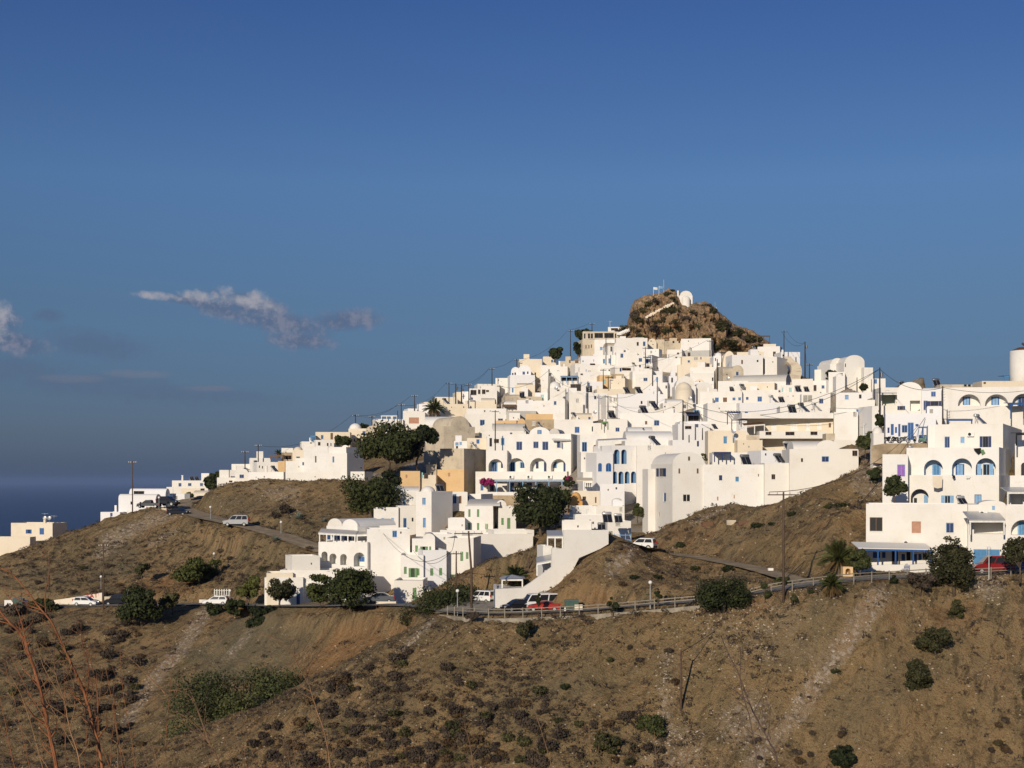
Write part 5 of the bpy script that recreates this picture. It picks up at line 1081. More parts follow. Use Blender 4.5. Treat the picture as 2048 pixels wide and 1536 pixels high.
H("white cube right of the dark spot window with a shaded blue-grey side", 1533, 1554, 714, 752, "", a=-30, sx=1575, Y=352)
H("dark recess strip house between the two upper cubes", 1524, 1536, 716, 750, "k 1526 1530 718 748", Y=358, c='v')
H("cream flat house under the slanted solar panel near the summit path", 1474, 1528, 704, 716, "", Y=372, c='c')
H("bright white two-part house with a black doorway under the timber hut", 1515, 1560, 693, 720, "K 1546 1551.5 703 713", Y=380, a=-18, sx=1564)
H("cream roof block behind the black doorway house", 1527, 1552, 688, 696, "", c='c', Y=388)
H("pale ruin house with slit window at the right skyline of the summit", 1562, 1600, 704, 735, "k 1591 1593 714 728;k 1565 1569 709 713", Y=372, a=5, c='v')
# ---- right skyline vaults
H("big white house with tall barrel gable on the right skyline", 1688, 1729, 724, 785, "k 1690 1692 727 734;x 1723.5 1729 747 755", v=[('d', 1690, 1729, 710)], Y=306, par=False, a=10, d=9)
H("left companion barrel vault of the big skyline gable house", 1660, 1690, 728, 760, "k 1666 1667 730 734;k 1684 1686 729 736", v=[('d', 1662, 1688, 716)], Y=310, par=False, a=12)
H("white stepped right shoulder of the big skyline gable house", 1728, 1746, 735, 785, "", Y=304, a=3)
H("lower white step block ending the skyline gable group", 1744, 1771, 757, 790, "", Y=300)
H("long low white wall in front of the companion vault", 1629, 1662, 739, 765, "", Y=314, d=4)
H("white stair landing block below the skyline gables", 1657, 1690, 744, 775, "", Y=303, d=3)
H("small white bakehouse mounds by the dark bush on the skyline", 1672, 1690, 752, 770, "", Y=299, d=3, v=[('o', 1674, 1688, 746)], par=False)
H("green-grey yard wall with sky-blue door patch under the skyline gables", 1672, 1745, 785, 800, "l 1690 1697 790 799;k 1718 1723 789 797", c='v', Y=288, d=3)
H("grey open porch house with dark inner doorway left of the bar", 1762, 1794, 786, 830, "R 1764 1790 789 811;@k 1778 1786 794 810", Y=262, a=-13, c='w', trim='g')
H("white cubic house with round vault and dark solar panel behind the bar", 1794, 1846, 781, 830, "k 1800 1804 0 0;R 1820 1840 801 822;@h 1823 1830 803 820;ob 1799 1806 812 820", v=[('d', 1795, 1844, 764)], a=-15, Y=258, par=False)
H("white house with small square blue window and open dark blue shutters", 1843, 1886, 778, 832, "h 1862 1871.6 783 793;ob 1861 1877 802 812;b 1847 1855 801 820", v=[('x', 1846, 1884, 774)], Y=252, a=-15, c='v', par=False)
H("low white flat house behind the porch house with green strip roof", 1762, 1800, 775, 790, "", Y=272)
I['bar'] = H("white bar building with bright blue doors and panels behind the motorcycles", 1771, 1872, 827, 884, "H 1781.6 1787.5 848 870;H 1796.5 1800.8 848 873;b 1775 1779 855 866;h 1790 1794 854 866;b 1803.5 1815 850 865;H 1815.5 1827.5 845 880;h 1831 1837 848 853;H 1837 1856 853 884;w 1838 1844 856 870;w 1847.5 1853 856 870", a=-13, Y=225, d=8, c='v')
H("white stepped parapet right of the bar roof terrace", 1854, 1886, 813, 840, "", Y=229, a=-14, c='v')
I['al'] = H("long white building with wide half-round arches and light blue windows at the upper right", 1885, 2080, 774, 870, "A 1916 1961 788 812;A 1970 2016.5 788 812;A 2024 2070 787 812;@l 1927 1939 794 810;@l 1984 1997 794 810;@b 2036 2050 794 812;B 1893 1898 842 850", a=-15, Y=236, d=9, trim='w')
I['tm'] = H("round white windmill tower with a brown broken top at the right edge", 2022, 2078, 702, 760, "", Y=262, c='w', name='windmill_base', cat='house', d=1) if False else None
H("cream stepped terrace walls between windmill and arch building", 1964, 2060, 762, 778, "n 1967 1972 764 768", c='c', Y=250, d=5)
H("beige low roof wall with pierced ornaments behind the arch building", 1880, 1945, 769, 778, "k 1928 1933 769 773;k 1936 1941 769 773", c='e', Y=252, d=4)
I['r2'] = H("white middle-level house with dark blue door and shutters below the arch building", 1870, 2006, 848, 905, "B 1889 1899.5 873 896;l 1921 1929 873.5 886;oB 1965.5 1976.5 872.5 895", a=-24, sx=2044, Y=206, d=8)
H("low white link wall between the bar and the middle-level house", 1856, 1890, 850, 900, "", Y=209, a=-14, d=5)
aircon("boxy unit beside the shuttered balcony door at upper right", I['r2'], 1942, 873, 13)
H("white upper right extension under the dark awning at the right edge", 2030, 2090, 880, 985, "k 2036 2050 872 0;^K 2042 2056 925 951", Y=203, a=-18)
I['r3'] = H("white three-arched balcony building with light blue framed openings", 1813, 1998, 895, 960, "A 1848 1885.5 919.5 950;A 1904 1944 916.5 950;A 1951.5 1991.5 916 950;@s 1866 1880 929 950;@L 1913 1927 928 950;@oL 1966 1981 928 950", a=-23, sx=2022, Y=196, d=8, trim='l')
H("white left wing of the three-arched building with a purple door", 1765, 1816, 908.5, 1010, "P 1794.3 1810.5 929 953", a=-15, Y=194, d=8)
H("lower storey of the three-arched building with a deep blue-edged arch", 1814, 1998, 950, 1030, "A 1821.5 1857.5 978 1009;@L 1848 1856 990 1009;@k 1828 1834 996 1006;ol 1889 1901 991 1009;s 1914 1922 990 997;l 1949 1963 989 1007.5", a=-23, sx=2020, Y=193.5, d=7, trim='b')
H("white balcony house with grey porch at the far right, middle level", 2020, 2090, 951, 1012, "K 2022 2028 0 0;R 2022 2046 984 1010;@h 2038 2046 985 1010;w 2044 2048 964 974", a=-16, Y=186, d=7)
I['r4'] = H("large cream-white flat house with a see-through ruined window and brick patch", 1732, 1938, 1008, 1150, "k 1739.4 1765 1034.7 1062;x 1823.5 1842 1043 1066;b 1892 1907.7 1045.5 1065;h 1746 1754 1104 1116;k 1755 1760 1104 1116;h 1764 1771 1104 1116;K 1783.5 1796 1101 1129;h 1803 1810 1108 1122;k 1813 1821 1104 1121;h 1826 1834 1108 1123;h 1837 1843 1108 1120;k 1846 1855 1107 1120;h 1857 1863 1107 1121", a=-14, Y=176, d=9)
aircon("unit fixed low on the cream-white wall left of the round green tree", I['r4'], 1814, 1091, 14)
I['r5'] = H("white tower house with round gable and blue garage door beside the red car", 1936, 2011, 1009, 1150, "R 1948 2008 1042 1067.5;@B 1967 1975 1044 1061;@B 1979 1994 1042 1067;b 1999 2007 0 0;S 1947 2000 1099 1140;l 1984 1990 1012 1020", a=-15, Y=172, d=8, v=[('d', 1957, 2011, 1001)], par=False)
p_, rz_ = wallpos(I['r5'], 1970, 1013); aircon("unit below the round gable over the grey porch roof", I['r5'], 1966, 1032, 16)
H("white rightmost lower house with a big arch behind the roadside tree", 2011, 2090, 1011, 1150, "A 2022 2070 1040 1070;@s 2037 2050 1043 1070;H 2014 2030 1100 1140", a=-18, Y=171, d=8)
# ---- top of town
I['conc'] = H("unfinished concrete-framed top floor building with black openings at the summit's left", 1189, 1236, 679, 712, "k 1192 1201 0 0;l 1200 1205 694 700", Y=396, a=0, c='w')
H("tall beige masonry flank of the unfinished summit building", 1165, 1190, 679, 712, "n 1171 1173 690 697;n 1177 1179 690 697;n 1182 1184 689 696", c='e', Y=398, a=10)
H("open concrete frame storey on top of the unfinished building", 1166, 1237, 663, 679, "k 1168 1171 667 677;k 1176 1180 667 677;k 1181.5 1186 667 677;k 1189 1206 666 676;k 1208.5 1227.5 666 676;k 1230 1232.5 667 676", c='e', Y=400, a=3, d=8, sink=False)
H("small white open shelter on the slope just above the unfinished building", 1216, 1243, 654, 664, "k 1222 1236 656 661", Y=412, d=4)
H("white broad house below the summit with curved top and narrow black windows", 1232, 1295, 676, 706, "k 1273.5 1277.5 684 691.5;b 1286 1291 683 692", Y=390, a=0, v=[('b', 1240, 1252, 672), ('x', 1266, 1288, 673)], par=False)
H("white vaulted chapel house with brown roof streaks below the curved-top house", 1216, 1251, 692, 712, "k 1221 1224 693 703", v=[('d', 1228, 1251, 683), ('x', 1216, 1238, 684, 'e')], Y=382, par=False, a=8)
H("tiny white dome cell right of the brown-streaked vault", 1248, 1259, 700, 712, "k 1249 1251 700 704", v=[('o', 1249, 1258, 696)], Y=380, d=2, par=False)
H("cream old vault with two dots of windows under the rock", 1296, 1313, 684, 702, "k 1301 1303 681 683;k 1305 1307 688 690", v=[('d', 1297, 1312, 677, 'c')], c='c', Y=398, par=False)
H("grey-beige rounded cistern wall beside the cream old vault", 1312, 1329, 679, 702, "", c='e', Y=399, a=-20, d=5)
H("beige stone house with two little black windows at the rock's foot", 1327, 1364, 682, 700, "k 1345 1348.5 682 686;k 1357 1360 682 686", c='e', Y=399)
H("big plain white hall right under the rock with a red bench line", 1362, 1422, 677, 704, "", a=-14, sx=1428, Y=396)
H("grey render base wall below the big plain white hall", 1364, 1423, 701, 716, "", c='g', Y=392, a=-14)
H("small white house with white and dark window left of the grey base wall", 1334, 1364, 699, 716, "w 1342 1346 706 712;k 1354 1358 705 709", Y=388)
H("bluish-white house with sky-blue doors under the unfinished building", 1162, 1206, 712, 735, "k 1165 1167 721 724;s 1205 1209 719 727;k 1187 1188 719 723", v=[('d', 1186, 1206, 705)], Y=384, par=False, c='v', a=3)
H("white house with two sky-blue doors behind the skyline pole", 1205, 1238, 710, 735, "S 1206 1210 718 727;S 1217 1221 717 727", Y=380)
H("white wide block right of the sky-blue doors", 1236, 1275, 706, 732, "", Y=376)
H("small bluish cube under the vaulted chapel house", 1232, 1250, 704, 716, "", Y=379, c='v', d=3)
I['bb'] = H("white balcony house with dark blue window and door under a teal awning", 1273, 1304, 710, 745, "b 1277.5 1284 716 723.5;B 1290.5 1297 717 730", Y=372, a=-20, sx=1318)
H("white terrace with pale balusters under the blue balcony house", 1273, 1305, 727, 748, "", Y=369, d=3)
H("white house with blank bright front above the blue balcony house", 1290, 1318, 698, 718, "k 1293 1296 697 0", Y=380, a=-20, sx=1324)
H("white walled yard right of the blue balcony house", 1316, 1364, 716, 738, "k 1353 1356 711 0;w 1337 1341 718 728", Y=376)
H("small white gabled kiosk above the peach house", 1346, 1366, 713, 722, "", v=[('d', 1349, 1363, 709)], Y=384, par=False)
H("peach flat house with small square blue window in the upper middle", 1364, 1424, 713, 738, "b 1375.5 1380 720.5 725;y 1388 1396 714 720;k 1401 1403 714 719", c='c', Y=374, a=3)
H("peach lower front with a dark square opening at its right", 1355, 1424, 729, 760, "k 1408 1419 726.5 734;w 1379 1383 735 741", c='c', Y=366)
H("white open-air block at the right of the peach front", 1380, 1433, 734, 760, "k 1425 1427 755 762", Y=358, a=-16, sx=1438)
H("cream old stone-roofed house below the skyline tree", 1121, 1162, 722, 738, "n 1151 1156 721 726;n 1138 1141 720 726", c='e', Y=386)
H("tall cream skyline house left of the bushy dark tree", 1086, 1112, 713, 735, "", c='c', Y=396)
H("long white house above the black-roofed terrace", 1083, 1135, 733, 760, "y 1114 1119 740 742;k 1103 1105 0 0", Y=378)
H("white middle house with a dark blue square left of the brown stone wall", 1150, 1200, 728, 752, "b 1168 1173 738.5 743;k 1180 1190 727 730;y 1176 1182 741 743", Y=374)
H("white domed kiln-like house above the dark stone wall strip", 1200, 1232, 730, 752, "k 1217 1221 739 742", v=[('d', 1221, 1231, 731)], Y=372)
H("white house with dark blue door and black canopy in the upper middle", 1230, 1275, 733, 756, "b 1239.5 1243 736 743;k 1244 1262 736 741", Y=366)
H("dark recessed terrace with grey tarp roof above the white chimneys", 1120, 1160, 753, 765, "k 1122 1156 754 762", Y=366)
H("white long low house right of the grey tarp terrace", 1156, 1202, 744, 768, "k 1161 1166 747 750;w 1181 1188 750 757", Y=366)
H("brown dry stone wall strip beside the ochre narrow house", 1222, 1248, 748, 760, "", c='s', Y=362)
H("narrow ochre house behind the two front poles", 1199, 1223, 750, 782, "t 1208 1212 760 768", c='o', Y=360)
H("cream wide house with a grey-white right side in the upper middle", 1219, 1250, 757, 788, "", c='c', a=-20, sx=1272, Y=356)
H("white house with a pale panel and wide dark blue window", 1271, 1306, 748, 784, "w 1279 1286 756.5 762;b 1286.8 1295 755.5 762", Y=354)
H("white house with rounded parapets left of the twin-horned belfry", 1265, 1325, 742, 760, "", Y=360)
H("white cube with small black door beside the twin-horned belfry", 1315, 1335, 765, 790, "K 1331 1334 771 777", Y=350)
H("white twin-horned belfry with openings beside the round apse church", 1338, 1354, 752, 790, "^k 1342.5 1346 755 765;^k 1341 1344.5 0 0", Y=352, d=1.6, c='v', v=[('d', 1341, 1351, 737)], par=False, name='belfry', cat='belfry')
H("grey-white wall right of the belfry shadow with dark frames", 1305, 1325, 750, 785, "l 1312 1316 754 764", Y=352, c='v')
I['ch'] = H("white church with a large round apse and broad rounded gable in the town's middle", 1350, 1392, 772, 812, "k 1366 1369 782 786", v=[('d', 1352, 1390, 752)], Y=340, par=False)
H("white gabled side chapel right of the round apse church", 1390, 1434, 778, 800, "k 1398 1400 762 764", v=[('d', 1391, 1424, 764)], Y=342, par=False, a=8)
H("small white gable roofed room behind the side chapel", 1388, 1430, 763, 780, "", v=[('d', 1392, 1408, 758, 'c')], Y=350, par=False, c='v')
H("white flat cubes behind the side chapel", 1380, 1436, 746, 768, "k 1424 1427 755 762", Y=355, a=4)
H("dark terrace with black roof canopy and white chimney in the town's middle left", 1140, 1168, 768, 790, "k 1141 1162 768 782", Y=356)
H("cream dome and dish yard left of the black roof terrace", 1096, 1140, 775, 795, "k 1114 1119 779 782", v=[('o', 1098, 1122, 762)], Y=358, par=False)
H("white house with a grey square window behind the middle pole", 1138, 1166, 785, 838, "y 1152 1158 797 805", Y=344, a=0)
H("grey-white blank side block right of the grey square window", 1166, 1214, 786, 838, "", Y=346, a=8, c='v')
H("grey-white upper block behind the black heater and pole", 1164, 1206, 763, 788, "", Y=356, c='v')
H("cream flat roof house under the twin roof heaters", 1194, 1246, 778, 800, "n 1216 1219 779 781", Y=350, c='c')
H("white house with glazed porch and grey-green panes behind the wire post", 1212, 1236, 790, 828, "y 1219 1224 795 805;y 1227 1237 795 803", Y=338)
H("grey-white house with peach strip and small black window", 1236, 1330, 788, 828, "k 1281.5 1285 802 808;y 1294.5 1300 801 811;x 1276 1280 0 0", Y=336, a=3, c='v')
H("white raised block carrying a small grey wall by the belfry pole", 1290, 1316, 772, 792, "", Y=345, c='v')
H("low domed cream house in front of the round apse church", 1324, 1375, 806, 830, "k 1328 1333 812 814;k 1345 1350 814 816", v=[('x', 1334, 1366, 797)], Y=330, par=False, c='w')
H("small white dome right of the low domed cream house", 1374, 1392, 806, 830, "", v=[('o', 1376, 1388, 799)], Y=330, par=False)
H("wide white house with dark blue double window in the centre of town", 1240, 1364, 826, 875, "n 1290 1294.5 842 849;b 1308 1318.5 840.5 851", Y=308, a=0, d=7)
H("white roof storey with heaters above the wide central house", 1282, 1350, 817, 830, "", Y=318, d=6)
H("white house with square blue window under a brow ledge, centre left", 1213, 1255, 838, 880, "b 1231 1239 855 863;k 1253 1262 856 861", Y=306, a=0, d=7)
H("white corner house with round wall dish and narrow slit", 1183, 1214, 846, 885, "k 1183 1186 853 863;n 1214 1216 852 866", Y=308, d=7)
I['cb'] = H("white cubic house with one square blue window behind the hotel's right", 1108, 1186, 839, 880, "h 1149.5 1159 853.5 865.5", Y=314, a=-3, d=7)
H("cream low vault with round dish between centre houses", 1145, 1186, 832, 845, "", v=[('x', 1150, 1184, 825, 'c')], c='c', Y=326, par=False)
H("white house with black canopy and blue terrace room centre right", 1374, 1402, 826, 850, "k 1376 1398 828 842;b 1388 1398 820 826", Y=306, a=0)
H("white long parapet house under the four-window row", 1392, 1455, 808, 850, "k 1436 1442 0 0", Y=306)
H("white pillar block left of the cream screen pergola", 1440, 1457, 831, 850, "", Y=301, d=4, c='c')
H("white flat terrace in front of the black canopy house", 1360, 1425, 843, 862, "", Y=300, c='v')
# ---- summit
I['chap'] = H("small white summit chapel with rounded gable and half-round apse", 1357.5, 1385, 591, 616, "", v=[('d', 1360, 1384, 581.5)], Y=414, d=6, par=False, name='chapel', cat='chapel')
H("tall narrow white wall at the left of the summit chapel", 1354.5, 1357.5, 581, 612, "", Y=413.6, d=3, name='buttress_wall', cat='wall')
H("low white wall with rubble patches left of the summit chapel", 1330, 1355, 597, 612, "", Y=416, d=2, name='terrace_wall', cat='wall')
H("small white trig pillar hut on the right shoulder of the rock", 1425, 1433, 615, 626, "", Y=418, d=3)

# ================================================================ ground sheet, sea, roads, rock
def vis_town(GZ):
    tw = np.zeros(GX.shape)
    for (x, y, r) in FOOT:
        i0, i1 = np.searchsorted(xs, [x - r - 5, x + r + 5]); j0, j1 = np.searchsorted(ys, [y - r - 5, y + r + 5])
        sl = (slice(j0, j1), slice(i0, i1)); d = np.hypot(GX[sl] - x, GY[sl] - y); k = np.clip(1 - (d - r) / 3.0, 0, 1); k = k * k * (3 - 2 * k)
        GZ[sl] = GZ[sl] * (1 - k) + (GZS[sl] - 0.15) * k; tw[sl] = np.maximum(tw[sl], k)
    return tw
town = vis_town(GZ) * (GY > 238)
town = np.where((VY > 1000) & (UX < 1100), 0, town) * np.clip((RD - 0) / 1, 0, 1)
zt = interp_grid(GZ)
# ---- terrain mesh
nY, nX = GX.shape
V = np.stack([GX, GY, GZ], -1).reshape(-1, 3)
idx = np.arange(nY * nX).reshape(nY, nX); Fc = np.stack([idx[:-1, :-1], idx[:-1, 1:], idx[1:, 1:], idx[1:, :-1]], -1).reshape(-1, 4)
def soil_material():
    m = bpy.data.materials.new('hillside_soil'); m.use_nodes = True; b = NB(m.node_tree); p = b.n['Principled BSDF']
    g = b.new('ShaderNodeNewGeometry').outputs['Position']
    at = b.new('ShaderNodeAttribute'); at.attribute_name = 'soil'; sc = b.new('ShaderNodeSeparateColor'); b.l.new(at.outputs['Color'], sc.inputs[0])
    sx_ = b.new('ShaderNodeSeparateXYZ'); b.l.new(g, sx_.inputs[0]); cx3 = b.new('ShaderNodeCombineXYZ'); b.put(cx3.inputs[0], b.m('SUBTRACT', sx_.outputs[0], b.m('MULTIPLY', sx_.outputs[1], 0.75))); b.put(cx3.inputs[1], b.m('MULTIPLY', b.m('ADD', sx_.outputs[1], b.m('MULTIPLY', sx_.outputs[0], 0.75)), 0.42)); gs = cx3.outputs[0]
    nbig = b.noise(g, 0.055, 5, 0.6); nmid = b.noise(gs, 0.35, 6, 0.65); nfin = b.noise(g, 2.2, 6, 0.7); ngr = b.noise(g, 9.0, 4, 0.7)
    nst = b.noise(gs, 0.9, 7, 0.72, 0.6)
    base = b.ramp(b.m('ADD', b.m('MULTIPLY', nbig, 0.45), b.m('MULTIPLY', nmid, 0.55)), [(0.36, (0.19, 0.155, 0.082)), (0.45, (0.30, 0.22, 0.115)), (0.54, (0.42, 0.28, 0.14)), (0.64, (0.31, 0.175, 0.083))])
    base = b.mix(b.m('MULTIPLY', b.sm(nst, 0.48, 0.60), 0.8), base, (0.11, 0.078, 0.045))
    base = b.mix(b.m('MULTIPLY', b.sm(nfin, 0.48, 0.66), 0.6), base, (0.36, 0.27, 0.155))
    base = b.mix(b.m('MULTIPLY', b.sm(ngr, 0.50, 0.66), 0.75), base, (0.065, 0.048, 0.028))
    base = b.mix(b.m('MULTIPLY', sc.outputs[1], b.m('ADD', 0.15, b.m('MULTIPLY', nst, 0.8))), base, (0.42, 0.225, 0.095))
    gsl = b.new('ShaderNodeAttribute'); gsl.attribute_name = 'greysoil'; base = b.mix(b.m('MULTIPLY', gsl.outputs['Fac'], b.m('ADD', 0.35, b.m('MULTIPLY', nst, 0.6))), base, (0.20, 0.175, 0.11))
    dry = b.new('ShaderNodeAttribute'); dry.attribute_name = 'drygrass'
    base = b.mix(b.m('MULTIPLY', dry.outputs['Fac'], b.sm(nfin, 0.3, 0.62)), base, (0.40, 0.27, 0.125))
    vor = b.new('ShaderNodeTexVoronoi'); vor.inputs['Scale'].default_value = 2.6; b.l.new(g, vor.inputs['Vector'])
    stone = b.m('MULTIPLY', b.sm(vor.outputs['Distance'], 0.34, 0.18), b.sm(b.noise(g, 0.6, 4, 0.6), 0.50, 0.64))
    base = b.mix(b.m('MULTIPLY', stone, 0.45), base, (0.33, 0.27, 0.20))
    vor2 = b.new('ShaderNodeTexVoronoi'); vor2.inputs['Scale'].default_value = 1.5; b.l.new(g, vor2.inputs['Vector'])
    sp_ = b.sm(b.m('ADD', b.m('MULTIPLY', vor2.outputs['Distance'], -1), b.m('MULTIPLY', nfin, 0.9)), -0.05, 0.22)
    base = b.mix(b.m('MULTIPLY', b.sm(sc.outputs[0], 0.1, 0.9), b.m('ADD', b.m('MULTIPLY', sp_, 0.72), 0.22)), base, (0.56, 0.45, 0.345))
    base = b.mix(b.m('MULTIPLY', sc.outputs[2], 0.92), base, b.mix(nmid, (0.60, 0.53, 0.43), (0.42, 0.35, 0.26)))
    b.l.new(base, p.inputs[0]); p.inputs['Roughness'].default_value = 0.95; p.inputs['Specular IOR Level'].default_value = 0.05
    bn = b.new('ShaderNodeBump'); bn.inputs['Strength'].default_value = 1.0; bn.inputs['Distance'].default_value = 0.6
    b.l.new(b.m('ADD', b.m('MULTIPLY', nst, 0.9), b.m('ADD', b.m('MULTIPLY', nfin, 0.8), b.m('MULTIPLY', ngr, 0.4))), bn.inputs['Height']); b.l.new(bn.outputs[0], p.inputs['Normal'])
    return m
me = np_mesh('hillside', V, Fc, soil_material())
ca = me.color_attributes.new('soil', 'FLOAT_COLOR', 'POINT')
ca.data.foreach_set('color', np.stack([np.clip(scree, 0, 1), np.clip(ochre, 0, 1), np.clip(town, 0, 1), np.ones_like(town)], -1).astype(np.float32).ravel())
fa = me.attributes.new('greysoil', 'FLOAT', 'POINT'); fa.data.foreach_set('value', np.clip(grys, 0, 1).astype(np.float32).ravel())
fa = me.attributes.new('drygrass', 'FLOAT', 'POINT'); fa.data.foreach_set('value', np.clip(dryg, 0, 1).astype(np.float32).ravel())
me.polygons.foreach_set('use_smooth', [True] * len(me.polygons))
tag(link_me('hillside', me), kind='structure')
HAZE = 3.0e-5
# ---- sea
m = bpy.data.materials.new('sea_water'); m.use_nodes = True; b = NB(m.node_tree); p = b.n['Principled BSDF']
p.inputs[0].default_value = (0.012, 0.030, 0.085, 1); p.inputs['Roughness'].default_value = 0.42; p.inputs['IOR'].default_value = 1.33; p.inputs['Specular IOR Level'].default_value = 0.35
g = b.new('ShaderNodeNewGeometry').outputs['Position']; mp = b.new('ShaderNodeMapping'); mp.inputs['Scale'].default_value = (0.004, 0.0012, 1); b.l.new(g, mp.inputs[0])
b.l.new(b.mix(b.noise(mp.outputs[0], 1.0, 5, 0.6), (0.010, 0.026, 0.075), (0.020, 0.042, 0.105)), p.inputs[0])
bn = b.new('ShaderNodeBump'); bn.inputs['Strength'].default_value = 0.5; bn.inputs['Distance'].default_value = 1.5; b.l.new(b.noise(g, 0.06, 6, 0.7), bn.inputs['Height']); b.l.new(bn.outputs[0], p.inputs['Normal'])
mb = MB(); mb.add([(-60000, -2000, -250), (60000, -2000, -250), (60000, 90000, -250), (-60000, 90000, -250)], [(0, 1, 2, 3)]); tag(mb.build('sea', m), kind='structure')
# ---- the air over the sea: one even box of haze round everything
m = bpy.data.materials.new('haze'); m.use_nodes = True; b = NB(m.node_tree); b.n.remove(b.n['Principled BSDF']); pv = b.new('ShaderNodeVolumePrincipled')
pv.inputs['Color'].default_value = (0.27, 0.39, 0.66, 1); pv.inputs['Density'].default_value = HAZE; pv.inputs['Anisotropy'].default_value = 0.0; b.l.new(pv.outputs[0], b.n['Material Output'].inputs['Volume'])
mb = MB(); mb.box((0, 43500, -90.5), (121000, 92000, 323)); tag(mb.build('haze', m), kind='stuff')
# ---- roads
M['asphalt'] = pbr('worn_asphalt', (0.24, 0.215, 0.175), 0.9, var=0.25, vs=0.8, bump=0.3)
M['track'] = pbr('pale_dirt', (0.34, 0.26, 0.16), 0.95, var=0.3, vs=0.7, bump=0.6)
for nm, mt in (('asphalt_road', 'asphalt'), ('side_road', 'asphalt'), ('dirt_road', 'track'), ('dirt_track', 'track')):
    P, wd = ROADS[nm]; mb = MB(); vs = []
    for i, q in enumerate(P):
        t_ = P[min(i + 1, len(P) - 1)] - P[max(i - 1, 0)]; nn_ = Vector((t_.y, -t_.x, 0)).normalized(); w_ = wd / 2 + random.uniform(-.12, .12) * (mt == 'track')
        for k in (-1, -.5, 0, .5, 1): vs.append(q + nn_ * w_ * k + Vector((0, 0, 0.02 - 0.004 * (nm == 'side_road'))))
    mb.add(vs, [(i * 5 + k, i * 5 + k + 1, i * 5 + k + 6, i * 5 + k + 5) for i in range(len(P) - 1) for k in range(4)]); tag(mb.build(nm, M[mt], smooth=True), kind='structure')
# ---- summit rock: cliff outcrop
def rockz(px): return np.interp(px, [1205, 1235, 1254, 1262, 1270, 1300, 1318, 1338, 1352, 1362, 1386, 1392, 1410, 1422, 1432, 1445, 1462, 1490, 1518, 1534, 1560], [694, 662, 650, 612, 598, 588, 584, 575, 580, 606, 607, 603, 601, 607, 617, 630, 644, 655, 668, 682, 702])
RU, RT = 460, 150; uu = np.linspace(1205, 1560, RU); tt = np.linspace(0, 1, RT); UU, TT = np.meshgrid(uu, tt)
zt_top = (HY - rockz(UU)) / F * 414; zbot = (HY - 706) / F * 404
front = TT < 0.66; s_ = np.clip(TT / 0.66, 0, 1); back = np.clip((TT - 0.66) / 0.34, 0, 1)
Yr = 402.5 + 11.5 * s_ ** 1.3 + 26 * back; Zr = np.where(front, zbot + (zt_top - zbot) * (s_ ** 0.9), zt_top - (zt_top - zbot + 12) * back ** 1.4); Xr = (UU - CX) / F * np.where(front, Yr, 414 + 10 * back)
relief = fbm(Xr * 1.0, Zr * 1.6, 7, 201, 5, 0.55); ridg = 1 - np.abs(fbm(Xr * 1.4 + Zr * .6, Zr * 1.0, 4.5, 301, 4, 0.6)) * 3.4; crag = fbm(Xr, Zr, 1.6, 401, 3, 0.6)
amp = np.clip((1 - np.abs(s_ * 2 - 1)) * 2.4, 0.0, 1) * np.where(front, 1, .4)
Yr = Yr - (relief * 10 + ridg * 3.4 + crag * 3.4) * amp; Zr = Zr + crag * 1.0 * np.where(TT > .1, 1, 0) + (relief * 1.0) * (TT > .55)
idx = np.arange(RU * RT).reshape(RT, RU); Fc = np.stack([idx[:-1, :-1], idx[:-1, 1:], idx[1:, 1:], idx[1:, :-1]], -1).reshape(-1, 4)
m = bpy.data.materials.new('summit_rock'); m.use_nodes = True; b = NB(m.node_tree); p = b.n['Principled BSDF']; g = b.new('ShaderNodeNewGeometry').outputs['Position']
n1_ = b.noise(g, 0.28, 6, 0.7); n2_ = b.noise(g, 1.3, 6, 0.72, 1.2)
c_ = b.ramp(n2_, [(0.34, (0.055, 0.038, 0.024)), (0.44, (0.22, 0.14, 0.075)), (0.56, (0.42, 0.28, 0.155)), (0.72, (0.52, 0.38, 0.24))]); c_ = b.mix(b.m('MULTIPLY', b.sm(n1_, 0.5, 0.7), 0.75), c_, (0.48, 0.23, 0.08)); c_ = b.mix(b.m('MULTIPLY', b.sm(b.noise(g, .5, 5, .65), .53, .66), .7), c_, (0.075, 0.062, 0.036))  # low noise goes dark: shade in the cracks put into the rock colour
b.l.new(c_, p.inputs[0]); p.inputs['Roughness'].default_value = .95; bn = b.new('ShaderNodeBump'); bn.inputs['Strength'].default_value = 1; bn.inputs['Distance'].default_value = .5; b.l.new(n2_, bn.inputs['Height']); b.l.new(bn.outputs[0], p.inputs['Normal'])
me = np_mesh('summit_rock', np.stack([Xr, Yr, Zr], -1).reshape(-1, 3), Fc, m); tag(link_me('summit_rock', me), kind='structure')
def rock_at(px, py):
    d = (np.abs(CX + F * Xr / Yr - px) + np.abs(HY - F * Zr / Yr - py)) + (TT > .66) * 50; j = np.unravel_index(np.argmin(d), d.shape); return Vector((Xr[j], Yr[j], Zr[j]))
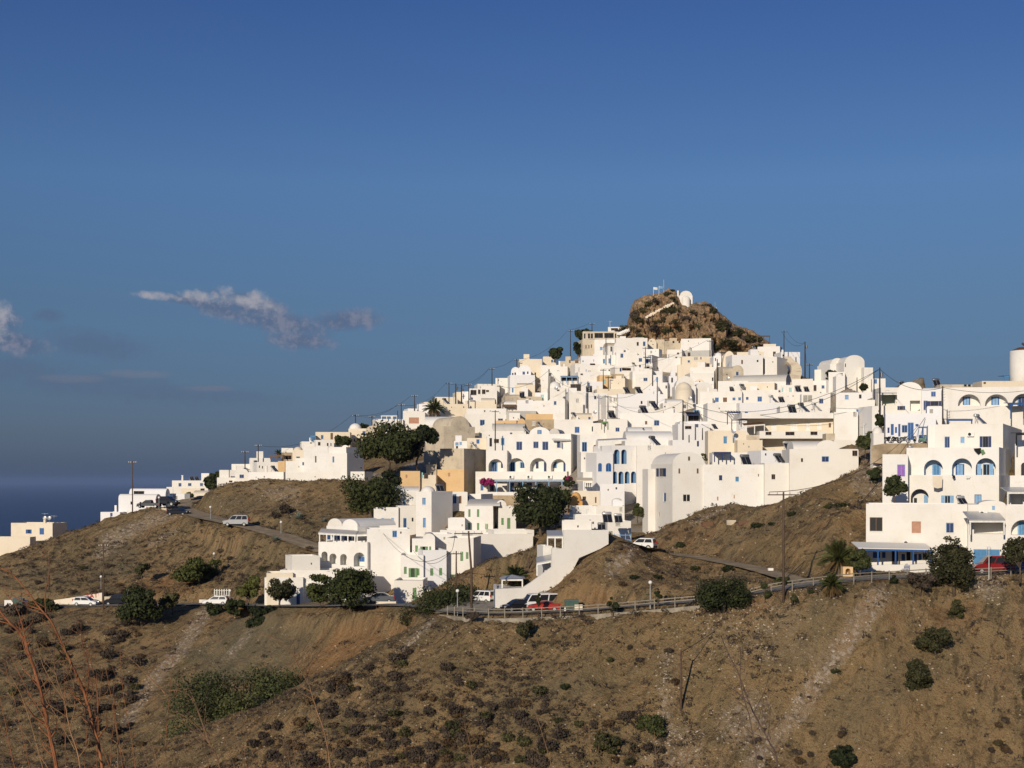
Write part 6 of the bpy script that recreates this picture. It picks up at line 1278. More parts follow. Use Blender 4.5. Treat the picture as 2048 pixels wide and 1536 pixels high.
for i, (x, y, w_, h_) in enumerate([(1268, 630, 16, 20), (1286, 618, 18, 14), (1296, 604, 20, 12), (1310, 600, 16, 12), (1278, 640, 16, 14), (1338, 618, 22, 14), (1308, 652, 22, 16), (1330, 660, 24, 20), (1352, 640, 16, 12), (1370, 634, 18, 12), (1362, 655, 22, 16), (1396, 650, 18, 16), (1412, 608, 24, 10),
        (1425, 620, 14, 16), (1440, 650, 26, 18), (1455, 660, 26, 16), (1470, 664, 26, 16), (1452, 678, 30, 16), (1485, 674, 26, 14), (1500, 672, 20, 12), (1250, 652, 22, 12), (1240, 660, 22, 10), (1285, 672, 20, 12), (1345, 578, 10, 5), (1334, 585, 14, 7), (1380, 676, 26, 8), (1415, 670, 20, 10), (1512, 682, 18, 10), (1430, 690, 24, 10), (1265, 655, 18, 12), (1390, 625, 14, 8), (1320, 640, 12, 8)] + [(random.Random(i).uniform(1425, 1520), 0, random.Random(i + 50).uniform(12, 24), random.Random(i + 90).uniform(8, 14)) for i in range(18)] + [(random.Random(i).uniform(1265, 1420), -1, random.Random(i + 50).uniform(8, 16), random.Random(i + 90).uniform(7, 12)) for i in range(200, 216)]):
    if y <= 0: _t = random.Random(int(x)).random(); y = rockz(x) + 6 + _t * (692 - rockz(x) - 6)
    q = rock_at(x, y + h_ * .3); s = w_ * q.y / F; o = link_me('rock_shrub', shrub_mesh('olive' if i % 3 else 'thorn', i % 7), None, (q.x, q.y - .2, q.z - .25 * s), i * 1.7, (s * 1.15, s, s * 1.25 * h_ / w_))
    tag(o, "dark evergreen shrub clinging to the summit crag", 'shrub', 'shrubs on the summit crag')

# ================================================================ everything standing on the ground
# ---- railing and kerb wall along the asphalt road
def rail(label, pts, hpx0, seg=None):
    P = catmull([px2w(*p) for p in pts], 8); root = empty('guardrail', P[0]); tag(root, label, 'guardrail', 'roadside guardrails'); o = P[0]; m = MB()
    for z in (.92, .60):
        vs = []; n = len(P)
        for p in P: vs += [p - o + Vector((0, -.03, z - .05)), p - o + Vector((0, -.03, z + .05)), p - o + Vector((0, .03, z + .05)), p - o + Vector((0, .03, z - .05))]
        m.add(vs, [(i * 4 + k, i * 4 + (k + 1) % 4, i * 4 + 4 + (k + 1) % 4, i * 4 + 4 + k) for i in range(n - 1) for k in range(4)])
    m.build('rail', M['rail'], root); acc = 0; last = P[0]; L = 0; nxt = 0
    for a, b in zip(P[:-1], P[1:]):
        dl = (b - a).length
        while nxt <= L + dl:
            q = a.lerp(b, (nxt - L) / dl) - o; pm = MB(); pm.box((q.x, q.y - .08, q.z + .35), (.11, .11, 1.4)); pm.build('post', M['rail'], root); nxt += 2.3
        L += dl
    return root
rail("long two-bar guardrail from the parked vans to the big roadside bush", [(895, 1229, 179.5), (930, 1232, 175), (1000, 1234.5, 171), (1100, 1231, 168.5), (1200, 1225.5, 166), (1300, 1217, 163), (1390, 1209.5, 161.5)], 12)
rail("guardrail right of the big roadside bush running to the round tree", [(1500, 1195, 160), (1567, 1181, 159.5), (1690, 1166, 160), (1780, 1160, 162), (1865, 1155, 163.5)], 12)
rail("guardrail in front of the dark red car", [(1942, 1155, 163.8), (2048, 1150, 164.5), (2200, 1146, 165)], 12)
lowwall("low concrete kerb under the long guardrail", [(880, 1232, 181), (930, 1238, 174.6), (1000, 1240, 170.6), (1100, 1237, 168.1), (1200, 1231, 165.6), (1300, 1223, 162.6), (1400, 1214, 161)], 3.2, .3, 'concrete', 'kerb_wall', 'kerb', sink=.6)
lowwall("white garden wall in front of the blue-posted porch house", [(1716, 1148, 171.5), (1760, 1148, 171.5), (1807, 1147, 171.6)], 18, .3, 'w')
lowwall("white garden wall right of the small blue gate", [(1819, 1146, 171.6), (1862, 1140, 172)], 16, .3, 'w')
lowwall("long cream roadside wall with red graffiti behind the white hatchback", [(60, 1210, 246.4), (125, 1209, 243.6), (165, 1209, 241.9), (205, 1209, 241.3)], 12, .4, 'c', hs=[4, 11, 17, 24])
lowwall("low stone wall stub behind the black estate car on the left road", [(208, 1207, 241.3), (225, 1207, 241.3)], 14, .4, 'e')
lowwall("thin pale parapet line climbing behind the left road", [(208, 1184, 250), (240, 1176, 251), (300, 1163, 253)], 2.5, .3, 'c')
_P = [(991, 1178), (1045, 1176), (1062, 1165), (1085, 1148), (1104, 1134), (1104, 1097), (1128, 1097), (1128, 1060), (1217, 1060), (1217, 1088), (1200, 1098), (1158, 1116), (1146, 1140), (1128, 1180), (1116, 1215), (1112, 1240), (991, 1242)]
_V = [px2w(x, y, 181 + (x - 991) * .02) for x, y in _P]; _o = _V[0].copy(); mb = MB(); _n = len(_V)
_t = tessellate_polygon([[Vector((p.x, p.z, 0)) for p in _V]]); mb.add([p - _o for p in _V] + [p - _o + Vector((-.1, .4, 0)) for p in _V], [t for t in _t] + [tuple(_n + i for i in t[::-1]) for t in _t] + [(i, (i + 1) % _n, _n + (i + 1) % _n, _n + i) for i in range(_n)])
tag(mb.build('ramp_wall', M['w'], None, loc=_o), "tapering white wall stepping down from the white blocks to the roadside vans", 'wall')
lowwall("end face of the tapering white wall beside the side road", [(991, 1229, 181.4), (990, 1214, 189)], 49, .4, 'w', 'ramp_wall', hs=[49, 46])
H("white terrace platform carrying the little grey gazebo", 993, 1052, 1178, 1218, "", Y=184, d=8, a=0, par=False, sink=False)
canopy("little grey gazebo with pitched roof on the white terrace", 1003, 1046, 1158, 1178, 186, 3.0, 'metal', 'Pw', 2, .0, name='gazebo', cat='gazebo')
mb = MB(); A = px2w(999, 1158, 185.6); B_ = px2w(1050, 1157, 185.6); C_ = px2w(1024, 1149, 187.3); D_ = A + Vector((0, 3.6, 0)); E_ = B_ + Vector((0, 3.6, 0)); o_ = A.copy()
mb.add([A - o_, B_ - o_, C_ - o_, E_ - o_, D_ - o_], [(0, 1, 2), (1, 3, 2), (3, 4, 2), (4, 0, 2)]); tag(mb.build('gazebo_roof', M['tankl'], None, loc=o_), "pyramid roof cap of the little grey gazebo", 'roof')
canopy("upper grey lean-to porch on the stepped ramp wall", 1094, 1126, 1073, 1098, 184.5, 2.2, 'tankl', 'Pw', 3, .6)
canopy("lower grey lean-to porch over the gazebo palms", 1073, 1104, 1127, 1150, 184, 2, 'tankl', 'Pw', 2, .6, drop=-6)
# porches and pergolas
canopy("white porch roof on posts in front of the twin gabled house", 637, 712, 1066, 1084, 229, 3.2, 'r', 'Pw', 6, .5, drop=4)
canopy("right end of the white porch roof beside the twin gables", 713, 757, 1070, 1088, 228.5, 3.0, 'r', 'Pw', 2, .3, drop=-2)
canopy("blue-posted porch roof of the large cream-white flat house", 1716, 1866, 1097, 1131, 172.3, 3.4, 'w', 'Ph', 5, .55, drop=3)
canopy("grey sloping porch roof over the blue doors of the white tower house", 1938, 2010, 1041, 1068, 169.7, 2.4, 'tankl', 'Pw', 2, .9)
canopy("grey porch roof at the far right edge, middle level", 2014, 2060, 984, 1010, 183, 2.5, 'tankl', 'Pw', 2, .5)
canopy("blue pergola roof beside the orange dome", 1110, 1166, 1037, 1054, 244, 3, 'w', 'Ph', 3, .5)
canopy("dark blue slatted pergola over the cream screens", 1454, 1480, 824, 848, 296, 2.5, 'Pb', 'Pb', 2, .3, slats=True)
canopy("thin pergola with reed roof on the terrace behind the slope wall", 1428, 1462, 905, 923, 243, 2.5, 'Pb', 'Pb', 3, 0)
canopy("sky-blue timber pergola by the windmill", 2008, 2060, 752, 772, 256, 3, 's', 's', 2, .1, slats=True) if False else canopy("sky-blue timber pergola by the windmill", 2008, 2060, 752, 772, 256, 3, 'Ps', 'Ps', 2, .1, slats=True)
canopy("light blue glazed veranda at the right end of the arch building", 2020, 2075, 807, 836, 232, 3, 'Ph', 'Ph', 3, .2)
canopy("dark flat porch roof at the foot of the arch building", 1893, 1945, 839, 850, 232, 2, 'Ph', 'Ph', 2, .1)
canopy("dark roof awning at the right edge above the laundry", 2032, 2060, 867, 890, 199, 2, 'Pk', 'Pk', 2, .1)
canopy("grey flat canopy of the open porch house left of the bar", 1756, 1799, 787, 812, 259.5, 2.4, 'metal', 'Pw', 2, .2)
canopy("timber hut with thatched roof on the summit's right shoulder", 1514, 1540, 672, 690, 392, 4, 'bark', 'bark', 3, .2, name='timber_hut', cat='hut')
canopy("dark timber pergola before the white domed house", 1004, 1033, 811, 820, 350, 2.5, 'Pn', 'Pn', 3, .3)
canopy("white roof pergola at the left end of the upper skyline row", 762, 795, 831, 839, 351, 3, 'Pl', 'Pw', 4, 0, slats=True)
canopy("blue roof pergola on the left ridge", 621, 631, 872, 880, 337, 3, 'Ps', 'Ps', 3, 0)
canopy("dark flat pergola on the left ridge crest", 540, 567, 911, 918, 326, 3, 'Pn', 'Pn', 3, 0)
canopy("dark blue awning terrace with white chimney in the upper middle", 1121, 1156, 753, 766, 365, 2, 'Pb', 'Pl', 4, .2)
canopy("white roof canopy slanting above the pointed blue arches", 1196, 1254, 882, 896, 272, 3, 'tankl', 'Pw', 3, .3, drop=-3)
canopy("brown tiled lean-to by the cream modern house", 1488, 1530, 851, 868, 272.5, 2.5, 'Pn', 'Pw', 3, .4, drop=-3)
canopy("black canopy shading the blue terrace room centre right", 1373, 1400, 829, 843, 304, 2, 'Pk', 'Pb', 2, .5)
canopy("green pipe pergola behind the centre heaters", 1203, 1216, 844, 858, 306, 2, 'Pg', 'Pg', 2, 0)
canopy("square cream parasol over the hotel-side terrace", 1153, 1186, 962, 978, 262, 2.8, 'c', 'metal', 1, .5, name='parasol', cat='parasol', beam=False)
canopy("teal awning above the blue balcony door near the summit", 1287, 1303, 716, 728, 369, 1.2, 'Ps', 'Pw', 2, .3, beam=False)
canopy("striped pale awning at the hotel's upper right window", 1104, 1140, 881, 894, 290, 1.0, 'Pw', 'Pw', 1, .4, beam=False, name='awning', cat='awning', thick=.05)
# small gate, dumpster, shrine, plinths
def bars(label, name, x0, x1, yt, yb, Y, mat, n, cat, rails=2, arch=False, wmax=.14):
    A = px2w(x0, yb, Y); h = (yb - yt) * Y / F; L = (x1 - x0) * Y / F; m = MB()
    for i in range(n): t = i / (n - 1); m.box((L * t, 0, h / 2 * (1 + (.25 * math.sin(math.pi * t) if arch else 0))), (min(L / n * .55, wmax), .05, h * (1 + (.25 * math.sin(math.pi * t) if arch else 0))))
    for k in range(rails): m.box((L / 2, .04, h * (.2 + .6 * k / max(1, rails - 1))), (L, .04, .08))
    return tag(m.build(name, M[mat], None, loc=A), label, cat)
bars("small blue picket gate in the white garden wall", 'gate', 1808.5, 1818, 1131, 1147, 171.5, 'Ph', 6, 'gate', 2, True)
bars("blue railing along the terrace right of the ramp head", 'railing', 1218, 1262, 1067, 1083, 193, 'Pl', 5, 'railing', 2, wmax=.08)
bars("white balustrade of the blue balcony house", 'balustrade', 1284, 1302, 727, 733, 367, 'Pw', 9, 'balustrade', 1)
bars("metal frame rack by the left road near the white estate car", 'frame_rack', 429, 458, 1178, 1194, 236, 'metal', 7, 'rack', 2)
def dumpster(label, px, py, Y):
    p = px2w(px, py, Y); root = empty('dumpster', p); tag(root, label, 'dumpster'); m = MB(); m.box((0, 0, .62), (1.5, .9, .9), taper=1.12); m.build('bin', M['cgreen'], root); m = MB(); m.box((0, 0, 1.12), (1.7, 1.0, .1)); m.build('lid', M['cgrey'], root)
    for x in (-.6, .6):
        m = MB(); m.tube([(x, -.35, .08), (x, -.28, .08)], .09, 8); m.build('wheel', M['tire'], root)
M['cgreen'] = pbr('bin_green', (0.05, 0.10, 0.08), .5, var=.2)
dumpster("dark green rubbish container behind the guardrail right of the vans", 1143, 1219, 172.5); dumpster("green rubbish container between white blocks at the far left road", 37, 1211, 240)
def block(label, name, cat, px, py, wpx, hpx, Y=None, mat='w', d=.6, gr=None):
    p = px2w(px, py, Y) if Y else ground(px, py); s = p.y / F; m = MB(); m.box((0, 0, hpx * s / 2 - .15), (wpx * s, d, hpx * s + .3)); return tag(m.build(name, M[mat], None, loc=p), label, cat, gr)
block("small white block left of the green container by the vans", 'bollard_block', 'block', 1130, 1224, 3, 9, 170.5); block("cream block right of the green container by the vans", 'bollard_block', 'block', 1157, 1215, 16, 6, 172, 'c')
block("left white block beside the far left container", 'bollard_block', 'block', 19, 1209, 18, 9, 241); block("right white block beside the far left container", 'bollard_block', 'block', 50, 1209, 12, 9, 241)
block("white kiosk wall behind the white estate car on the left road", 'low_wall', 'wall', 408, 1208, 18, 9, 237)
block("pale crate on the bank below the dark sedan", 'crate', 'crate', 329, 1023, 10, 7, 281, 'e', 1); block("white stone block beside the dirt track", 'stone_block', 'stone', 1541, 1142, 10, 6, None, 'w'); block("rusty trough lying on the slope under the tall vaulted house", 'trough', 'trough', 1487, 1046, 22, 5, None, 'Pn', 1); block("concrete slab beside the rusty trough", 'slab', 'slab', 1462, 1046, 18, 6, None, 'e', 1)
block("rusted machine scrap left of the concrete slab on the slope", 'scrap_metal', 'scrap', 1415, 1049, 22, 5, None, 'Pn', 1)
# roadside shrine of honey stone with an arched niche
H("honey-coloured stone shrine with arched niche beside the round green tree", 1686, 1706, 1134, 1153, "A 1691 1701 1137 1150", c='o', Y=164.6, d=1.2, par=False, sink=False, name='shrine', cat='shrine')
# graffiti on the cream wall
cu = bpy.data.curves.new('graffiti', 'FONT'); cu.body = "FATE"; cu.size = 1.0; cu.extrude = .01; cu.space_character = 1.15; cu.materials.append(pbr('red_paint', (0.45, 0.03, 0.03), .8)); _tmp = bpy.data.objects.new('t', cu); COL.objects.link(_tmp); bpy.context.view_layer.update(); _me = bpy.data.meshes.new_from_object(_tmp.evaluated_get(bpy.context.evaluated_depsgraph_get())); bpy.data.objects.remove(_tmp); go = link_me('graffiti', _me)
pA = px2w(174, 1196.5, 241.6); go.location = (pA.x, pA.y - .32, pA.z); go.rotation_euler = (R(90), R(-5), R(-2)); tag(go, "red painted capital letters on the cream roadside wall", 'graffiti')
# windmill
pw = px2w(2049, 752, 256); wr = empty('windmill', pw); tag(wr, "round white windmill tower with a broken brown cap at the right edge", 'windmill'); sW = 256 / F
m = MB(); m.tube([(0, 0, -3), (0, 0, 50 * sW)], [29.5 * sW, 28 * sW], 28); m.build('tower', M['w'], wr, smooth=True); m = MB(); m.tube([(0, 0, 50 * sW), (0, 0, 52 * sW), (0, 0, 57 * sW)], [25 * sW, 24 * sW, 12 * sW], 14); m.build('cap', M['Pn'], wr); m = MB(); m.tube([(0, -2, 54 * sW), (0, 1, 66 * sW)], .2, 6); m.build('shaft', M['bark'], wr)
# stair path to the summit
P_ = [(1590, 768, 330), (1588, 757, 336), (1592, 745, 342), (1590, 733, 350), (1580, 724, 358), (1574, 716, 366)]; pl = catmull([px2w(*q) for q in P_], 6); mb = MB()
for i, q in enumerate(pl): mb.box(q - pl[0], ((26 - i * .4) * q.y / F, 1.5, .6))
tag(mb.build('stairway', M['e'], None, loc=pl[0]), "broad stone stairway path climbing towards the summit's right side", 'stairway')
pl = [rock_at(1293 + i * 2.3, 634 - i * 1.15) for i in range(24)]; mb = MB(); rr = random.Random(3)
for i, q in enumerate(pl): mb.box(q - pl[0] + Vector((0, -.25, rr.uniform(-.1, .15))), (rr.uniform(.4, .9), .8, rr.uniform(.35, .8)))
tag(mb.build('rock_steps', M['c'], None, loc=pl[0]), "whitewashed steps climbing the summit crag to the chapel", 'steps')
P_ = [(1238, 668, 400), (1255, 661, 402), (1272, 655, 404)]; pl = catmull([px2w(*q) for q in P_], 6); mb = MB()
for q in pl: mb.box(q - pl[0], (1.2, 1.0, .6))
tag(mb.build('path_parapet', M['w'], None, loc=pl[0]), "white path parapet rising left of the summit crag", 'wall')
# chapel apse, summit poles, flags
pc = px2w(1371.8, 613, 413.0); m = MB(); K = 14; rr_ = 8.2 * 414 / F; hh = 21 * 414 / F; vs = []
for z, r_ in ((-.5, 1), (hh * .72, 1), (hh * .85, .87), (hh * .95, .55), (hh, .05)):
    for k in range(K + 1): a = math.pi + math.pi * k / K; vs.append((rr_ * r_ * math.cos(a), rr_ * r_ * math.sin(a) * .8, z))
m.add(vs, [(j * (K + 1) + i, j * (K + 1) + i + 1, (j + 1) * (K + 1) + i + 1, (j + 1) * (K + 1) + i) for j in range(4) for i in range(K)]); o = m.build('apse', M['w'], I['chap']['root'], world=True, smooth=True); o.matrix_parent_inverse = I['chap']['root'].matrix_basis.inverted() @ Matrix.Translation(pc)
def mast(label, px, yt, yb, Y, r=.05, name='mast', cat='mast'):
    p = px2w(px, yb, Y); m = MB(); m.tube([(0, 0, -1.5), (0, 0, (yb - yt) * Y / F)], r, 6); return tag(m.build(name, M['metal'], None, loc=p), label, cat), p
mast("tall thin mast on the summit crag left of the chapel", 1327.5, 559, 584, 414, .09); mast("thin mast on the trig pillar hut", 1430, 605, 615, 418)
for px_, yt_, cols, lb in ((1307, 574, ('Pb', 'Pw'), "left small faded flag on the summit crag"), (1318, 572, ('Pw', 'Pl'), "right small blue and white flag on the summit crag")):
    p = px2w(px_, 588, 413); root = empty('flag', p); tag(root, lb, 'flag'); h = (588 - yt_) * 413 / F; m = MB(); m.tube([(0, 0, -.5), (0, 0, h)], .04, 5); m.build('flagpole', M['metal'], root); m = MB(); m.add([(0.02, 0, h - .7), (1.1, .2, h - .8), (1.15, .1, h - .15), (0.02, 0, h)], [(0, 1, 2, 3)]); m.add([(0.02, .03, h - .7), (1.1, .23, h - .8), (1.15, .13, h - .15), (0.02, .03, h)], [(3, 2, 1, 0)]); m.build('banner', M[cols[1]], root)
# church apse in the middle of town
pc = px2w(1367.5, 808, 337.6); m = MB(); rr_ = 17 * 340 / F; hh = 44 * 340 / F; vs = []
for z, r_ in ((-1, 1), (hh * .62, 1), (hh * .62, .97), (hh * .8, .85), (hh * .93, .5), (hh, .03)):
    for k in range(K + 1): a = math.pi + math.pi * k / K; vs.append((rr_ * r_ * math.cos(a), rr_ * r_ * math.sin(a), z))
m.add(vs, [(j * (K + 1) + i, j * (K + 1) + i + 1, (j + 1) * (K + 1) + i + 1, (j + 1) * (K + 1) + i) for j in range(5) for i in range(K)]); o = m.build('apse', M['c'], I['ch']['root'], world=True, smooth=True); o.matrix_parent_inverse = I['ch']['root'].matrix_basis.inverted() @ Matrix.Translation(pc)
# chimneys and roof tanks
for x, yt_, yb_, Y, lb in ((365, 952, 961, 331, "white tapering chimney on the small house at the left ridge's foot"), (716, 872, 0, 0, ''), (1168, 776, 806, 343.5, "slim white chimney rising beside the black heater")):
    if Y: p = px2w(x, yb_, Y); m = MB(); w_ = 4 * Y / F; hh = (yb_ - yt_) * Y / F; m.box((0, 0, hh * .5 - .2), (w_, w_, hh + .4), taper=.7); m.box((0, 0, hh + .1), (w_, w_, .15)); tag(m.build('chimney', M['w'], None, loc=p), lb, 'chimney')
# ---- washing and cloths
def cloth(label, x0, x1, y0, y1, Y, mat, pts=None, name='hanging_cloth'):
    P = [px2w(x, y, Y) for x, y in (pts or [(x0, y0), (x1, y0), (x1 - 1, y1), ((x0 + x1) / 2, y1 + 2), (x0 + 1, y1 - 1)])]; m = MB(); m.poly_prism([p - P[0] for p in P], (0, .03, 0)); tag(m.build(name, M[mat], None, loc=P[0]), label, 'cloth', 'washing hung out on the houses')
cloth("long beige cloth hanging under the left arch of the three-arched building", 1865, 1885, 952, 975, 192.6, 'c'); cloth("dark cloth hanging left of the middle arch's parapet", 0, 0, 0, 0, 192.5, 'Pd', [(1903, 949), (1910, 951), (1911, 956), (1907, 957)]); cloth("small pale cloth with dark edge right of the middle arch", 0, 0, 0, 0, 192.4, 'v', [(1932, 951), (1942, 953), (1939, 957), (1933, 957)]); cloth("narrow white strip of cloth swinging below the three arches", 0, 0, 0, 0, 192.4, 'w', [(1945, 953), (1949, 970), (1956, 985), (1950, 982), (1946, 968)])
cloth("black clothes bundle hanging from the balcony rail above the right arch", 0, 0, 0, 0, 194.4, 'Pk', [(1947, 897), (1962, 896), (1963, 905), (1957, 909), (1952, 904)]); cloth("green towel beside the black clothes above the right arch", 0, 0, 0, 0, 194.3, 'Pg', [(1961, 900), (1967, 899), (1971, 907), (1964, 910)]); cloth("pink-white cloth on the hotel's laundry terrace", 1033, 1043, 985, 991, 282.2, 'v'); cloth("dark blue cloth on the hotel's laundry terrace", 1047, 1056, 983, 989, 282.1, 'Pb')
for k_, x_ in enumerate((1172, 1176, 1180)): cloth(("left", "middle", "right")[k_] + " dark garment on the line under the cream parasol", x_, x_ + 3, 966, 975, 261, 'Pk')
# ---- cars
car("white hatchback parked by the cream graffiti wall on the left road", 'hatch', 172, 1211.5, -8, 'cwhite', 238.5)
car("black car half hidden by bushes right of the graffiti wall", 'mpv', 234, 1210, 190, 'cblack', 240)
car("white estate car with roof frame among pines on the left road", 'hatch', 432, 1210, 180, 'cwhite', 233)
car("silver box van on the upper dirt road", 'mpv', 472, 1052, 185, 'csilver', 256, sc=1.05)
car("pale small car tucked in front of the box van on the upper dirt road", 'hatch', 458, 1048, 200, 'cgrey', 262) if False else None
car("dark sedan heading down the upper dirt road", 'sedan', 358, 1031, -20, 'cblack', 278)
car("black off-road car with spare wheel beside the dark pickup", 'suv', 336, 1012, -15, 'cblack', 285, sc=1.15)
car("black pickup seen in front of the twin white vaults", 'pickup', 298, 1016, 172, 'cblack', 284, sc=.9)
car("dark car half showing at the upper bend of the dirt road", 'hatch', 398, 1006, 200, 'cblack', 303)
car("grey car in the shade of the big pine by the pale wall", 'sedan', 757, 1206, 185, 'cgrey', 202)
car("white small van with black rear window beside the side road's pole", 'mpv', 963, 1205, 148, 'cwhite', 187, sc=.86)
car("tall white passenger van parked against the tapering white wall", 'van', 1076, 1222, 197, 'cwhite', 177, sc=.88, name='passenger_van', cat='van')
car("dark car with pale bonnet left of the white passenger van", 'hatch', 1034, 1222, 205, 'cblack', 176, sc=.95)
car("low red car in front of the white passenger van", 'roadster', 1087, 1222, 180, 'cred', 173, sc=.95)
car("white small off-roader with roof rack on the dirt track", 'suv', 1284, 1100, 158, 'cwhite', 199, rack=True, sc=1.0)
car("dark red van-like car by the blue garage door", 'mpv', 1985, 1147, 178, 'cdred', 168, sc=1.12)
car("dark blue car behind the dark red car at the right edge", 'sedan', 2036, 1144, 175, 'cblue', 170.5, sc=1.05)
# ---- motorbikes
for lb, x, hd, bd, sc_ in (("leftmost black motorcycle outside the bar", 1776, 15, 'cblack', False), ("second black motorcycle outside the bar, leaning right", 1789, 190, 'cblack', False), ("third dark motorcycle outside the bar with bright wheels", 1808, 10, 'cgrey', False), ("black scooter standing near the blue bar door", 1829, 75, 'cblack', True), ("mint green scooter at the right of the bar front", 1846, 30, 'cgreenl', True)):
    if 'cgreenl' not in M: M['cgreenl'] = carpaint('mint_paint', (.2, .36, .28))
    motorcycle(lb, x, 885.5, 221.5, hd, 'Pk', bd, sc_)
lowwall("honey stone retaining wall under the motorcycles", [(1745, 905, 220), (1770, 908, 219), (1800, 908, 219), (1860, 905, 220)], 18, .6, 's', 'retaining_wall', sink=1.5, hs=[14, 21, 21, 18])
H("white round water tower base left of the motorcycles", 1747, 1768, 866, 905, "", Y=221, c='w', d=2, v=[('o', 1747, 1768, 853)], par=False)
H("pale round roof cap of the orange oven yard", 1140, 1144, 0, 0) if False else None
# ---- lamps
lamp("globe lamp standing by the guardrail left of the slim cypress", 1300.5, 1163, 1214, 163.5); lamp("globe lamp among the dark bushes left of the tall brown pole", 915, 1180, 1224, 178); lamp("globe lamp on the bank behind the upper bend of the dirt road", 562, 1043, 1067, 250)
lamp("thin globe lamp near the foot of the ridge above the box van", 421, 1013, 1040, 266); lamp("globe lamp left of the tall left road pole", 202, 1152, 1186, 247); lamp("globe lamp beside the black car on the left road", 255, 1179, 1205, 236); lamp("globe lamp by the metal frame rack", 460, 1180, 1205, 233); lamp("grey street lamp in front of the dark red car", 1978, 1095, 1150, 164)
lamp("lamp post beside the black pickup", 318, 994, 1016, 281)
lamp("globe lamp behind the big bush at mid left", 428, 1106, 1130, 250)
# ---- utility poles
for a in [('a1', "tall pole on the left ridge before the white twin vaults", 265, 922, 1020, 281, 't'), ('a2', "left road pole with a short crossarm in front of the graffiti wall", 207, 1088, 1214, 234, 't'), ('a3', "thin pole at the far left above the road", 98, 1110, 1170, 250, 'n'),
          ('b1', "thin bracket pole at the lower left ridge row", 490, 902, 935, 320, 't'), ('b2', "black pole with wire on the left ridge row", 516.5, 889, 916, 331, 't'), ('b3', "leaning pole above the domed house on the left ridge", 711, 829, 851, 350, 't'), ('b4', "short pole right of the domed ridge house", 744, 832, 853, 350, 't'),
          ('c1', "left of the paired poles behind the big dark tree", 795, 821, 864, 338, 'n'), ('c2', "taller of the paired poles behind the big dark tree", 802.5, 808, 868, 336, 't'), ('c3', "pole on the upper skyline just left of the tall palm", 829, 790, 820, 358, 't'), ('c4', "first of three skyline poles right of the tall palm", 898, 765, 800, 366, 't'),
          ('c5', "second of three skyline poles right of the tall palm, thickest", 911.5, 767, 800, 364, 'b'), ('c6', "third of three skyline poles right of the tall palm", 923, 770, 800, 366, 'b'), ('c7', "pole left of the glazed veranda house", 937.5, 767, 822, 354, 't'), ('c8', "skyline pole on a white plinth below the summit's left", 984, 736, 764, 380, 't'),
          ('c9', "pole between glazed veranda and beige vaults", 1000, 770, 812, 350, 't'), ('d1', "skyline pole at the two round vaults", 1033.5, 718, 735, 390, 't'), ('d2', "tall pole with black box left of the big vaulted hall", 1098, 738, 796, 346, 'b'), ('d3', "slim pole in front of the hotel's blue terrace room", 990.5, 820, 900, 300, 't'),
          ('e1', "skyline pole left of the unfinished building", 1141, 660, 706, 398, 't'), ('e2', "short skyline pole above the unfinished building", 1184, 646, 665, 402, 't'), ('e3', "dark pole before the sky-blue doors near the summit", 1212, 674, 730, 376, 'n'), ('e4', "pole beside the blue balcony house near the summit", 1291, 694, 735, 367, 't'),
          ('e5', "pole behind the ochre narrow house", 1206.5, 738, 780, 356, 't'), ('e6', "short pole right of the ochre narrow house", 1216.5, 753, 781, 355, 't'), ('e7', "black pole crossing the white house with the grey square window", 1176, 762, 836, 338, 's'), ('e8', "slender pole left of the twin-horned belfry", 1305, 735, 775, 352, 't'),
          ('e9', "thick black pole in front of the church's grey neighbour", 1314.5, 754, 819, 326, 's'), ('f1', "wire post at the glazed porch in the centre", 1216, 791, 832, 332, 't'), ('f2', "big central pole with transformer arms", 1366, 800, 892, 286, 'b'), ('f3', "short brown pole right of the big central pole", 1405, 856, 888, 284, 'n'),
          ('f4', "pole right of the summit hall", 1420, 680, 724, 384, 't'), ('f5', "pole left of the arched church gable", 1443.5, 702, 755, 352, 't'), ('f6', "shorter pole beside the arched church gable", 1434.5, 718, 768, 348, 'b'), ('f7', "pole at the small cubes behind the side chapel", 1429, 742, 767, 350, 'n'),
          ('g1', "skyline pole at the head of the stone stairway", 1568, 661, 716, 366, 't'), ('g2', "thick skyline pole right of the stone stairway", 1610, 683, 744, 344, 'b'), ('g3', "short skyline pole beyond the stairway", 1619, 727, 758, 330, 't'), ('g4', "tall pole with coiled cables before the right skyline gables", 1759.5, 735, 836, 255, 'b'),
          ('g5', "thin pole with bracket left of the coiled cable pole", 1748, 747, 815, 275, 'n'), ('g6', "pole on the flat roofs below the skyline gables", 1714, 755, 798, 290, 'n'), ('g7', "thick brown pole in front of the arch building", 1885.5, 772, 850, 228, 's'),
          ('h2', "dark brown pole behind the roadside bushes, shorter of two", 912.5, 1102, 1215, 190, 't'), ('h5', "thin white pole behind the gazebo palms", 1057, 1115, 1168, 192, 'n'),
          ('h4', "bare brown pole low on the foreground slope", 1362, 1300, 1421, None, 'n'), ]:
    pole(a[0], a[1], a[2], a[3], a[4], 'wood' if a[0][0] in 'ah' else 'dwood', a[5], a[6], r=.13 if a[6] != 'b' else .17)
pole('h1', "tall brown pole with a wide crossarm beside the white small van", 943, 1062, 1231, 'wood', 174.3, 'T', lean=-.35, r=.16); pole('h3', "tall pole with crossarm on the right roadside, before the dry slope", 1567, 984, 1187, 'wood', 158, 'T', r=.15)
C_ = lambda l, a, b, s=1.0, r=.03, k=0: cable(l, a, b, s, r, k)
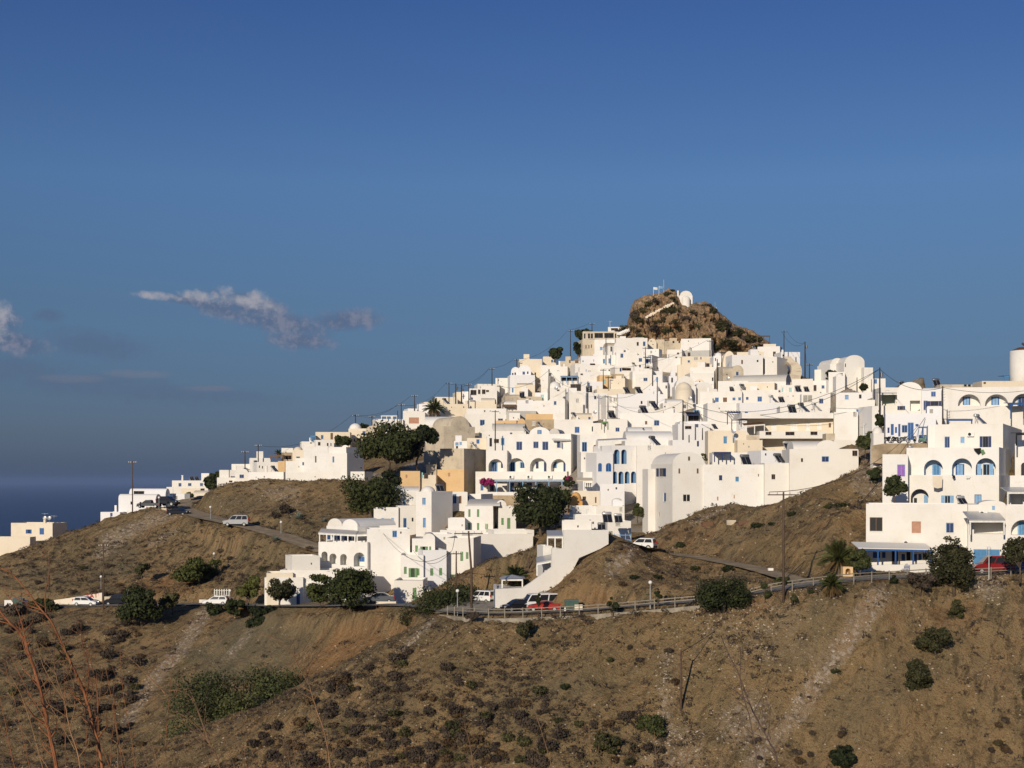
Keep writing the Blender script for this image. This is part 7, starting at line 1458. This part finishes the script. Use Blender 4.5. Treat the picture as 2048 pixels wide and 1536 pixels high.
C_("cable climbing the left ridge from the wire pole to the domed house", 'b2', 'b3', 3.0); C_("cable from the domed house pole to the paired poles", 'b3', 'c2', 1.5); C_("cable from the paired poles to the skyline pole by the palm", 'c2', 'c4', 2.2); C_("cable behind the tall palm between skyline poles", 'c3', 'b3', 1.8)
C_("cable between first and fourth skyline poles", 'c4', 'c8', 2.0); C_("cable from third skyline pole to the plinth pole", 'c6', 'c8', 1.2); C_("cable sagging between skyline poles near the veranda", 'c5', 'c7', 1.0); C_("cable from the plinth pole to the round vaults", 'c8', 'd1', .6); C_("long cable rising from the round vaults to the summit's left pole", 'd1', 'e1', 2.2)
C_("cable between the two poles above the unfinished building", 'e1', 'e2', .3); C_("thin cable sagging from the summit stairway pole to the thick skyline pole", 'g1', 'g2', 2.0); C_("second cable between the stairway pole and the thick skyline pole", 'g1', 'g2', 1.2, .03, 2); C_("cable from the thick skyline pole down to the short one", 'g2', 'g3', .8)
C_("cable from coiled cable pole down to the arch building's pole", 'g4', 'g7', 1.6, .04); C_("heavy cable from the coiled cable pole across the flat roofs to the left", 'g4', px2w(1440, 822, 300), 2.5, .04); C_("second cable from the coiled cable pole to the centre of town", 'g4', 'f2', 5, .04); C_("cable from the arch building's pole to the right edge", 'g7', px2w(2090, 775, 232), .8)
C_("cable from the big central pole to the wire post", 'f2', 'f1', 3.0); C_("cable between the wire post and the black slope pole", 'f1', 'e7', 2.0); C_("cable from the black slope pole to the pole with black box", 'e7', 'd2', 2.5); C_("cable from the pole with black box to the veranda pole", 'd2', 'c9', 2.0); C_("long diagonal cable from the bar down to the bare foreground pole", px2w(1850, 835, 224), 'h4', 3.5, .045)
C_("second long diagonal cable from the bar to the right roadside pole", px2w(1838, 850, 224), 'h3', 2.5, .035); C_("cable from the tall roadside pole to the dark brown pole", 'h1', 'h2', .6); C_("cable from dark brown pole to the green shutter house", 'h2', px2w(826, 1100, 224), 1.8); C_("cable from the dark brown pole back to the twin gabled house wall", 'h2', px2w(762, 1060, 228), 2.8)
C_("cable across the upper middle from the summit pole to the balcony pole", 'e5', 'f4', 1.8); C_("cable from the middle belfry pole towards the wire post", 'e9', 'f1', 2.0); C_("cable from big central pole to the twin vault of the slope", 'f2', px2w(1500, 840, 296), 2.0)
# ---- solar heaters
for lb, x, y, w_, Y, rz, tk in [("heater on the roof of the small chimney house, left one", 383, 961, 10, 333, 30, 'tank'), ("heater on the roof of the small chimney house, right one", 393, 961, 10, 334, 30, 'tank'), ("tilted heater on the left ridge row, upper one", 512, 931, 12, 325, 60, 'tank'), ("tilted heater on the left ridge row, lower one", 547, 943, 14, 313, 60, 'tank'),
        ("heater with a bright tank end beside the hotel terrace room", 946, 897, 16, 306, 70, 'tankl'), ("heater above the twin-level white house by the ochre wall", 879, 984, 20, 262, 20, 'tank'), ("left of two heaters behind the hotel's round gable", 1052, 866, 16, 305, 65, 'tank'), ("right of two heaters behind the hotel's round gable", 1078, 856, 14, 318, 65, 'tank'),
        ("heater tank in a row over the big hall's shaded end", 1148, 838, 16, 320, 60, 'tank'), ("black heater behind the middle pole", 1178, 785, 16, 350, 0, 'tank'), ("left of twin heaters on the cream flat roof", 1252, 786, 14, 345, 25, 'tank'), ("right of twin heaters on the cream flat roof", 1276, 787, 16, 344, 25, 'tank'),
        ("black heater behind the green pipe pergola", 1222, 836, 18, 314, 15, 'tank'), ("heater with brown tank end on the central house roof", 1286, 826, 18, 312, 20, 'tank'), ("heater beside the thick black pole", 1306, 817, 18, 318, 35, 'tank'), ("large heater in front of the broad barrel vault", 1306, 890, 22, 272, 50, 'tank'),
        ("small heater on the greyish flat roof right of centre", 1428, 858, 12, 296, 30, 'tank'), ("left of the paired heaters above the four-window row", 1463, 782, 11, 322, 0, 'tank'), ("right heater above the four-window row", 1485, 781, 16, 321, 45, 'tank'), ("heater at the end of the blue-window row with a bright tank", 1544, 805, 18, 303, 55, 'tankl'),
        ("round-ended heater next to the glass balcony room", 1562, 805, 14, 303, 10, 'tank'), ("left heater on the cream modern house roof", 1583, 826, 20, 279, 5, 'tank'), ("tall middle heater on the cream modern house roof", 1604, 824, 22, 278, 50, 'tank'), ("right heater on the cream modern house roof", 1630, 822, 20, 278, 60, 'tankl'),
        ("heater with green-striped tank on the slope wall terrace", 1490, 929, 24, 236, 10, 'tank'), ("heater before the grey-blue box on the slope wall", 1556, 925, 22, 232, 25, 'tank'), ("heater with light tank left of the slope wall's vault", 1574, 899, 20, 244, 15, 'tankl'), ("heater half hidden by the bush right of the slope wall", 1729, 888, 18, 232, 20, 'tank'),
        ("heater on the upper left of the three-arched building", 1824, 908, 20, 199, 55, 'tankl'), ("heater on the middle-level house roof at upper right", 1956, 848, 24, 212, 50, 'tankl'), ("heater lying above the bar's square window", 1872, 772, 18, 255, 0, 'tank'), ("dark heater panel behind the bar's vaulted house", 1803, 772, 12, 262, 0, 'tank'),
        ("twin-tank heater on the large cream-white house roof", 1922, 1010, 22, 182, 15, 'tankl'), ("front dark heater on the ramp head block", 1175, 1062, 22, 194, -5, 'tank'), ("rear left light heater on the ramp head block", 1214, 1044, 24, 206, 5, 'tankl'), ("rear right light heater on the ramp head block", 1236, 1044, 20, 207, 5, 'tankl'),
        ("front middle heater on a tall stand, ramp head block", 1203, 1062, 20, 193.5, 0, 'tank'), ("slanted solar panel heater near the summit path", 1508, 705, 16, 374, 60, 'tank'), ("heater on the white row behind the stairway wall", 1595, 783, 14, 320, 5, 'tank'), ("heater on the flat roof right of the shaded stair cube", 1612, 783, 12, 320, 5, 'tank'), ("sloping heater panel beside the tall palm", 890, 808, 14, 362, 60, 'tank'), ("round black heater on the beige flat roof", 1044, 794, 13, 362, 0, 'tank'),
        ("heater at the balcony stair below the summit", 1268, 735, 12, 370, 60, 'tank')]:
    heater("solar " + lb, x, y, w_, Y, rz, tk)
for lb, x, y, Y in [("left dish on the far left cream house", 90, 1046, 302), ("right dish on the far left cream house", 99, 1046, 302), ("dish on the corner house left of the blue brow window", 1190, 834, 320), ("dish by the cream dome in the middle left", 1112, 785, 352), ("dish on the white wall behind the row heaters", 1456, 766, 326), ("dish beside the low domed house near the church", 1380, 806, 326), ("dish on the shutter house terrace", 1467, 874, 266)]: dish(lb, x, y, Y, .42)
for lb, x, a, b_, Y in [("aerial on the far left cream house, tall", 90, 1026, 1046, 303), ("aerial on the far left cream house, right", 108, 1031, 1046, 303), ("fishbone aerial on the white tower wing", 1728, 846, 868, 268), ("aerial above the unfinished building", 1220, 642, 656, 412), ("aerial at the rounded tower yard", 1727, 852, 884, 262), ("aerial in front of the four-window row", 1418, 820, 850, 300)]: aerial(lb, x, a, b_, Y)
# ---- trees
tree("broad dark tree with crooked crown right of the chapel-like block", 775, 938, 122, 94, 'dark', 6400, .24, .08, k=16, squash=.65, Y=278)
tree("second dark tree crown joined to the right of the broad one", 835, 935, 72, 96, 'dark', 4200, .24, .08, k=11, Y=281, lean=.6)
tree("big dark fig tree against the hotel's lower right", 1082, 1072, 104, 106, 'dark', 6000, .24, .12, k=18, Y=241, squash=.85)
tree("large bright green pine in front of the arched house", 702, 1218, 112, 90, 'pine', 7400, .2, .06, name='pine_tree', cat='pine tree', k=20, Y=200.5, squash=.6)
tree("narrow pine left of the large bright pine", 640, 1218, 62, 74, 'pine', 3200, .2, .1, name='pine_tree', cat='pine tree', k=10, Y=207, squash=.6)
tree("thin greyish pine in front of the low white house", 560, 1214, 62, 62, 'olive', 2600, .2, .18, name='pine_tree', cat='pine tree', k=9, Y=215)
tree("round pine on the left road right of the white estate car", 498, 1214, 60, 70, 'pine', 3200, .2, .1, name='pine_tree', cat='pine tree', k=9, Y=223)
tree("spreading pine on the bank above the left road", 397, 1172, 104, 60, 'pine', 4600, .2, .08, name='pine_tree', cat='pine tree', k=12, Y=243, squash=.5)
tree("bare-trunked umbrella tree by the dark wall on the left bank", 284, 1165, 34, 38, 'olive', 900, .2, .5, k=6, Y=246)
tree("tall dark green roadside tree left of the blue garage", 1908, 1184, 104, 128, 'olive', 9000, .19, .02, k=26, Y=161, squash=1.0, cone=.62)
tree("ragged tree cut by the right edge in front of the rightmost house", 2040, 1155, 62, 92, 'olive', 3800, .18, .2, k=12, Y=161)
tree("round clipped dark tree under the purple door", 1788, 1006, 48, 56, 'dark', 3200, .2, .25, k=10, Y=186)
tree("round dark tree between the palm and the cream-white porch", 1720, 1150, 42, 52, 'dark', 3000, .2, .2, k=10, Y=166)
tree("dark bush-like tree below the bar at the end of the slope wall", 1731, 907, 40, 44, 'dark', 2400, .2, .1, k=9, Y=224)
tree("leafy vine tree at the left corner of the bar", 1762, 858, 28, 30, 'dark', 1400, .2, .2, k=7, Y=235)
tree("small leafy tree behind the ramp heaters", 1275, 1038, 26, 32, 'dark', 1300, .2, .1, k=7, Y=238)
tree("skyline tree left of the unfinished building, bushy", 1114, 726, 28, 36, 'dark', 1500, .26, .12, k=8, Y=392)
tree("wind-bent cypress crown at the unfinished building", 1168, 690, 36, 34, 'dark', 2200, .24, .15, k=9, Y=404, squash=.7)
tree("low bush tree under the wind-bent cypress", 1158, 712, 20, 30, 'dark', 800, .24, .05, k=6, Y=400)
tree("dark round tree before the long cream ridge house", 684, 893, 38, 22, 'dark', 1500, .24, .1, k=8, Y=330)
tree("low dark tree at the foot of the left ridge row", 422, 980, 36, 26, 'dark', 1500, .24, .08, k=8, Y=322); tree("wind-flattened dark tree above the foot of the left ridge row", 432, 962, 24, 18, 'dark', 900, .24, .2, k=6, Y=326, squash=.5)
tree("bright green bush beside the low cream vaulted shed", 378, 1002, 20, 16, 'pine', 900, .2, .05, k=6, Y=308, name='bush', cat='bush')
tree("dark bush on the ridge behind the domed house", 726, 858, 24, 9, 'dark', 600, .22, .05, k=5, Y=352, name='bush', cat='bush')
tree("dark shrub at the skyline gable's stair", 1662, 760, 28, 18, 'dark', 900, .22, .05, k=6, Y=306, name='bush', cat='bush'); tree("dark shrub right below the skyline gable's stair rail", 1725, 785, 20, 18, 'dark', 800, .22, .05, k=6, Y=296, name='bush', cat='bush')
tree("potted plant greenery on the white terrace behind the slope wall", 1408, 925, 14, 18, 'pine', 400, .16, .1, k=5, Y=244, name='bush', cat='bush')
tree("bougainvillea hanging at the hotel's lower left corner", 974, 972, 34, 14, 'magenta', 700, .16, .2, k=6, Y=285, name='bougainvillea', cat='climbing plant'); tree("bougainvillea crown at the hotel's lower right corner", 1140, 985, 26, 36, 'dark', 1100, .18, .1, k=7, Y=276, name='bougainvillea', cat='climbing plant')
tree("magenta flower sprig on top of the right bougainvillea", 1137, 966, 16, 14, 'magenta', 240, .14, .2, k=5, Y=276, name='bougainvillea', cat='climbing plant')
tree("dark ivy bush filling the corner left of the orange dome", 1128, 1030, 34, 60, 'dark', 1600, .2, .05, k=9, Y=253, name='bush', cat='bush')
B_L = [("dense dark hedge filling the gully below the big dark trees", 742, 1034, 132, 74, 'dark', 6200, 259), ("upper part of the dark hedge climbing to the ochre house", 772, 992, 60, 52, 'dark', 2600, 268), ("long dark thicket behind the side road's lamp", 905, 1228, 150, 58, 'dark', 6200, 187), ("dark thicket sloping down at the road's bend", 848, 1268, 96, 60, 'olive', 4200, 186),
       ("big rounded dark bush overhanging the guardrail", 1448, 1220, 112, 62, 'dark', 6500, 158.5), ("dark roadside thicket below the black car, mid left", 284, 1246, 94, 78, 'dark', 5600, 222), ("small thicket between black car and white estate", 345, 1222, 50, 34, 'olive', 1600, 226), ("cactus-like bush in front of the white estate car", 430, 1232, 36, 26, 'pine', 1100, 224),
       ("round dark bush under the thin pine, by the scree", 520, 1256, 62, 44, 'dark', 3000, 214), ("bushy growth under the round pine", 470, 1232, 50, 32, 'pine', 1800, 221), ("large grey-green bush mass in the gully, upper left part", 405, 1455, 170, 116, 'scrubg', 6800, 178), ("large grey-green bush mass in the gully, lower part", 400, 1545, 170, 110, 'scrubg', 5600, 172),
       ("grey-green bush right in the gully under the ochre bank", 565, 1414, 150, 80, 'scrubg', 5600, 182), ("middle grey-green bush linking the gully masses", 480, 1464, 120, 88, 'scrubg', 4200, 176), ("bushes by the left road behind the containers", 85, 1222, 56, 24, 'dark', 1800, 236), ("dark scrub clump below the left road's bushes", 30, 1230, 50, 22, 'thorn', 1400, 232),
       ("upper of two dark round bushes on the right slope", 1870, 1312, 72, 60, 'olive', 3600, None), ("lower of two dark round bushes on the right slope", 1836, 1380, 72, 58, 'olive', 3600, None), ("loose bush above the two dark round ones", 1910, 1240, 42, 46, 'olive', 1500, None), ("dark green bush low on the slope right of centre", 1305, 1474, 70, 44, 'dark', 3600, None),
       ("olive bush low on the slope near the centre", 1215, 1508, 60, 44, 'olive', 2400, None), ("dark bush cut by the lower frame edge on the right", 1688, 1536, 60, 44, 'dark', 2800, None), ("slim cypress between lamp and big rounded bush", 1316, 1216, 13, 42, 'dark', 900, 162.5), ("young cypress before the long guardrail", 1224, 1230, 20, 40, 'dark', 1200, 164),
       ("young cypress right of the big rounded bush", 1530, 1200, 22, 38, 'dark', 1200, 158.5), ("spindly bush by the right roadside pole", 1590, 1206, 22, 22, 'olive', 600, 157), ("dark bush left of the purple-door wing", 1749, 968, 34, 34, 'dark', 1600, 205), ("leaning scrubby tree hanging below the guardrail and red car", 1050, 1270, 50, 34, 'olive', 1000, 163),
       ("slim dark tree in front of the white passenger van", 1077, 1222, 12, 38, 'dark', 700, 169.5), ("brown bare bush at the foot of the tall brown pole", 942, 1246, 36, 20, 'thorn', 900, 171), ("brush left of the tall dark green roadside tree", 1840, 1182, 56, 40, 'thorn', 1800, 160), ("small potted shrub right of the shrine", 1790, 1170, 20, 20, 'dark', 600, 160.5),
       ("dark bush beyond the track right of the tall pole", 1565, 1170, 30, 18, 'dark', 700, None), ("bush behind the gazebo under the palm", 1085, 1160, 50, 44, 'dark', 2400, 196), ("bush at the right frame edge low on the slope", 2056, 1420, 30, 50, 'olive', 1200, None)]
for lb, x, y, w_, h_, mt, n_, Y in B_L:
    tree(lb, x, y, w_, h_, mt, n_, .17 if Y and Y < 200 or Y is None else .2, .03, name='bush', cat='bush', k=max(6, int(w_ / 7)), Y=Y, squash=.8)
palm("tall palm on the upper left skyline among white houses", 868, 834, 50, 34, .5, Y=350, n=54); palm("large dark palm left of the round dark tree on the right", 1678, 1154, 92, 74, .5, Y=168, n=80); palm("low shaggy palm hanging over the right guardrail", 1664, 1184, 56, 46, .35, Y=157.5, dry=.6, n=54)
palm("palm behind the little gazebo", 1030, 1172, 62, 44, .4, Y=190, n=50); palm("small palm on the left ridge behind the white cube", 557, 912, 20, 14, .4, Y=342, n=20)
agave("upper clump of agaves on the ridge slope by the hedge", 706, 985, 26, 'agave clumps'); agave("second agave right beside the upper clump", 726, 988, 26, 'agave clumps'); agave("large agave below the ridge near the globe lamp", 598, 1038, 34, 'agave clumps'); agave("agave under the upper dirt road's edge", 552, 1082, 26, 'agave clumps'); agave("small agave at the foot of the hedge", 648, 1044, 20, 'agave clumps')
for lb, x, y, w_ in [("round green cushion on the slope under the track's white car", 1360, 1093, 22), ("green cushion left of the trough", 1513, 1055, 24), ("small green cushion right of the trough", 1545, 1050, 18), ("green cushion in the middle of the right dry slope", 1582, 1032, 22), ("left green cushion near the top of the right dry slope", 1658, 1016, 22), ("right green cushion near the top of the right dry slope", 1682, 1014, 26),
                     ("green cushion below the dirt track", 1390, 1140, 22), ("green cushion right below the dirt track, second", 1455, 1142, 26), ("green tuft left of the lamp on the bank", 1268, 1158, 20), ("green tuft between lamp and track on the bank", 1316, 1158, 22), ("green tuft right of the round tree slope", 1622, 1186, 16), ("green tuft on the lower right slope", 1670, 1345, 20), ("green tuft in the foreground centre", 1130, 1378, 22)]:
    shrub(x, y, w_, 'dark', lb, 'green cushion plants', .7, 'cushion_plant', 'plant')
for lb, x, y, w_ in [("dark brown bush on the ridge slope above the box van", 570, 1026, 28), ("second dark brown bush beside it on the ridge slope", 552, 1036, 20)]: shrub(x, y, w_, 'thorn', lb, None, .9)
# ---- brown cushion shrubs: individuals first, the smallest rest as one scatter
SH = []; r_ = random.Random(5)
REG = [((330, 1300, 1100, 1536), 150, (18, 44), lambda x, y: y > 1245 + (870 - x) * .62 and (y > 1330 + (x - 860) * .22 or x < 860)), ((880, 1440, 1340, 1536), 34, (22, 46), None), ((0, 1240, 290, 1536), 70, (20, 46), lambda x, y: y < 1500), ((60, 1128, 330, 1196), 26, (14, 26), None),
       ((150, 1070, 330, 1130), 8, (12, 22), None), ((430, 1090, 620, 1180), 26, (14, 32), lambda x, y: y > 1070 + (x - 430) * .15), ((430, 990, 640, 1050), 12, (9, 18), None), ((1500, 1470, 1700, 1536), 12, (18, 36), None), ((1950, 1440, 2048, 1536), 8, (18, 32), None), ((1170, 1110, 1290, 1200), 10, (12, 24), None), ((1350, 960, 1660, 1130), 10, (8, 14), None), ((1220, 1290, 1350, 1400), 6, (16, 30), None)]
for (xa, ya, xb, yb_), n_, (wa, wb), fn in REG:
    k = 0; t_ = 0
    while k < n_ and t_ < n_ * 12:
        t_ += 1; x, y = r_.uniform(xa, xb), r_.uniform(ya, yb_)
        if fn and not fn(x, y): continue
        w_ = r_.uniform(wa, wb) * (.75 + .25 * (y - 1000) / 500 if y > 1000 else .75); kk = r_.random(); kind = 'thorn' if kk < .68 else ('thornr' if kk < .86 else 'olive'); SH.append((x, y, w_, kind)); k += 1
SH.sort(key=lambda q: -q[2])
for x, y, w_, kind in SH[:288]:
    nm = {'thorn': 'thorn_shrub', 'thornr': 'russet_shrub', 'olive': 'scrub_bush'}[kind]
    lb = {'thorn': "low dark brown thorny cushion shrub on the dry hillside", 'thornr': "low russet brown cushion shrub on the dry hillside", 'olive': "low grey-green scrub cushion on the dry hillside"}[kind]
    shrub(x, y, w_ * (.72 if x < 1350 else .65), kind, lb, {'thorn': 'dark thorn cushions on the hillside', 'thornr': 'russet cushions on the hillside', 'olive': 'grey-green cushions on the hillside'}[kind], .95, nm)
# ---- small scrub, tufts and stones: nobody could count them
bushy = np.clip(fbm(GX, GY, 12, 555, 3) * 3 + .1 + 1.1 * ((VY > 1260 + (870 - UX) * .62) & (VY > 1340 + (UX - 860) * .2) & (UX < 1330)) + .7 * ((UX < 280) & (VY > 1240)) + .8 * ((UX < 620) & (VY > 1075) & (VY < 1200) & (GY > 228) & (UX > 40)), 0, 1.6)
def scatter(name, n, mat, size, regions, seed, kind='tuft', tall=1.0):
    r = np.random.default_rng(seed); Vs = []; Fs = []; tot = 0
    w_ = np.array([q[4] for q in regions], float); w_ /= w_.sum(); pick = r.choice(len(regions), n, p=w_)
    for i in range(n):
        xa, ya, xb, yb_ = regions[pick[i]][:4]; X = r.uniform(xa, xb); Y = r.uniform(ya, yb_)
        j = int(np.clip(np.searchsorted(xs, X), 0, nX - 1)); q = int(np.clip(np.searchsorted(ys, Y), 0, nY - 1))
        if RD[q, j] < .2 or town[q, j] > .3: continue
        if kind == 'stone' and r.random() > .10 + 1.6 * scree[q, j]: continue
        z = zt(X, Y); s = size * (0.4 + 1.2 * r.random() ** 2)
        if kind == 'stone':
            v = r.normal(size=(6, 3)) * .12 + np.array([(1, 0, 0), (-1, 0, 0), (0, 1, 0), (0, -1, 0), (0, 0, .7), (0, 0, -.7)]); Vs.append(v * s * (1, 1, .8) + (X, Y, z)); b_ = tot
            Fs += [(b_ + a, b_ + c, b_ + d) for a, c, d in ((0, 2, 4), (2, 1, 4), (1, 3, 4), (3, 0, 4), (2, 0, 5), (1, 2, 5), (3, 1, 5), (0, 3, 5))]; tot += 6
        elif kind == 'bush':
            if r.random() > .12 + .8 * max(0, float(bushy[q, j])): continue
            k = 22; dv = r.normal(size=(k, 3)); dv /= np.linalg.norm(dv, axis=1)[:, None]; dv[:, 2] = np.abs(dv[:, 2]) * .7; c = np.array((X, Y, z)) + dv * s * (.55 + .5 * r.random((k, 1))); tv = r.normal(size=(k, 3)) * s * .17; bv = r.normal(size=(k, 3)) * s * .17
            Vs.append(np.stack([c - tv, c + bv, c + tv], 1).reshape(-1, 3)); Fs += [(tot + 3 * a, tot + 3 * a + 1, tot + 3 * a + 2) for a in range(k)]; tot += 3 * k
        else:
            for k in range(7):
                a = r.uniform(0, 6.28); lean = r.uniform(.2, .9) * s; b0 = np.array((X, Y, z - .03)) + (r.normal(0, .25 * s), r.normal(0, .25 * s), 0); wv = np.array((-math.sin(a), math.cos(a), 0)) * s * .16
                Vs.append(np.array([b0 - wv, b0 + wv, b0 + (math.cos(a) * lean, math.sin(a) * lean, s * tall * r.uniform(.5, 1))])); Fs.append((tot, tot + 1, tot + 2)); tot += 3
    o = link_me(name, np_mesh(name, np.concatenate(Vs), np.array(Fs), M[mat] if isinstance(mat, str) else mat)); tag(o, kind='stuff'); return o
M['stone'] = pbr('pale_stones', (0.42, 0.35, 0.27), .95, var=.35, vs=.8); M['drygrass'] = leafmat('dry_grass', [(0.16, 0.105, 0.05), (0.25, 0.175, 0.085), (0.33, 0.25, 0.13)], .9)
FR = [(-60, 138, 62, 170, 3.4), (-75, 165, 0, 240, 1.3), (-95, 236, -25, 300, 1.5), (0, 165, 60, 232, 1.4)]
scatter('scree_stones', 60000, 'stone', .12, FR, 3, 'stone'); scatter('dry_grass', 15000, 'drygrass', .26, FR, 4); scatter('small_scrub', 24000, 'thorn', .46, FR, 6, 'bush'); scatter('green_scrub', 1300, 'olive', .36, FR, 8, 'bush'); scatter('dead_tufts', 20000, 'thorn', .17, FR, 10); scatter('dry_scrub', 1500, 'thornr', .34, FR, 9, 'bush')
# ---- dry stalks near the camera
def stalk(label, lines, mat, seed):
    root = None; r = random.Random(seed); mb = MB(); o = None
    for ln, Y0, Y1, wa, wb in lines:
        pts = [px2w(x, y, Y0 + (Y1 - Y0) * i / (len(ln) - 1)) for i, (x, y) in enumerate(ln)]
        if o is None: o = pts[0].copy()
        pts = catmull(pts, 5); n = len(pts); rs = [.78 * (wa + (wb - wa) * i / (n - 1)) / F * pts[i].y / 2 for i in range(n)]; pts = [p + Vector((r.uniform(-1, 1), 0, r.uniform(-1, 1))) * rs[i] * .5 for i, p in enumerate(pts)]
        mb.tube([p - o for p in pts], rs, 6)
        for q in range(2, n - 1, 2):
            for _ in range(1 if wa < 3.5 else 2):
                if r.random() < .35: continue
                sg = r.choice((-1, 1)); L = r.uniform(.03, .16) * (1.4 if wa > 4 else 1); dd = (pts[q] - pts[q - 1]).normalized(); e1 = pts[q] + (dd * .7 + Vector((sg * .55, r.uniform(-.4, .4), 0))) * L * .5; e2 = e1 + (dd * .9 + Vector((sg * .2, 0, 0))) * L * .6
                mb.tube([pts[q] - o, e1 - o, e2 - o], [rs[q] * .45 + .0006, rs[q] * .3 + .0006, .0007], 4)
    ob = mb.build('dry_stalk', mat, None, smooth=True, loc=o); tag(ob, label, 'dry stalk', 'dry stalks close to the camera'); return ob
M['stalk'] = pbr('reddish_stalk', (0.23, 0.088, 0.034), .7, var=.4, vs=9); M['stalk2'] = pbr('straw_stalk', (0.22, 0.125, 0.06), .8, var=.35, vs=9); M['stalk3'] = pbr('grey_twig', (0.12, 0.08, 0.06), .8, var=.3, vs=9)
stalk("thickest reddish stalk at the lower left corner", [([(125, 1760), (112, 1540), (95, 1450), (82, 1380), (58, 1310), (42, 1270), (10, 1235), (-5, 1215)], 5.4, 6.4, 11, 5), ([(58, 1310), (44, 1250), (30, 1210), (5, 1180)], 5.7, 6.1, 4, 1.5), ([(84, 1395), (70, 1340), (50, 1300), (36, 1240)], 5.6, 5.9, 4, 1.5), ([(110, 1530), (90, 1440), (60, 1390), (20, 1310), (10, 1290)], 5.5, 6, 3.5, 1)], M['stalk'], 1)
stalk("long reddish stalk crossing from the lower left to the road", [([(225, 1760), (205, 1540), (186, 1450), (172, 1395), (150, 1345), (122, 1285), (100, 1240), (78, 1215), (60, 1190), (28, 1152), (0, 1135)], 5.8, 6.8, 9, 2.5), ([(92, 1228), (90, 1190), (98, 1150), (100, 1110)], 6.2, 6.5, 3, 1), ([(172, 1395), (178, 1340), (165, 1290), (160, 1240)], 6.0, 6.4, 3, 1.2), ([(190, 1460), (196, 1400), (186, 1340), (170, 1290), (162, 1262)], 6, 6.4, 3, 1)], M['stalk'], 2)
stalk("forked thin stalk between the two thick reddish ones", [([(165, 1760), (160, 1540), (140, 1460), (128, 1400), (112, 1350), (108, 1300), (112, 1270)], 5.8, 6.4, 5, 1.5), ([(140, 1460), (150, 1400), (140, 1330), (118, 1260), (120, 1220)], 6, 6.4, 3, 1), ([(128, 1400), (90, 1340), (75, 1290), (58, 1240)], 6, 6.4, 3, 1), ([(150, 1500), (118, 1440), (100, 1410), (84, 1360), (60, 1300), (50, 1230)], 6, 6.4, 2.5, 1)], M['stalk2'], 3)
stalk("straw-coloured sprig leaning left at the bottom left", [([(140, 1760), (60, 1440), (22, 1350), (10, 1300)], 6, 6.6, 4, 1), ([(96, 1536), (50, 1470), (18, 1430)], 6, 6.3, 2.5, 1), ([(232, 1760), (236, 1500), (226, 1430), (224, 1400)], 6.5, 6.8, 3, 1), ([(268, 1760), (250, 1520), (205, 1470)], 6.5, 6.8, 3, 1)], M['stalk2'], 4)
stalk("tall thin dark twig rising in the lower centre left", [([(668, 1760), (660, 1540), (650, 1470), (630, 1410), (618, 1370), (604, 1345), (590, 1320), (580, 1300), (552, 1280), (530, 1265)], 7.5, 9, 4.5, 1), ([(618, 1370), (612, 1340), (625, 1318), (620, 1300)], 8.3, 8.8, 2.4, 1), ([(590, 1318), (588, 1290), (586, 1280)], 8.6, 9, 2, 1), ([(648, 1465), (625, 1420), (606, 1392)], 8, 8.5, 2.4, 1)], M['stalk2'], 5)
stalk("slanting pale stalk at the bottom between gully bush and twig", [([(475, 1760), (440, 1540), (420, 1490), (380, 1440), (340, 1420)], 7, 8, 4, 1), ([(420, 1490), (390, 1410), (370, 1385), (338, 1380)], 7.2, 7.8, 2.5, 1), ([(330, 1386), (290, 1345), (262, 1318), (240, 1300)], 8, 8.6, 3, 1), ([(430, 1510), (400, 1430), (385, 1390)], 7, 8, 2, 1)], M['stalk2'], 6)
stalk("tall bare grey twig on the right, forked like a Y", [([(1565, 1780), (1556, 1536), (1536, 1480), (1500, 1410), (1478, 1350), (1458, 1310), (1442, 1272)], 7.5, 9, 5, 2.2), ([(1520, 1780), (1514, 1536), (1500, 1440), (1486, 1390), (1480, 1350), (1482, 1310), (1478, 1290)], 7.6, 8.6, 3.6, 1), ([(1500, 1410), (1470, 1382), (1455, 1372), (1440, 1356)], 8, 8.4, 2.6, 1), ([(1535, 1478), (1540, 1430), (1530, 1390)], 8, 8.5, 2, 1), ([(1508, 1425), (1530, 1380), (1540, 1340)], 8, 8.6, 2, .8)], M['stalk3'], 7)
stalk("thin straw stalk low in the frame near the centre", [([(960, 1780), (946, 1536), (938, 1480), (928, 1440), (940, 1428)], 7.5, 8.4, 3, 1)], M['stalk2'], 8)
stalk("pair of fine dry stems at the bottom left of centre", [([(300, 1780), (308, 1536), (300, 1480), (322, 1440)], 7.5, 8.4, 2.6, 1), ([(584, 1780), (580, 1536), (566, 1480), (562, 1450)], 7.5, 8.4, 2.6, 1)], M['stalk2'], 9)

_r = random.Random(77)
for nm_, cnt, xa, xb, mt_, gp_ in (("fine reddish stem at the lower left, behind the thick stalks", 12, 40, 330, 'stalk', 'fine reddish stems at the lower left'), ("fine straw stem along the bottom, left of centre", 8, 300, 700, 'stalk2', 'fine straw stems left of centre'), ("fine straw stem along the bottom, right of centre", 5, 1100, 1700, 'stalk2', 'fine straw stems right of centre')):
    for i_ in range(cnt):
        x = _r.uniform(xa, xb); top = _r.uniform(1270, 1440) if xb < 400 else _r.uniform(1400, 1490); lean = _r.uniform(-90, 20); Y0 = _r.uniform(6, 8.5); k = [(x, 1760)]
        for t in (.35, .6, .8, 1.0): k.append((x + lean * t ** 1.4 + _r.uniform(-5, 5), 1760 + (top - 1760) * t))
        o_ = stalk(nm_, [(k, Y0, Y0 + .5, _r.uniform(2, 3.6), .9)], M[mt_], 100 + cnt * 31 + i_); o_['group'] = gp_
